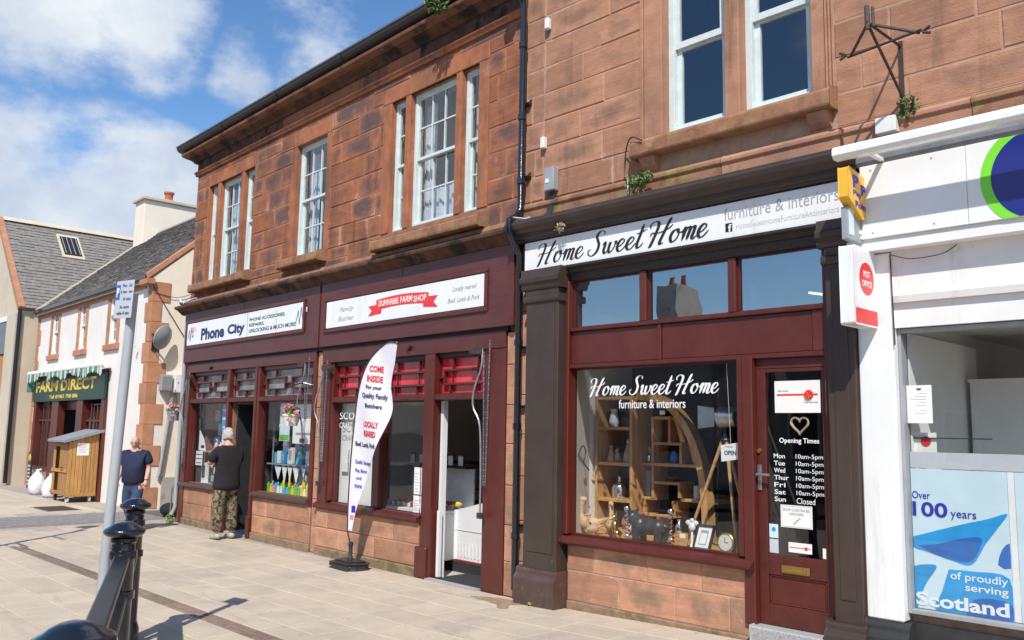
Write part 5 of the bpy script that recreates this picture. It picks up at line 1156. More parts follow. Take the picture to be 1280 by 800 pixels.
# ================================================================== ACROSS THE STREET (reflected in the glass)
def plain_house(name,label,x0,x1,h,m,roof_h,chim,ch=1.1):
    t = thing(name,label,'house','w',((x0+x1)/2,-19,0))
    MB().box(x0,x1,-27,-19,-.2,h).build('wall',m,t); MB().prism([(-18.8,h-.1),(-23,h+roof_h),(-27.2,h-.1)],x0-.1,x1+.1).build('roof','slate',t)
    for i,cx in enumerate(chim):
        c_ = MB().box(cx-.5,cx+.5,-23.8,-22.2,h+roof_h-1.0,h+roof_h+ch).build('chimney','render_grey',t)
        for k in (-.25,.25): MB().lathe([(.13,0),(.11,.4),(.14,.45)],(cx+k,-23,h+roof_h+ch),10).build('chimney_pot','terracotta',c_)
    n = max(2,int((x1-x0)/2.2))
    for k in range(n):
        cx = x0+(x1-x0)*(k+.5)/n
        for z in (.9,3.9) if h>5 else (.9,):
            w_ = MB().box(cx-.5,cx+.5,-19.03,-18.96,z,z+1.6).build('window','white_paint',t); MB().box(cx-.42,cx+.42,-18.955,-18.95,z+.08,z+1.52).build('pane','dark_metal',w_)
plain_house('terraced_house','grey rendered house across the street mirrored faintly in the shop glass',-14,-5,4.5,'render_grey',1.7,(-8,))
plain_house('terraced_house','tan house across the street at the right, mirrored faintly in the shop glass',-4.9,3,6.2,'render_tan',2.4,(2.4,))
plain_house('terraced_house','white rendered house across the street at the left',-24,-14.1,4.5,'render_white',1.6,(-20.3,),1.5)
plain_house('terraced_house','pale two storey house across the street farthest right',3.1,14,5.6,'render_cream',2.5,(8,))

# hills south of the town, mirrored low in the top lights
random.seed(30); mb = MB(); v = []; n = 60
for i in range(n+1):
    a = pi+pi*i/n; r_ = 420; h_ = 44+22*sin(i*.31+1)+9*sin(i*.93)+5*sin(i*2.3)
    v += [(r_*cos(a), r_*sin(a), -1), (r_*1.25*cos(a), r_*1.25*sin(a), h_), (r_*1.6*cos(a), r_*1.6*sin(a), -1)]
mb.add(v, [(3*i+j_,3*i+3+j_,3*i+4+j_,3*i+1+j_) for i in range(n) for j_ in (0,1)]); struct(mb,'hills','render_grey')

# ================================================================== STREET FURNITURE
def bollard(loc,label):
    t = thing('bollard',label,'bollard','w',loc,group='black cast iron bollards along the rail',ab=False)
    MB().lathe([(.085,-.2),(.085,.10),(.075,.13),(.066,.16),(.066,.86),(.072,.875),(.078,.89),(.07,.905),(.066,.92),(.066,.955),(.075,.965),(.075,.985),(.06,.99)],(0,0,0),24).build('shaft','iron_black',t,smooth=True)
    MB().lathe([(.06,.991),(.092,.995),(.112,1.008),(.117,1.022),(.112,1.036),(.098,1.044),(.086,1.050),(.07,1.063),(.045,1.074),(.02,1.080),(.001,1.081)],(0,0,0),32).build('cap','iron_black',t,smooth=2)
    for zz in (.89,.66): MB().lathe([(.066,-.028),(.078,-.022),(.078,.022),(.066,.028)],(0,0,zz),20).build('collar','iron_black',t,smooth=True)
    return t
BP = [(-2.74,-5.36,0),(-5.32,-4.26,0),(-6.95,-3.57,0)]
bollard(BP[0],'domed black bollard nearest the camera in the bottom left corner'); bollard(BP[1],'middle domed black bollard holding both rails'); bollard(BP[2],'farthest domed black bollard, right behind the middle one')
def rail(a,b,z,label):
    a,b = Vector(a),Vector(b); d=(b-a).normalized(); a=a+d*.06; b=b-d*.06; s=Vector((-d.y,d.x,0)); mb=MB(); n=10; prof=[(-.042,-.012),(-.042,.018),(-.034,.026),(.034,.026),(.042,.018),(.042,-.012),(.034,-.022),(-.034,-.022)]
    v=[(p.x+s.x*u,p.y+s.y*u,z+w) for p in (a,b) for u,w in prof]; k=len(prof)
    mb.add(v,[(i,(i+1)%k,k+(i+1)%k,k+i) for i in range(k)]+[tuple(range(k)),tuple(range(2*k-1,k-1,-1))])
    return one(mb,'rail','iron_satin',label,'rail','w',(0,0,0),group=None,smooth=True)
rail(BP[0],BP[1],.875,'upper flat black rail between the nearest and the middle bollard'); rail(BP[0],BP[1],.645,'lower black rail between the nearest and the middle bollard')
rail(BP[1],BP[2],.875,'upper black rail between the middle and the farthest bollard'); rail(BP[1],BP[2],.645,'lower black rail between the middle and the farthest bollard')
# parking sign post
P = thing('parking_sign','grey steel post with a white and blue parking plate at its top','parking sign','w',(-6.54,-3.94,0),ab=False)
MB().lathe([(.036,-.2),(.036,1.9),(.035,2.60),(.036,2.61),(.001,2.615)],(0,0,0),20).build('post','galv',P,smooth=True)
# plate faces along the street
ang = radians(9)
def pl(v): x,y,z = v; return (x*cos(ang)-y*sin(ang), x*sin(ang)+y*cos(ang), z)
MB().box(-.118,.118,-.070,-.064,2.42,2.70).build('plate','plate_grey',P,tf=pl,bevel=.002)
MB().box(-.16,-.15,-.0635,-.045,2.42,2.45).box(-.10,.10,-.0635,-.04,2.47,2.49).build('clip','galv',P,tf=pl)
PT = lambda u,v,w: pl((u,-.0702-w,v))
MB().box(-.110,-.060,-.0718,-.0702,2.56,2.67).build('symbol_panel','poster_deep',P,tf=pl); text('P',P,'vinyl_white',-.100,-.070,2.58,2.65,P=lambda u,v,w: pl((u,-.0719-w,v)),bold=.04)
for (s_,a,b,z) in (('Mon - Sat',-.03,.10,2.65),('8.30am - 6pm',-.045,.11,2.60),('60 mins',-.01,.10,2.55),('No return',-.04,.08,2.49),('within 60 mins',-.08,.09,2.445)): text(s_,P,'ink_navy',a,b,z,z+.026,P=PT,res=1)
P.rotation_euler = (radians(-1.3), radians(1.3), 0)
# feather banner
Fb = thing('feather_banner','white feather flag with red and blue butcher lettering on a black base','flag','A',(-2.57,-.32,0)); 
MB().prism([(-.24,-.07),(-.20,-.15),(.20,-.15),(.24,-.08),(.25,.07),(.20,.14),(-.20,.14),(-.25,.07)],0.0,.075,'z').build('base','dark_plastic',Fb,bevel=.02,tf=lambda v:(v[0]-2.57,v[1]-.34,v[2]))
MB().prism([(-.20,-.02),(-.17,-.10),(.17,-.10),(.2,-.03),(.2,.05),(.17,.10),(-.17,.10),(-.2,.05)],.0751,.095,'z').build('base_top','dark_plastic',Fb,bevel=.008,tf=lambda v:(v[0]-2.57,v[1]-.34,v[2]))
for k in (-.21,-.17,.17,.21): MB().ball((-2.57+k,-.485,.04),(.018,.01,.018),8,5).build('filler_cap','dark_plastic',Fb)
MB().lathe([(.032,.09),(.032,.13),(.024,.14),(.024,.26),(.03,.262),(.03,.30),(.014,.31)],(-2.57,-.34,0),14).build('socket','dark_plastic',Fb,smooth=True)
# outline in the flag's own plane: u across, z up; the plane is turned towards the street end
left = spline([(-.045,.44,0),(-.045,.75,0),(-.03,1.2,0),(-.005,1.6,0),(.03,1.95,0),(.09,2.22,0),(.19,2.46,0),(.31,2.59,0),(.43,2.635,0),(.53,2.62,0)],6)
right = spline([(.012,.44,0),(.06,.70,0),(.15,1.0,0),(.27,1.35,0),(.38,1.62,0),(.46,1.84,0),(.455,2.0,0),(.435,2.12,0),(.455,2.26,0),(.50,2.42,0),(.53,2.615,0)],6)
fa = radians(20)
def fl(u,z,w): 
    ww = w + .028*sin(u*11+z*3.1)*min(1,u*4+.15) 
    u *= 1.12; ln = .13*max(z-.3,0)                      # the sail leans out over the paving
    return (-2.57+u*cos(fa)+ww*sin(fa)+1.42*ln, -.34+u*sin(fa)-ww*cos(fa)-ln, z)
mb = MB(); rows = 46; colsN = 12; v=[]
def at(curve,z):
    for a,b in zip(curve[:-1],curve[1:]):
        if a.y <= z <= b.y or b.y <= z <= a.y:
            t_=(z-a.y)/(b.y-a.y+1e-9); return a.x+(b.x-a.x)*t_
    return curve[-1].x
for side in (0,.0025):
    for i in range(rows+1):
        z=.442+(2.632-.442)*i/rows; l_=at(left,z); r_=at(right,min(z,2.612)); 
        for k in range(colsN+1): v.append(fl(l_+(r_-l_)*k/colsN,z,-side))
N1=(rows+1)*(colsN+1)
fs_=[]
for i in range(rows):
    for k in range(colsN):
        a=i*(colsN+1)+k; fs_+= [(a,a+1,a+colsN+2,a+colsN+1),(N1+a,N1+a+colsN+1,N1+a+colsN+2,N1+a+1)]
mb.add(v,fs_); mb.build('sail','banner',Fb,smooth=2,recalc=False)
MB().tube([(-2.57,-.34,.25)]+[fl(p.x-.006,p.y,0) for p in left]+[fl(.56,2.56,0)],.009,8).build('pole','dark_metal',Fb,smooth=True)
FP = lambda sh: (lambda u,v_,w: fl(.235+(u-.2)*.84-(.05 if v_<1.5 else 0)-(.03 if v_<1.2 else 0), v_-sh*(u-.2), .004+w))
for (s_,a,b,z0,z1,m_,bo) in (('COME',.135,.325,2.30,2.375,'ink_red',.03),('INSIDE',.11,.32,2.185,2.26,'ink_red',.03),('For your',.10,.31,2.09,2.145,'ink_navy',.025),('Quality Family',.045,.40,1.98,2.055,'ink_navy',.025),('Butchers',.095,.33,1.885,1.935,'ink_navy',.025),
    ('LOCALLY',.075,.30,1.66,1.73,'ink_red',.03),('REARED',.075,.27,1.55,1.62,'ink_red',.03),('Beef, Lamb, Pork',.005,.33,1.42,1.485,'ink_navy',.025),('Quality Sausages',.01,.26,1.21,1.27,'ink_blue',.01),('Pies, Bacon',.05,.22,1.12,1.17,'ink_blue',.01),('and',.07,.14,1.04,1.08,'ink_blue',.01),('more',.05,.15,.94,.98,'ink_blue',.01)):
    text(s_,Fb,m_,a,b,z0,z1,P=FP(.10),bold=bo,res=2)
MB().box(0,.05,0,.001,.66,.74).build('emblem','ink_blue',Fb,tf=lambda v_: fl(v_[0],v_[2],.004+v_[1])); MB().box(-.02,.03,0,.001,.58,.63).build('emblem','petal_pink',Fb,tf=lambda v_: fl(v_[0],v_[2],.004+v_[1]))
# hanging baskets
def basket(fr,loc,label,pot,seed,flip=0):
    random.seed(seed); t = thing('hanging_basket',label,'hanging basket',fr,loc,ab=False)
    MB().lathe([(.001,-.13),(.085,-.13),(.115,.0),(.125,.005),(.125,.03),(.10,.03)],(0,0,0),18).build('pot',pot,t,smooth=True)
    leaves(MB(),(0,0,.06),(.14,.14,.07),150,.028).build('foliage','leaf',t,recalc=False)
    leaves(MB(),(.06,-.03,.05),(.10,.10,.06),50,.028).build('foliage','leaf_bright',t,recalc=False)
    mb = MB()
    for c_ in ((-.02,-.06,.15),(.08,-.05,.13),(.16,-.02,.06),(.12,-.09,-.05),(-.09,-.04,.12),(.0,-.1,.07)): leaves(mb,c_,(.04,.04,.03),26,.022)
    mb.build('petals','petal_pink',t,recalc=False)
    for a in (0,2.1,4.2): MB().tube([(.11*cos(a),.11*sin(a),.03),(0,0,.42)],.004,5).build('chain','iron_rust',t)
    return t
basket('A',(-4.35,-.24,1.80),'hanging basket of pink and yellow flowers over the right phone shop window','white_plastic',4)
basket('A',(-8.80,-.12,1.86),'hanging basket of pink geraniums in a grey pot at the left corner of the orange building','grey_plastic',9)
b_ = thing('basket_bracket','black iron bracket carrying the flower basket at the right phone shop post','bracket','A',(-4.1,-.2,2.2)); MB().tube([(-4.10,-.05,1.75),(-4.10,-.05,2.23),(-4.2,-.16,2.26),(-4.35,-.24,2.23)],.009,6).build('arm','iron_black',b_)
# awning arms with chains hanging on the shop posts
def awning_arm(x,z,label,flip=1,low=.62,length=.2):
    t = MB().tube(spline([(q_[0],q_[1],max(q_[2],low)) for q_ in [(x,-.11,z+.01),(x-.005,-.12,z-.18),(x-.09,-.14,z-.42),(x-.10,-.14,z-.60),(x-.01,-.12,z-.80),(x+.01,-.11,z-1.3),(x+.01,-.11,low-.001)]],5),.011,6).build('awning_arm','steel',A,smooth=True,label=label)
    MB().prism([(x-length,z-.02),(x-.02*(1 if length>0 else -1),z-.03),(x,z),(x-.02*(1 if length>0 else -1),z+.03),(x-length,z+.015)],-.13,-.10,'y').build('bracket','iron_rust',t,bevel=.006)
    for k_,dx in enumerate((.03,.085)):
        mb = MB(); zz = z+(.10 if k_ else -.02); n=int((zz-(low+.25))/.03)
        for q in range(n):
            f=q/n; cx = x+dx+(.04*(1-f) if k_ else -.02*f)+.05*f*(1 if not k_ else .1); cz=zz-q*.03
            if q%2: mb.box(cx-.008,cx+.008,-.118,-.112,cz-.02,cz+.004)
            else: mb.box(cx-.003,cx+.003,-.123,-.107,cz-.02,cz+.004)
        mb.build('chain','steel',t)
    MB().box(x-.02,x+.05,-.13,-.09,low-.06,low).build('hook','iron_rust',t)
awning_arm(-.50,2.50,'rusty awning arm right of the doorway',low=.80)
awning_arm(-3.80,2.45,'dark awning arm left of the butcher window',low=.95,length=-.22)
awning_arm(-4.28,2.52,'short awning arm above the flower basket',low=1.5,length=.18)
awning_arm(-8.36,2.48,'awning arm at the far left post',low=1.0,length=-.2)
for zx in ((-7.5,2.60),(-1.9,2.60)): MB().prism([(zx[0]-.05,zx[1]+.03),(zx[0]+.05,zx[1]+.03),(zx[0],zx[1]-.02)],-.09,-.0555,'y').build('hook','iron_rust',A)
# iron sign bracket on B
t = thing('sign_bracket','old black wrought iron sign bracket with arrow ends above the post office','sign bracket','B',(-2.36,-.02,4.1))
MB().box(-2.365,-2.34,-.03,-.0,4.06,4.56).build('backplate','iron_rust',t)
def bar(a,b,w=.018): MB().tube([a,b],w*.6,5).build('bar','iron_rust',t)
bar((-2.35,-.02,4.52),(-2.35,-.62,4.50)); bar((-2.35,-.02,4.12),(-2.35,-.60,4.49)); bar((-2.62,-.32,4.42),(-2.08,-.36,4.44)); bar((-2.35,-.60,4.49),(-2.60,-.32,4.42)); bar((-2.35,-.60,4.49),(-2.10,-.34,4.43)); bar((-2.35,-.60,4.45),(-2.35,-.60,4.62),.03); bar((-2.31,-.60,4.46),(-2.31,-.60,4.60))
for s_ in (-1,1):
    e = -2.35+.27*s_; bar((e,-.34,4.43),(e+.05*s_,-.34,4.46)); bar((e,-.34,4.43),(e+.05*s_,-.34,4.41))
# fittings on the pink wall
def fitting(nm,label,cat,x,z,w,h,d,m,extra=None):
    t = thing(nm,label,cat,'B',(x,-.02,z)); MB().box(x-w/2,x+w/2,-.02-d,-.017,z-h/2,z+h/2).build('case',m,t,bevel=.006)
    if extra: extra(t)
    return t
fitting('wall_fitting','tiny cream fitting high on the pink wall near the downpipe','wall fitting',-5.93,5.91,.055,.12,.05,'white_plastic')
fitting('wall_fitting','tiny cream fitting lower on the pink wall, above the grey junction box','wall fitting',-5.97,4.62,.055,.12,.05,'white_plastic')
def bx(t): 
    MB().box(-5.88,-5.84,-.105,-.10,4.16,4.20).build('label','paper',t); mb=MB()
    for k in range(5): mb.tube(spline([(-5.88+k*.02,-.05,4.08),(-5.89+k*.02,-.06,3.95),(-5.86+k*.014,-.09,3.86),(-5.9+k*.025,-.16,3.80)],4),.006,5)
    mb.build('cables','dark_plastic',t)
fitting('junction_box','grey junction box with dangling black cables above the shop cornice','junction box',-5.84,4.20,.13,.24,.08,'grey_plastic',bx)
fitting('alarm_box','small white box over the joint of the brown and the white shop fascias','alarm box',-2.45,3.92,.15,.12,.10,'white_plastic')
t = thing('cable','black and white cable hanging in loops by the left end of the upper window sill','cable','B',(-4.8,-.04,4.2)); MB().tube(spline([(-4.62,-.16,4.30),(-4.75,-.15,4.36),(-4.88,-.06,4.28),(-4.90,-.05,4.05),(-4.80,-.1,3.95)],8),.007,5).build('wire','dark_plastic',t); MB().tube([(-4.84,-.09,4.03),(-4.83,-.09,3.85)],.006,5).build('wire','white_plastic',t)
t = thing('cable','tangled blue and white cable on the moulding at the top of the downpipe','cable','B',(-6.1,-.2,3.8)); mb=MB()
for k in range(4): mb.tube(spline([(-6.30+k*.03,-.16,3.80+.01*k),(-6.2,-.24,3.83),(-6.12+k*.02,-.2,3.80),(-6.0,-.2,3.81-.01*k)],5),.007,5)
mb.build('wire','ink_pale',t)
t = thing('cable','loose bluish cable bundle on the left end of the maroon fascia moulding','cable','A',(-8.6,-.2,3.8)); mb=MB()
for k in range(4): mb.tube(spline([(-8.62,-.2+.02*k,3.76),(-8.52,-.26,3.80+.02*k),(-8.45,-.2,3.79),(-8.1,-.16+.01*k,3.84)],5),.008,5)
mb.build('wire','poster_sky',t)
t = thing('cable','thin brown cable sagging under the white post office fascia','cable','B',(-2.3,-.1,2.9)); MB().tube(spline([(-2.45,-.12,2.95),(-2.3,-.13,2.90),(-2.1,-.12,2.91),(-2.0,-.12,2.96)],5),.004,4).tube([(-2.45,-.12,2.95),(-2.44,-.12,2.3)],.005,5).build('wire','iron_rust',t)
# weeds
def weed(fr,loc,r,n,size,label,m='leaf',seed=1):
    random.seed(seed); t = thing('weed',label,'weed',fr,loc,ab=False); mb=MB()
    for k in range(7): a=random.uniform(0,6.28); mb.tube([(0,0,0),(r[0]*.5*cos(a),-abs(r[1]*.5*sin(a)),r[2]*.7)],.004,4)
    mb.build('stems','leaf',t); leaves(MB(),(0,-r[1]*.3,r[2]*.5),r,n,size).build('leaves',m,t,recalc=False)
weed('A',(-1.16,-.33,6.50),(.17,.10,.12),150,.035,'leafy weed growing from the cornice high on the orange building','leaf',2); weed('A',(-1.25,-.36,6.62),(.10,.08,.08),60,.03,'yellow green tuft on the gutter of the orange building','leaf_bright',3)
weed('B',(-4.66,-.13,3.90),(.17,.07,.08),190,.024,'bushy weed on the ledge below the left end of the upper window sill','leaf',4)
weed('B',(-2.30,-.06,3.98),(.09,.05,.10),120,.024,'small fern like weed under the iron sign bracket','leaf',5)
weed('B',(-5.56,-.22,3.60),(.07,.03,.06),40,.02,'dry brown tuft on the brown shop cornice','wicker',6)
weed('B',(-5.92,-.19,.0),(.10,.03,.035),50,.018,'low green weed at the foot of the brown pilaster','leaf_bright',7)
weed('A',(-8.62,-.12,.0),(.10,.08,.10),90,.022,'green weed at the foot of the left corner downpipe','leaf_bright',8)
t = thing('downpipe','grey plastic downpipe at the left corner of the orange building','downpipe','A',(-8.62,-.05,0)); MB().tube([(-8.60,-.07,3.6),(-8.60,-.07,.25),(-8.60,-.13,.12)],.035,10).build('pipe','grey_plastic',t,smooth=True)
MB().tube([(-8.72,-.1,.0),(-8.72,-.1,.55),(-8.66,-.1,.58)],.014,6).build('standpipe','steel',t)
t = one(MB().ball((0,0,.11),(.30,.16,.13),12,8).ball((.15,.1,.10),(.18,.12,.11),10,6),'rubbish_bag','cloth_black','black refuse bag lying in the mouth of the lane','bag','w',(-15.9,.55,0),smooth=2)

# ================================================================== HOMEWARE WINDOW DISPLAY
FL = .668
def wood_unit(name,label,cat,x0,x1,y0,y1,boards,m='oak'):
    t = thing(name,label,cat,'B',((x0+x1)/2,(y0+y1)/2,FL))
    for (nm,a,b,c_,d) in boards: MB().box(a,b,y0+(.004 if nm=='shelf' else 0),y1,c_,d).build(nm,m,t,bevel=.003)
    return t
b=.032
wood_unit('shelf_unit','tall narrow oak shelf unit at the left of the homeware window','shelf unit',-5.80,-5.32,.60,.95,
    [('side',-5.80,-5.765,FL,2.02),('side',-5.355,-5.32,FL,2.02),('shelf',-5.764,-5.356,1.68,1.712),('shelf',-5.764,-5.356,1.325,1.357),('shelf',-5.764,-5.356,.965,.997),('shelf',-5.764,-5.356,FL,FL+.03),('shelf',-5.764,-5.356,1.985,2.017)])
wood_unit('shelf_unit','stepped oak box shelf unit in the middle of the homeware window','shelf unit',-5.44,-4.5,.75,1.0,
    [('side',-5.44,-5.41,FL,2.0),('side',-5.20,-5.17,1.0,1.82),('shelf',-5.409,-5.201,1.335,1.362),('shelf',-5.409,-5.201,1.0,1.03),('shelf',-5.169,-4.97,1.79,1.82),('side',-4.999,-4.97,1.57,1.789),('shelf',-5.169,-4.84,1.54,1.569),
     ('side',-4.869,-4.84,1.365,1.539),('shelf',-5.169,-4.60,1.335,1.364),('shelf',-5.169,-4.86,1.16,1.188),('side',-4.889,-4.86,1.04,1.159),('shelf',-4.859,-4.45,1.01,1.039),('side',-5.31,-5.28,.86,.999),('shelf',-5.279,-4.93,.845,.873),('side',-4.96,-4.93,.874,1.009),('side',-5.14,-5.11,FL,.844),('shelf',-5.109,-4.52,FL,FL+.03),('shelf',-5.409,-5.141,.668,.70)])
t = thing('arched_shelf','curved dark oak arch frame sweeping over the stepped shelves','arched frame','B',(-4.7,.65,FL))
pts = spline([(-5.25,2.02),(-4.95,1.96),(-4.72,1.76),(-4.56,1.46),(-4.49,1.10),(-4.47,.67)] and [(-5.25,2.02,0),(-4.95,1.96,0),(-4.72,1.76,0),(-4.56,1.46,0),(-4.49,1.10,0),(-4.47,.67,0)],5)
mb=MB(); 
for a_,c_ in zip(pts[:-1],pts[1:]):
    n_=Vector((-(c_-a_).y,(c_-a_).x,0)).normalized()*.035
    mb.add([(a_.x-n_.x,.58,a_.y-n_.y),(a_.x+n_.x,.58,a_.y+n_.y),(c_.x+n_.x,.58,c_.y+n_.y),(c_.x-n_.x,.58,c_.y-n_.y),(a_.x-n_.x,.70,a_.y-n_.y),(a_.x+n_.x,.70,a_.y+n_.y),(c_.x+n_.x,.70,c_.y+n_.y),(c_.x-n_.x,.70,c_.y-n_.y)],[(0,1,2,3),(0,3,7,4),(1,5,6,2)])
mb.build('frame','oak',t)
def lathe_thing(nm,m,label,cat,loc,prof,n=18,fr='B',group=None,sc=1): return one(MB().lathe([(r*sc,h*sc) for r,h in prof],(0,0,0),n),nm,m,label,cat,fr,loc,smooth=True,group=group)
lathe_thing('bottle_vase','silver','silver bottle vase with pale neck on the third shelf of the narrow unit','vase',(-5.57,.72,.998),[(.001,0),(.075,0),(.08,.02),(.08,.11),(.07,.135),(.022,.165),(.018,.21),(.022,.215),(.001,.216)])
lathe_thing('vase','grey_plastic','tall grey cylinder vase in the lower left box of the stepped unit','vase',(-5.30,.86,1.031),[(.001,0),(.05,0),(.052,.25),(.03,.27),(.028,.30),(.001,.3)])
lathe_thing('candle_jar','silver','small silver ball jar on the shelf above the grey vase','jar',(-5.30,.86,1.363),[(.001,0),(.03,0),(.042,.035),(.03,.07),(.001,.075)])
lathe_thing('vase','dark_metal','dark vase on the top shelf of the narrow unit','vase',(-5.52,.76,1.713),[(.001,0),(.04,0),(.05,.08),(.03,.16),(.035,.2),(.001,.2)])
lathe_thing('bowl','dark_metal','shallow dark bowl in the lowest middle box of the stepped unit','bowl',(-5.1,.84,.874),[(.001,0),(.04,0),(.10,.03),(.105,.032),(.001,.02)])
lathe_thing('clock','brass','small round ornament on the right of the stepped unit under the arch','ornament',(-4.66,.84,1.365),[(.001,0),(.03,0),(.035,.05),(.02,.09),(.001,.1)])
# little ornaments on unit A second shelf
def figurine(nm,label,loc,m,s,seed,kind='cone',fr='B',group=None):
    random.seed(seed); mb = MB()
    if kind=='cone': mb.lathe([(.001,0),(.05,0),(.042,.06),(.018,.14),(.001,.15)],(0,0,0),12).ball((0,0,.165),.024)
    if kind=='duck': mb.ball((0,0,.09),(.10,.05,.055),12,8).tube([(-.06,0,.11),(-.085,0,.17),(-.075,0,.23),(-.06,0,.27)],[.035,.024,.02,.024],8).ball((-.062,0,.285),(.035,.026,.026)).tube([(-.09,0,.285),(-.13,0,.275)],[.014,.006],6).tube([(.07,0,.10),(.15,0,.14)],[.03,.008],6).tube([(0,.02,.05),(0,.02,0)],.009,6).tube([(0,-.02,.05),(0,-.02,0)],.009,6)
    if kind=='dog': mb.ball((0,0,.10),(.045,.04,.07)).ball((-.01,0,.19),(.03,.028,.03)).tube([(-.03,0,.185),(-.06,0,.175)],[.018,.01],6).tube([(-.005,.02,.2),(.0,.024,.245)],[.012,.003],5).tube([(-.005,-.02,.2),(.0,-.024,.245)],[.012,.003],5).tube([(-.03,.02,.10),(-.04,.02,0)],.012,6).tube([(-.03,-.02,.1),(-.04,-.02,0)],.012,6).ball((.02,.03,.04),(.04,.02,.035)).ball((.02,-.03,.04),(.04,.02,.035))
    if kind=='angel': mb.lathe([(.001,0),(.03,0),(.02,.01),(.01,.05),(.008,.12),(.001,.13)],(0,0,0),10).ball((0,0,.16),(.03,.02,.035)).ball((-.03,0,.19),(.028,.008,.02)).ball((.03,0,.19),(.028,.008,.02)).ball((0,0,.21),.015)
    v=[(a*s,b_*s,c_*s) for a,b_,c_ in mb.v]; mb.v=v
    return one(mb,nm,m,label,nm.replace('_',' '),fr,loc,smooth=True,group=group)
figurine('figurine','pale wooden figure left on the second shelf of the narrow unit',(-5.68,.72,1.358),'driftwood',.9,1); figurine('figurine','tall pale wooden figure right on the second shelf of the narrow unit',(-5.47,.74,1.358),'driftwood',1.25,2); figurine('figurine','seated light wood figure in the middle of the second shelf',(-5.58,.70,1.358),'driftwood',.6,3,'dog')
figurine('dark_figurine','twisted dark figure in the uppermost box of the stepped unit',(-5.06,.86,1.57),'dark_metal',1.0,4,'angel')
for i,(x,y,s,r) in enumerate(((-5.60,.30,1.15,.4),(-5.45,.42,1.05,2.4),(-5.50,.22,.7,1.2))):
    o = figurine('wooden_duck',('driftwood duck farthest left on the homeware window floor','driftwood duck with raised tail behind the gold dog','small driftwood duck pecking in front of the other two')[i],(x,y,FL),'driftwood',s,i,'duck',group='driftwood ducks in the homeware window'); o.rotation_euler.z = r
figurine('golden_dog','shiny gold sitting dog ornament in the homeware window',(-5.25,.25,FL),'gold',1.0,5,'dog').rotation_euler.z = 1.2
figurine('angel_candlestick','white winged figure on a stem right of the black dog statue',(-4.36,.2,FL),'white_plastic',1.15,6,'angel')
# black bulldog-like statue
mb = MB(); mb.ball((0,0,.15),(.145,.075,.075),16,10).ball((-.09,0,.155),(.085,.09,.09),14,9).ball((.10,0,.15),(.08,.075,.075),14,9).tube([(-.12,0,.18),(-.165,0,.215)],[.07,.062],10).ball((-.185,0,.225),(.062,.062,.056),12,8).ball((-.235,0,.205),(.034,.045,.034)).tube([(-.17,.042,.265),(-.165,.055,.295)],[.018,.004],6).tube([(-.17,-.042,.265),(-.165,-.055,.295)],[.018,.004],6)
for x_,lean in ((-.10,-.01),(.125,.015)):
    for s_ in (-.055,.055): mb.tube([(x_,s_,.14),(x_+lean,s_,.08),(x_,s_,.03),(x_,s_,.0)],[.046,.036,.03,.032],8).ball((x_-.018,s_,.018),(.038,.03,.018))
mb.tube([(.17,0,.17),(.20,0,.16)],[.016,.008],6)
one(mb,'dog_statue','dark_metal','black stocky dog statue standing on the homeware window floor','dog statue','B',(-4.80,.17,FL),smooth=True)
for i,x in enumerate((-4.99,-4.58)):
    mb = MB(); mb.lathe([(.03,0),(.02,.01),(.008,.02),(.008,.03),(.001,.03)],(0,0,0),12); n=60
    pts=[(.028*(1-.6*k/n)*cos(k*.75),.028*(1-.6*k/n)*sin(k*.75),.03+.26*k/n) for k in range(n)]; mb.tube(pts,.008,6).ball((0,0,.30),.03)
    one(mb,'spiral_ornament','silver',('silver spiral ornament left of the black dog statue','silver spiral ornament behind the tail of the black dog statue')[i],'ornament','B',(x,.10+.1*i,FL),smooth=True)
t = thing('picture_frame','black framed certificate leaning in the right corner of the homeware window','picture frame','B',(-4.18,.12,FL))
def tilt(v): x,y,z=v; return (x+.20*(z-.68)*.9, y+.18*(z-.68), z)
mb=MB(); mb.box(-4.30,-4.28,.10,.12,.68,.89).box(-4.145,-4.125,.10,.12,.68,.89).box(-4.2795,-4.1455,.10,.12,.68,.70).box(-4.2795,-4.1455,.10,.12,.87,.89).build('frame','ink_black',t,tf=tilt); MB().box(-4.2795,-4.1455,.106,.112,.7005,.8695).build('mount','paper',t,tf=tilt); MB().box(-4.25,-4.175,.104,.1055,.725,.845).build('picture','ink_grey',t,tf=tilt); MB().box(-4.243,-4.182,.1025,.1035,.732,.82).build('print','paper',t,tf=tilt)
t = thing('clock','round cream faced clock behind the framed certificate','clock','B',(-4.02,.22,.75)); MB().lathe([(.001,.0),(.075,.0),(.082,.008),(.082,.04),(.001,.04)],(-4.02,.18,.755),24,'y').build('case','brass',t,smooth=True); MB().lathe([(.001,-.002),(.066,-.002),(.066,-.0005)],(-4.02,.18,.755),24,'y').build('dial','awning_cream',t); MB().box(-4.023,-4.018,.176,.1775,.755,.80).box(-4.02,-3.99,.176,.1775,.753,.758).build('hand','ink_black',t)
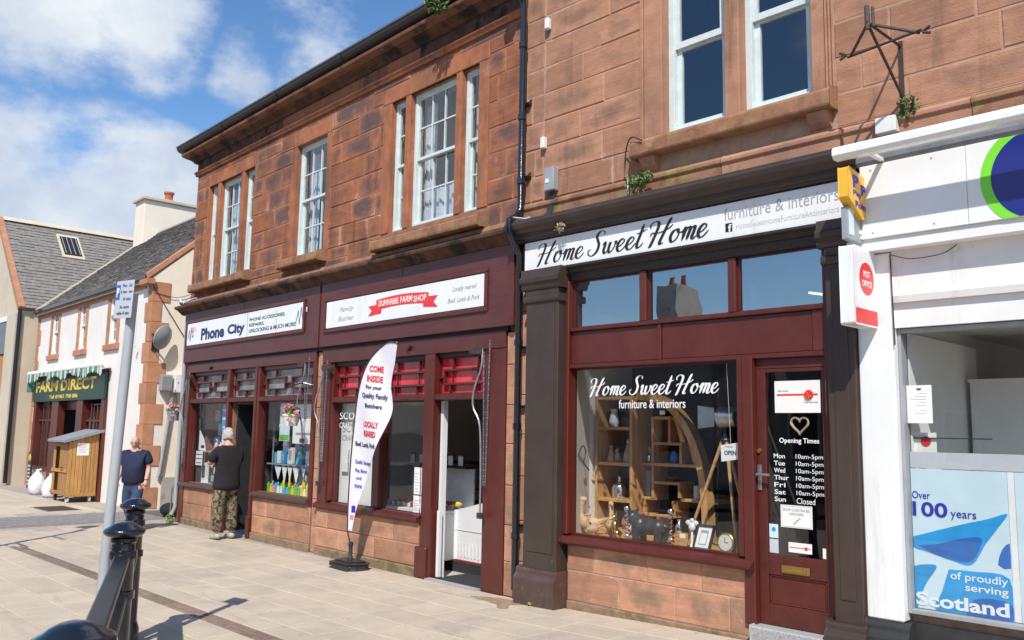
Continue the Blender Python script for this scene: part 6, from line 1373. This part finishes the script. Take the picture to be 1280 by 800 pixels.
# studio lamp on tripod
t = thing('tripod_lamp','black studio spotlight with barn doors on a wooden tripod behind the OPEN card','floor lamp','B',(-4.1,.35,FL))
for a,bq in (((-4.12,.32,1.60),(-4.47,.26,.675)),((-4.08,.32,1.60),(-3.93,.22,.675)),((-4.10,.36,1.60),(-4.02,.62,.675))): MB().tube([a,bq],[.016,.013],8).build('leg','oak_flat',t)
MB().tube([(-4.10,.33,1.55),(-4.10,.33,1.72)],.018,8).ball((-4.10,.33,1.60),(.045,.04,.03)).build('head_joint','dark_metal',t)
lm = MB().lathe([(.04,.12),(.075,.10),(.09,.02),(.09,-.06),(.095,-.065),(.001,-.02)],(0,0,0),18,'x').build('lamp_body','steel',t,smooth=True,tf=lambda v:(-4.08-v[0]*-1,.33+v[1],1.80+v[2]))
MB().lathe([(.001,0),(.075,0),(.075,.004)],(0,0,0),18,'x').build('lens','silver',t,tf=lambda v:(-4.142-v[0],.33+v[1],1.80+v[2]))
for (p) in ([(-4.15,.25,1.90),(-4.15,.41,1.90),(-4.24,.43,1.96),(-4.24,.23,1.96)],[(-4.15,.25,1.70),(-4.15,.41,1.70),(-4.24,.43,1.63),(-4.24,.23,1.63)],[(-4.15,.24,1.88),(-4.15,.24,1.72),(-4.27,.17,1.70),(-4.27,.17,1.90)],[(-4.15,.42,1.88),(-4.15,.42,1.72),(-4.26,.50,1.70),(-4.26,.50,1.90)]):
    q=[(x,y+.003,z) for x,y,z in p]; MB().add(p+q,[(0,1,2,3),(4,7,6,5),(0,4,5,1),(1,5,6,2),(2,6,7,3),(3,7,4,0)]).build('barn_door','silver',t)
for nm,m_,lb,loc,pr_ in (
 ('candlestick','silver','slim silver candlestick on the bottom shelf of the narrow unit',(-5.62,.66,.70),[(.001,0),(.035,0),(.03,.01),(.008,.03),(.012,.10),(.008,.16),(.022,.18),(.022,.19),(.001,.19)]),
 ('vase','terracotta','squat terracotta vase beside the candlestick on the bottom shelf',(-5.46,.70,.70),[(.001,0),(.03,0),(.06,.05),(.05,.10),(.025,.13),(.03,.145),(.001,.14)]),
 ('jug','pale_item','white jug on the top shelf of the narrow unit',(-5.66,.74,1.713),[(.001,0),(.04,0),(.055,.05),(.04,.12),(.03,.15),(.04,.18),(.001,.17)]),
 ('vase','poster_deep','small blue vase in the stepped unit beside the zigzag step',(-5.0,.86,1.365),[(.001,0),(.03,0),(.045,.05),(.03,.09),(.02,.11),(.03,.12),(.001,.11)]),
 ('candle','paper','thick white candle on the right shelf of the stepped unit',(-4.74,.86,1.04),[(.001,0),(.035,0),(.035,.12),(.004,.12),(.002,.135),(.001,.135)]),
 ('bowl','brass','brass bowl on the upper middle step of the stepped unit',(-5.02,.86,1.19),[(.001,0),(.02,0),(.06,.04),(.062,.045),(.001,.02)]),
 ('vase','silver','silver vase on the floor shelf of the stepped unit',(-4.95,.86,.70),[(.001,0),(.04,0),(.05,.06),(.02,.11),(.026,.13),(.001,.12)]),
 ('lantern','dark_metal','dark lantern on the floor at the far right behind the clock',(-3.86,.5,FL),[(.001,0),(.05,0),(.05,.15),(.03,.19),(.008,.2),(.008,.23),(.001,.23)]),
 ('jar','cyan_item','blue glass jar on the floor behind the angel figure',(-4.42,.45,FL),[(.001,0),(.04,0),(.045,.08),(.03,.11),(.03,.13),(.001,.13)]),
 ('candle','pale_item','pale pillar candle on the window floor between ducks and gold dog',(-5.36,.40,FL),[(.001,0),(.03,0),(.03,.10),(.004,.1),(.002,.115),(.001,.115)])):
    lathe_thing(nm,m_,lb,nm,loc,pr_)
for i,(x,z) in enumerate(((-5.30,.72),(-4.92,1.83),(-4.70,.70))):
    t = thing('price_tag',('small white price tag left on the display floor','small white price tag on top of the stepped unit','small white price tag on the right display floor')[i],'price tag','B',(x,.5,z)); MB().prism([(x-.03,z),(x+.03,z),(x+.03,z+.04),(x-.03,z+.04)],.55,.553,'y').build('card','paper',t)
t = thing('wall_ornament','curled dark metal ornament on the pale side panel of the homeware window','ornament','B',(-5.62,.2,1.5)); MB().tube(spline([(-5.625,.14,1.42),(-5.62,.20,1.52),(-5.62,.25,1.46),(-5.62,.22,1.36),(-5.62,.3,1.28)],5),.007,6).build('curl','dark_metal',t)

# ================================================================== PHONE SHOP DISPLAY
def flatcard(fr,x0,x1,z0,z1,y,m,label,cat='poster',nm='poster',lines=0,lm='ink_navy',th=.004,group=None,deco=None):
    t = thing(nm,label,cat,fr,((x0+x1)/2,y,z0),group=group); MB().box(x0,x1,y,y+th,z0,z1).build('sheet',m,t)
    for k in range(lines):
        zz = z0+(z1-z0)*(k+.6)/(lines+.4); w = (x1-x0)*(.35+.1*(k%3)); c_ = (x0+x1)/2; MB().box(c_-w,c_+w if c_+w < x1 else x1-.01,y-.0012,y-.0002,zz-(z1-z0)*.03,zz+(z1-z0)*.03).build('print_line',lm,t)
    if deco: deco(t)
    return t
flatcard('A',-7.30,-7.06,1.55,2.02,.10,'poster_blue','tall blue poster hanging in the left phone shop window',lines=3,lm='poster_sky')
flatcard('A',-7.05,-6.87,1.42,2.02,.10,'pale_item','pale green and white poster at the right of the left phone shop window',lines=4,lm='green_item')
flatcard('A',-7.30,-7.12,1.28,1.52,.11,'paper','white leaflet under the tall blue poster',lines=2,lm='petal_pink')
flatcard('A',-8.10,-7.55,1.72,2.02,.42,'dark_wall','dark board of red lit signs inside the left phone shop window','sign board','sign_board',lines=5,lm='red_item')
def tri(t): pass
t = thing('price_card','white slanted card high at the left of the phone shop window','card','A',(-8.1,.12,1.3)); MB().prism([(-8.22,1.58),(-8.02,1.42),(-7.92,1.22),(-8.22,1.24)],.12,.125,'y').build('sheet','paper',t); MB().box(-8.13,-7.99,.1185,.1195,1.27,1.32).build('print_line','ink_navy',t)
flatcard('A',-8.27,-8.0,.98,1.22,.10,'paper','white printed notice low at the left of the phone shop window','notice','notice',lines=3,lm='ink_navy')
sb = thing('display_shelf','glass shelf across the left phone shop window','shelf','A',(-7.6,.2,1.2)); MB().box(-8.2,-6.9,.12,.34,1.215,1.23).build('shelf_board','cabinet_glass',sb); MB().box(-8.2,-6.9,.118,.1195,1.212,1.233).build('edge','grey_plastic',sb)
random.seed(17)
for k in range(7):
    x = -7.68+k*.105; h_ = random.uniform(.09,.17)
    lathe_thing('bottle','gold' if k in (3,4,6) else 'pale_item',('golden bottle on the glass shelf, %s'%{3:'left of a pair',4:'right of a pair',6:'at the right end'}[k]) if k in (3,4,6) else 'small pale bottle in the row on the glass shelf','bottle',(x,.22,1.231),[(.001,0),(.032,0),(.032,.6*h_),(.012,.75*h_),(.012,h_),(.001,h_)],10,'A',group='bottles on the phone shop shelf')
def carton(fr,x,y,z,w,d,h_,m,label,rot=0,nm='carton',face=None,group=None):
    t = thing(nm,label,nm.replace('_',' '),fr,(x,y,z),rot=rot,ab=False,group=group); MB().box(-w/2,w/2,-d/2,d/2,0,h_).build('case',m,t,bevel=.003)
    if face: MB().box(-w*.38,w*.38,-d/2-.002,-d/2-.0005,h_*.25,h_*.85).build('print',face,t)
    return t
carton('A',-8.08,.2,.686,.16,.06,.34,'white_plastic','upright white handset box, left on the window floor',face='dark_metal')
carton('A',-7.42,.22,.686,.20,.10,.50,'pale_item','tall white carton in the middle of the left phone shop window floor',face='poster_sky')
carton('A',-7.18,.2,.686,.14,.08,.32,'poster_blue','blue carton beside the tall white carton',rot=.3,face='poster_sky'); carton('A',-7.02,.2,.686,.12,.08,.40,'cyan_item','light blue carton at the right end of the left window floor',rot=.2)
carton('A',-7.75,.26,.686,.22,.12,.16,'dark_plastic','black accessory tray between the white cartons',face='ink_grey'); carton('A',-7.70,.27,.846,.18,.1,.14,'pale_item','grey-white box on top of the black accessory tray')
carton('A',-7.86,.28,1.235,.12,.06,.22,'poster_deep','dark blue packet at the left of the glass shelf'); carton('A',-7.6,.34,1.42,.22,.03,.2,'poster_deep','dark blue hanging packet behind the bottles')
# right window
flatcard('A',-5.32,-5.02,1.45,2.0,.10,'pale_item','tall green footed price poster in the right phone shop window',lines=6,lm='poster_sky',deco=lambda t: MB().box(-5.31,-5.03,.0985,.0997,1.46,1.54).build('foot_print','green_item',t))
flatcard('A',-4.92,-4.33,1.42,1.98,.10,'paper','large white poster behind the flower basket',lines=2,lm='ink_grey')
sb = thing('display_shelf','glass shelf across the right phone shop window','shelf','A',(-5,.2,1.2)); MB().box(-5.7,-4.25,.12,.36,1.10,1.115).build('shelf_board','cabinet_glass',sb); MB().box(-5.7,-4.25,.118,.1195,1.097,1.118).build('edge','grey_plastic',sb); MB().box(-5.58,-5.56,.13,.15,.69,1.9).box(-4.29,-4.27,.2,.22,.69,1.9).build('upright','silver',sb)
for k,(x,w,h_,m_,l_) in enumerate(((-5.60,.12,.16,'cyan_item','small cyan box at the left end'),(-5.45,.10,.18,'pale_item','small white box with a strap'),(-5.33,.10,.17,'poster_blue','dark blue upright box'),(-5.36,.16,.40,'pale_item','tall white box'),(-5.10,.12,.24,'white_plastic','white robot shaped speaker'),(-4.55,.2,.20,'pale_item','pale box with grey print at the right'))):
    carton('A',x,.2+.06*(k==3),1.116,w,.05,h_,m_,l_+', shelf of the right phone shop window',face='poster_sky' if k%2 else 'ink_grey')
figurine('blue_statuette','bright blue statuette on the shelf of the right phone shop window',(-4.86,.22,1.116),'cyan_item',1.5,3,fr='A')
lathe_thing('lamp_shade','dark_metal','dark round lamp shade above the shelf in the right phone shop window','lamp shade',(-5.10,.4,1.45),[(.001,.12),(.05,.11),(.16,.0),(.15,-.01),(.001,-.0)],16,'A')
t = thing('bunting','white triangle bunting hanging under the shelf of the right phone shop window','bunting','A',(-5,.14,1))
for (a,w,d) in ((-5.5,.22,.20),(-5.27,.16,.26),(-5.1,.14,.22),(-4.95,.20,.24),(-4.7,.12,.14)): MB().prism([(a,1.09),(a+w,1.07),(a+w*.6,1.08-d)],.14,.143,'y').build('pennant','paper',t)
random.seed(23)
cols_ = ['green_item','cyan_item','white_plastic','yellow_item','green_item','pale_item','petal_pink','yellow_item','cyan_item','green_item']
for r in range(2):
    for k in range(17):
        x = -5.66+k*.083+random.uniform(-.015,.015); m_ = cols_[(k*3+r*5)%10] if k < 11 else ('yellow_item','white_plastic','yellow_item','green_item')[(k+r)%4]
        h_ = random.uniform(.07,.16)+r*.06+(.06 if m_=='yellow_item' else 0)
        prof = [(.001,0),(.022,0),(.026,h_*.5),(.016,h_*.7),(.02,h_*.85),(.001,h_)] if (k+r)%2 else [(.001,0),(.026,0),(.026,h_*.8),(.01,h_*.86),(.01,h_),(.001,h_)]
        lathe_thing('novelty_bottle',m_,'small '+{'green_item':'green','cyan_item':'cyan','white_plastic':'white','yellow_item':'yellow','pale_item':'grey','petal_pink':'pink'}[m_]+' novelty bottle in the crowded rows on the right phone shop window floor','bottle',(x,.14+r*.08,.686),prof,8,'A',group='novelty bottles on the phone shop window floor')
# shelves with goods deep inside the door
for r in range(3):
    sh_ = thing('wall_shelf',('lowest','middle','top')[r]+' goods shelf dimly seen through the phone shop doorway','shelf','A',(-6.4,1.6,1.2+.32*r)); MB().box(-7.4,-5.2,1.55,1.75,1.15+.32*r,1.17+.32*r).build('board','grey_plastic',sh_)
    for k in range(10):
        MB().box(-7.35+k*.215,-7.22+k*.215,1.58,1.7,1.171+.32*r,1.31+.32*r).build('packet',('red_item','dark_plastic','pale_item','dark_metal')[(k+r)%4],sh_)
carton('A',-6.05,.5,.45,.16,.02,.2,'paper','white card held low inside the phone shop doorway')

for (sx0,sx1,yy,lb,sd) in ((-8.35,-6.95,.46,'white pegboard of hanging phone cases behind the left phone shop window',3),(-5.75,-4.15,.62,'white pegboard of hanging phone cases behind the right phone shop window',9)):
    t = thing('display_board',lb,'display board','A',((sx0+sx1)/2,yy,.7)); MB().box(sx0,sx1,yy,yy+.02,.69,2.05 if sd==3 else 1.7).build('panel','grey_plastic',t)
    random.seed(sd)
    for r in range(5 if sd==3 else 4):
        for k in range(9):
            w = (sx1-sx0)/9; x = sx0+w*k+.02; h_ = random.uniform(.15,.2); z_ = .74+r*.25
            MB().box(x,x+w-.045,yy-.03,yy-.003,z_,z_+h_).build('packet',random.choice(('pale_item','paper','cyan_item','poster_blue','dark_plastic','red_item','paper','poster_deep')),t)

# ================================================================== BUTCHER INTERIOR
cnt_ = thing('chiller_cabinet','white chest chiller cabinet just inside the butcher doorway','chiller cabinet','A',(-1.5,.8,.12))
MB().prism([(-2.0,.13),(-1.05,.13),(-.98,.30),(-.98,.58),(-1.26,.80),(-1.80,.67),(-2.0,.62)],.58,1.15,'y').build('body','white_gloss',cnt_,bevel=.012)
for k in range(13): MB().box(-1.86+k*.062,-1.845+k*.062,.572,.5795,.17,.33).build('vent_slot','pale_item',cnt_)
MB().box(-1.95,-1.06,.573,.5795,.125,.135).build('trim','ink_red',cnt_); MB().box(-1.95,-1.0,.574,.5795,.47,.477).build('seam','ink_pale',cnt_)
sv = thing('serve_over_counter','glass fronted meat counter running behind the butcher windows','counter','A',(-2.8,2.2,0))
MB().box(-3.7,-1.5,1.5,2.5,.13,.72).build('plinth','dark_wall',sv,bevel=.01); MB().box(-3.7,-1.5,1.55,2.45,.722,.76).build('tray','white_gloss',sv)
MB().add([(-3.7,1.52,.76),(-1.5,1.52,.76),(-1.5,1.85,1.18),(-3.7,1.85,1.18)],[(0,1,2,3)]).build('front_glass','cabinet_glass',sv,recalc=False); MB().box(-3.7,-1.45,1.8,2.3,1.181,1.205).build('top','dark_plastic',sv); MB().tube([(-1.5,1.52,.76),(-1.5,1.85,1.18)],.012,6).build('end_bar','steel',sv)
random.seed(4)
for k in range(26):
    x=-3.6+k*.082; MB().ball((x,1.75+.3*(k%2),.80),(.045,.09,.035),8,5).build('meat',('petal_pink','red_item','gold_paint','terracotta')[k%4],sv)
for k in range(20): MB().box(-3.62+k*.11,-3.56+k*.11,1.555,1.56,.761,.80).build('price_ticket','paper',sv)
for i,x in enumerate((-2.9,-2.72,-2.5,-2.28,-2.02,-1.85,-1.62)): carton('A',x,2.0,1.206,.11,.05,.16,'dark_plastic' if i!=3 else 'white_plastic','framed card standing on the butcher counter top',nm='counter_card',face='paper',group='cards on the butcher counter')
for i in range(8): lathe_thing('jar','gold' if i%3==0 else ('red_item','pale_item')[i%2],('gold' if i%3==0 else ('red','pale')[i%2])+' preserve jar on the glass shelf inside the butcher counter','jar',(-3.3+i*.22,2.1,.97),[(.001,0),(.04,0),(.04,.09),(.034,.095),(.034,.115),(.001,.115)],12,'A',group='jars at the butcher counter')
sj = thing('jar_shelf','glass jar shelf inside the butcher counter','shelf','A',(-2.6,2.5,.99)); MB().box(-3.6,-1.55,2.0,2.22,.955,.969).build('board','cabinet_glass',sj)
for i in range(5): flatcard('A',-2.75+i*.36,-2.50+i*.36,1.62,1.98,4.36,'room_grey','small wall poster with a dark red head on the back wall of the butcher shop','poster','wall_poster',lines=3,lm='dark_wall',group='posters on the butcher shop back wall',deco=lambda t,i=i: MB().box(-2.75+i*.36,-2.50+i*.36,4.354,4.3595,1.93,1.98).build('head_band','red_item',t))
carton('A',-1.35,1.3,.12,.30,.5,.85,'grey_plastic','grey machine behind the white chiller cabinet')

dc = thing('display_chiller','white open display chiller with meat trays and price tickets close behind the right butcher window','display chiller','A',(-2.3,.5,.1))
MB().box(-3.0,-1.72,.26,.85,.12,.66).build('body','white_gloss',dc,bevel=.01); MB().box(-3.0,-1.72,.24,.86,.661,.70).build('deck','white_gloss',dc,bevel=.004); MB().box(-3.0,-1.72,.70,.86,1.18,1.20).build('top_shelf','dark_plastic',dc)
MB().add([(-3.0,.28,.70),(-1.72,.28,.70),(-1.72,.66,1.17),(-3.0,.66,1.17)],[(0,1,2,3)]).build('sloping_glass','cabinet_glass',dc,recalc=False); MB().box(-3.0,-1.72,.84,.86,.701,1.179).build('back','pale_item',dc)
random.seed(12)
for r in range(2):
    for k in range(11):
        x = -2.94+k*.112; MB().ball((x+.03,.42+r*.22,.73+r*.03),(.045,.08,.03),8,5).build('meat',('petal_pink','red_item','terracotta','gold_paint')[(k+r)%4],dc); MB().box(x,x+.05,.335+r*.22,.34+r*.22,.71,.755).build('price_ticket','paper',dc)
for k in range(6): MB().box(-2.92+k*.2,-2.80+k*.2,.74,.75,1.201,1.35).build('menu_card','dark_plastic',dc); 
for k in range(6): MB().box(-2.905+k*.2,-2.815+k*.2,.737,.7395,1.215,1.33).build('menu_print','paper',dc)

# ================================================================== PEOPLE
def skin(nodes, edges, sub=2):
    """nodes: name -> (x,y,z,r); returns verts, faces of one skinned surface"""
    names = list(nodes); me = bpy.data.meshes.new('s'); me.from_pydata([nodes[n][:3] for n in names],[(names.index(a),names.index(b)) for a,b in edges],[])
    o = bpy.data.objects.new('s',me); COL.objects.link(o); m = o.modifiers.new('k','SKIN'); m.use_smooth_shade = True; m.branch_smoothing = .3
    sv_ = me.skin_vertices[0].data
    for i,n in enumerate(names):
        r = nodes[n][3]; sv_[i].radius = r if isinstance(r,tuple) else (r,r); sv_[i].use_root = (i==0)
    s = o.modifiers.new('u','SUBSURF'); s.levels = sub; s.render_levels = sub
    dg = bpy.context.evaluated_depsgraph_get(); e = o.evaluated_get(dg).to_mesh(); v = [tuple(x.co) for x in e.vertices]; f = [tuple(p.vertices) for p in e.polygons]
    o.evaluated_get(dg).to_mesh_clear(); bpy.data.objects.remove(o); bpy.data.meshes.remove(me); return v,f
def head(mb, c, yaw, pitch, s=1.0, hair=None, bald=True):
    """head facing +y (then turned); c is the centre of the skull; adds skin to mb"""
    M = Matrix.Translation(c) @ Matrix.Rotation(yaw,4,'Z') @ Matrix.Rotation(pitch,4,'X')
    n,m = 24,18; v=[]
    for i in range(m+1):
        t_ = pi*i/m; z = -cos(t_)
        for k in range(n):
            a = 2*pi*k/n; q = max(sin(t_),.001); x,y = q*cos(a), q*sin(a)
            X = x*.075; Y = y*.095; Z = z*.118
            if z < 0: X *= 1-.28*(-z)**1.5; Y = Y*(1-.12*(-z)) + (.012*(-z) if y>0 else .02*(-z))
            if y > .3:
                f = max(0,1-abs(x)/.28)
                if -.45 < z < .12: Y += .022*f*max(0,1-abs(z+.2)/.32)*(1 if abs(x)<.26 else 0)       # nose
                if .05 < z < .38: Y += .006*max(0,1-abs(z-.22)/.16)                                 # brow
                if -.15 < z < .18 and .2 < abs(x) < .62: Y -= .009*max(0,1-abs(z-.02)/.16)           # eye sockets
                if -.62 < z < -.45: Y += .004*max(0,1-abs(x)/.4)
                if z < -.75: Y += .010*max(0,1-abs(x)/.5)
            v.append(tuple(M @ (Vector((X,Y,Z))*s)))
    mb.add(v,[(i*n+k,i*n+(k+1)%n,(i+1)*n+(k+1)%n,(i+1)*n+k) for i in range(m) for k in range(n)])
    def feat(fn):
        b0 = len(mb.v); fn(mb); 
        for i in range(b0,len(mb.v)): mb.v[i] = tuple(M @ (Vector(mb.v[i])*s))
    cur = mb.cur
    for sx in (-1,1):
        feat(lambda q: q.ball((sx*.078,-.005,-.012),(.010,.020,.033),8,6)); 
    mb.cur = 1
    for sx in (-1,1): feat(lambda q: q.ball((sx*.030,.083,.006),(.011,.006,.006),8,5)); feat(lambda q: q.box(sx*.030-.017,sx*.030+.017,.088,.094,.026,.031))
    mb.cur = 2; feat(lambda q: q.box(-.024,.024,.088,.0955,-.065,-.059)); mb.cur = cur
    return M
def hand(mb, w, d, side, curl=.5, s=1.0):
    """palm + four fingers + thumb; w wrist, d direction of the hand, side = thumb direction"""
    w,d = Vector(w),Vector(d).normalized(); side = (Vector(side)-d*Vector(side).dot(d)).normalized(); nrm = d.cross(side)
    mb.tube([w-d*.02,w+d*.03,w+d*.085],[.024,.036,.034],8)
    for k,(o_,l_) in enumerate(((.030,.068),(.011,.078),(-.009,.072),(-.028,.058))):
        b0 = w+d*.08+side*o_; p1 = b0+d*l_*.45+nrm*curl*.012; p2 = p1+(d*(1-curl*.5)+nrm*curl)*l_*.32; p3 = p2+(d*(1-curl)+nrm*curl*1.3)*l_*.28
        mb.tube([b0,p1,p2,p3],[.0105,.010,.0092,.007],6)
    t0 = w+d*.03+side*.030; mb.tube([t0,t0+d*.03+side*.025,t0+d*.06+side*.030+nrm*.012],[.013,.011,.008],6)
def person(label, loc, rot, H, joints, shirt_m, trouser_m, pants, shirt, shoes_m, head_args, hands, extra=None, skin_m='skin'):
    t = thing('person',label,'person','w',loc,rot=rot,ab=False); sc = H/1.75; up_ = lambda v: tuple(a*sc for a in v)
    J = joints; E_ = [('pelvis','waist'),('waist','chest'),('chest','neck'),('neck','skull'),('chest','shL'),('shL','elL'),('elL','wrL'),('chest','shR'),('shR','elR'),('elR','wrR'),('pelvis','hipL'),('hipL','knL'),('knL','anL'),('pelvis','hipR'),('hipR','knR'),('knR','anR')]
    v,f = skin(J,E_,2); mb = MB(); mb.add(v,f)
    head(mb,*head_args)
    for h_ in hands: hand(mb,*h_)
    mb.v = [up_(q) for q in mb.v]; body = mb.build('body',[skin_m,'ink_black','terracotta'],t,smooth=2)
    for nm,(nodes,edges),m_ in (('shirt',shirt,shirt_m),('trousers',pants,trouser_m)):
        v,f = skin({k:(*q[:3],tuple(r_*gz_ for r_ in q[3]) if isinstance(q[3],tuple) else q[3]*gz_) for gz_ in ((1.22 if nm=='shirt' else 1.18),) for k,q in nodes.items()},edges,2); o = MB().add([up_(q) for q in v],f).build(nm,m_,t,smooth=2)
    for s_ in 'LR':
        a = Vector(J['an'+s_][:3]); fd = Vector(J['_toe'+s_][:3])-a if '_toe'+s_ in J else Vector((0,.2,-.06)); fd.z=0; fd.normalize(); g = max(a.z-.085,0)
        m2 = MB().tube([tuple(a+fd*-.07+Vector((0,0,-.035))),tuple(a+Vector((0,0,-.03))),tuple(a+fd*.09+Vector((0,0,-.05))),tuple(a+fd*.17+Vector((0,0,-.060))),tuple(a+fd*.20+Vector((0,0,-.064)))],[.028,.046,.042,.034,.018],10)
        m2.v = [up_((x,y,max(z,g))) for x,y,z in m2.v]; m2.build('shoe',shoes_m,t,smooth=2)
    if extra: extra(t,up_)
    return t
# --- man with white hair at the phone shop door, back to us, hand at his chin (local +y is where he faces)
J = {'pelvis':(0,0,.93,.13),'waist':(0,.0,1.08,(.145,.11)),'chest':(0,.0,1.32,(.16,.11)),'neck':(0,.015,1.48,.068),'skull':(0,.04,1.60,.06),
 'shL':(-.19,.0,1.40,.06),'elL':(-.24,.14,1.16,.042),'wrL':(-.10,.23,1.42,.028),'shR':(.19,.0,1.40,.06),'elR':(.23,.12,1.12,.042),'wrR':(.0,.27,1.14,.028),
 'hipL':(-.10,0,.86,.10),'knL':(-.12,.03,.48,.06),'anL':(-.12,-.01,.09,.04),'hipR':(.10,0,.86,.10),'knR':(.12,.03,.48,.06),'anR':(.13,.0,.09,.04)}
shirt = ({'z':(0,0,.735,(.205,.155)),'a':(0,0,.86,(.195,.15)),'b':(0,.01,1.05,(.18,.15)),'c':(0,0,1.30,(.185,.13)),'d':(0,.005,1.455,(.09,.08)),'sl':(-.185,.0,1.395,.082),'el':(-.235,.10,1.20,.075),'sr':(.185,.0,1.395,.082),'er':(.225,.09,1.18,.075)},[('z','a'),('a','b'),('b','c'),('c','d'),('c','sl'),('sl','el'),('c','sr'),('sr','er')])
pants = ({'w':(0,0,1.0,(.14,.11)),'p':(0,0,.88,(.155,.12)),'hl':(-.095,0,.74,.10),'kl':(-.12,.03,.48,.088),'al':(-.125,-.0,.10,.078),'hr':(.095,0,.74,.10),'kr':(.12,.03,.48,.088),'ar':(.13,.0,.10,.078)},[('w','p'),('p','hl'),('hl','kl'),('kl','al'),('p','hr'),('hr','kr'),('kr','ar')])
def hair1(t,up_):
    c = Vector((0,.045,1.625)); random.seed(2); v=[];n=22;m=14
    M = Matrix.Translation(c) @ Matrix.Rotation(.15,4,'Z'); mb = MB()
    for i in range(m+1):
        th=pi*.62*i/m
        for k in range(n):
            a=2*pi*k/n; front = sin(a) > .35
            tt = th*(.62 if front else 1.0); r = 1.0+(.05+.07*i/m)*random.uniform(-1,1)
            v.append(up_(tuple(M@Vector((.088*r*sin(tt)**.8*cos(a),-.006+.106*r*sin(tt)**.8*sin(a),.124*r*cos(tt))))))
    mb.add(v,[(i*n+k,i*n+(k+1)%n,(i+1)*n+(k+1)%n,(i+1)*n+k) for i in range(m) for k in range(n)]); mb.build('hair','hair_white',t,smooth=2)
person('white haired man in black T-shirt and camouflage trousers at the phone shop door',(-12.20,-.22,0),radians(92),1.63,J,'cloth_black','camo',pants,shirt,'shoe',((0,.045,1.625),.15,.0),[((-.10,.23,1.42),(.22,-.25,.9),(.3,.9,.1),.7),((.0,.27,1.14),(-1,.15,.05),(0,.2,1),.5)],hair1)
# --- bald man in navy polo walking towards us
J2 = {'pelvis':(0,0,.92,.14),'waist':(0,.02,1.06,(.165,.15)),'chest':(0,.0,1.31,(.165,.125)),'neck':(0,.02,1.46,.088),'skull':(0,.05,1.58,.062),
 'shL':(-.20,.0,1.40,.065),'elL':(-.25,-.02,1.12,.050),'wrL':(-.26,.12,.90,.034),'shR':(.20,.0,1.40,.065),'elR':(.25,-.03,1.12,.050),'wrR':(.27,.08,.88,.034),
 'hipL':(-.10,0,.86,.105),'knL':(-.10,.14,.48,.062),'anL':(-.10,.05,.11,.042),'hipR':(.10,0,.86,.105),'knR':(.10,-.02,.47,.062),'anR':(.09,-.24,.16,.042)}
shirt2 = ({'z':(0,.01,.84,(.185,.165)),'a':(0,.01,.90,(.185,.165)),'b':(0,.045,1.06,(.205,.20)),'c':(0,0.01,1.30,(.19,.145)),'d':(0,.01,1.445,(.095,.085)),'sl':(-.195,.0,1.395,.085),'el':(-.245,-.018,1.19,.085),'sr':(.195,.0,1.395,.085),'er':(.245,-.02,1.19,.085)},[('z','a'),('a','b'),('b','c'),('c','d'),('c','sl'),('sl','el'),('c','sr'),('sr','er')])
pants2 = ({'w':(0,.01,1.0,(.15,.14)),'p':(0,0,.88,(.16,.135)),'hl':(-.095,.02,.74,.10),'kl':(-.10,.14,.48,.082),'al':(-.10,.06,.13,.070),'hr':(.095,.0,.74,.10),'kr':(.10,-.02,.47,.082),'ar':(.09,-.22,.18,.068)},[('w','p'),('p','hl'),('hl','kl'),('kl','al'),('p','hr'),('hr','kr'),('kr','ar')])
def ex2(t,up_):
    mb = MB().lathe([(.068,-.02),(.078,-.01),(.082,.02),(.078,.045),(.074,.045),(.07,-.02)],(0,.015,1.455),18); mb.v=[up_(q) for q in mb.v]; mb.build('collar','cloth_navy',t,smooth=2)
    mb = MB().ball((-.09,.138,1.32),(.018,.006,.010),8,5); mb.v=[up_(q) for q in mb.v]; mb.build('badge','petal_pink',t)
    mb = MB().lathe([(.036,-.012),(.038,0),(.036,.012)],(-.258,.10,.925),12); mb.v=[up_(q) for q in mb.v]; mb.build('watch','ink_black',t)
person('bald man in navy polo shirt and blue jeans walking behind the bollards',(-14.05,-.86,0),radians(-132),1.50,J2,'cloth_navy','denim',pants2,shirt2,'shoe_dark',((0,.06,1.60),.1,-.28),[((-.26,.12,.90),(-.02,.25,-1),(1,.4,0),.5),((.27,.08,.88),(-.05,.2,-.95),(-1,.3,0),.6)],ex2,'skin_pale')

# shadow of an unseen lamp post falls across the paving at the left
lp = thing('street_lamp','tall black street lamp outside the picture on the left, throwing the long shadow','street lamp','w',(-11.76,-4.8,0),ab=False)
MB().lathe([(.09,-.2),(.09,.8),(.05,.9),(.04,5.0),(.001,5.01)],(0,0,0),14).build('pole','iron_black',lp,smooth=True); MB().tube([(0,0,4.6),(-.3,.2,4.85),(-.6,.4,4.8)],.03,8).build('arm','iron_black',lp); MB().lathe([(.05,0),(.16,.05),(.14,.2),(.001,.28)],(-.62,.41,4.6),12).build('lantern','iron_black',lp,smooth=True)
MB().box(.03,.55,-.01,.01,3.2,3.24).box(.03,.55,-.01,.01,4.1,4.14).build('banner_arm','iron_black',lp)

# ================================================================== to metres
for me in bpy.data.meshes: me.transform(Matrix.Scale(K,4)); me.update()
for o in bpy.data.objects:
    if o.type in ('MESH','EMPTY'): o.location = o.location*K
for m in bpy.data.materials:                       # keep textures at the authored scale
    pass
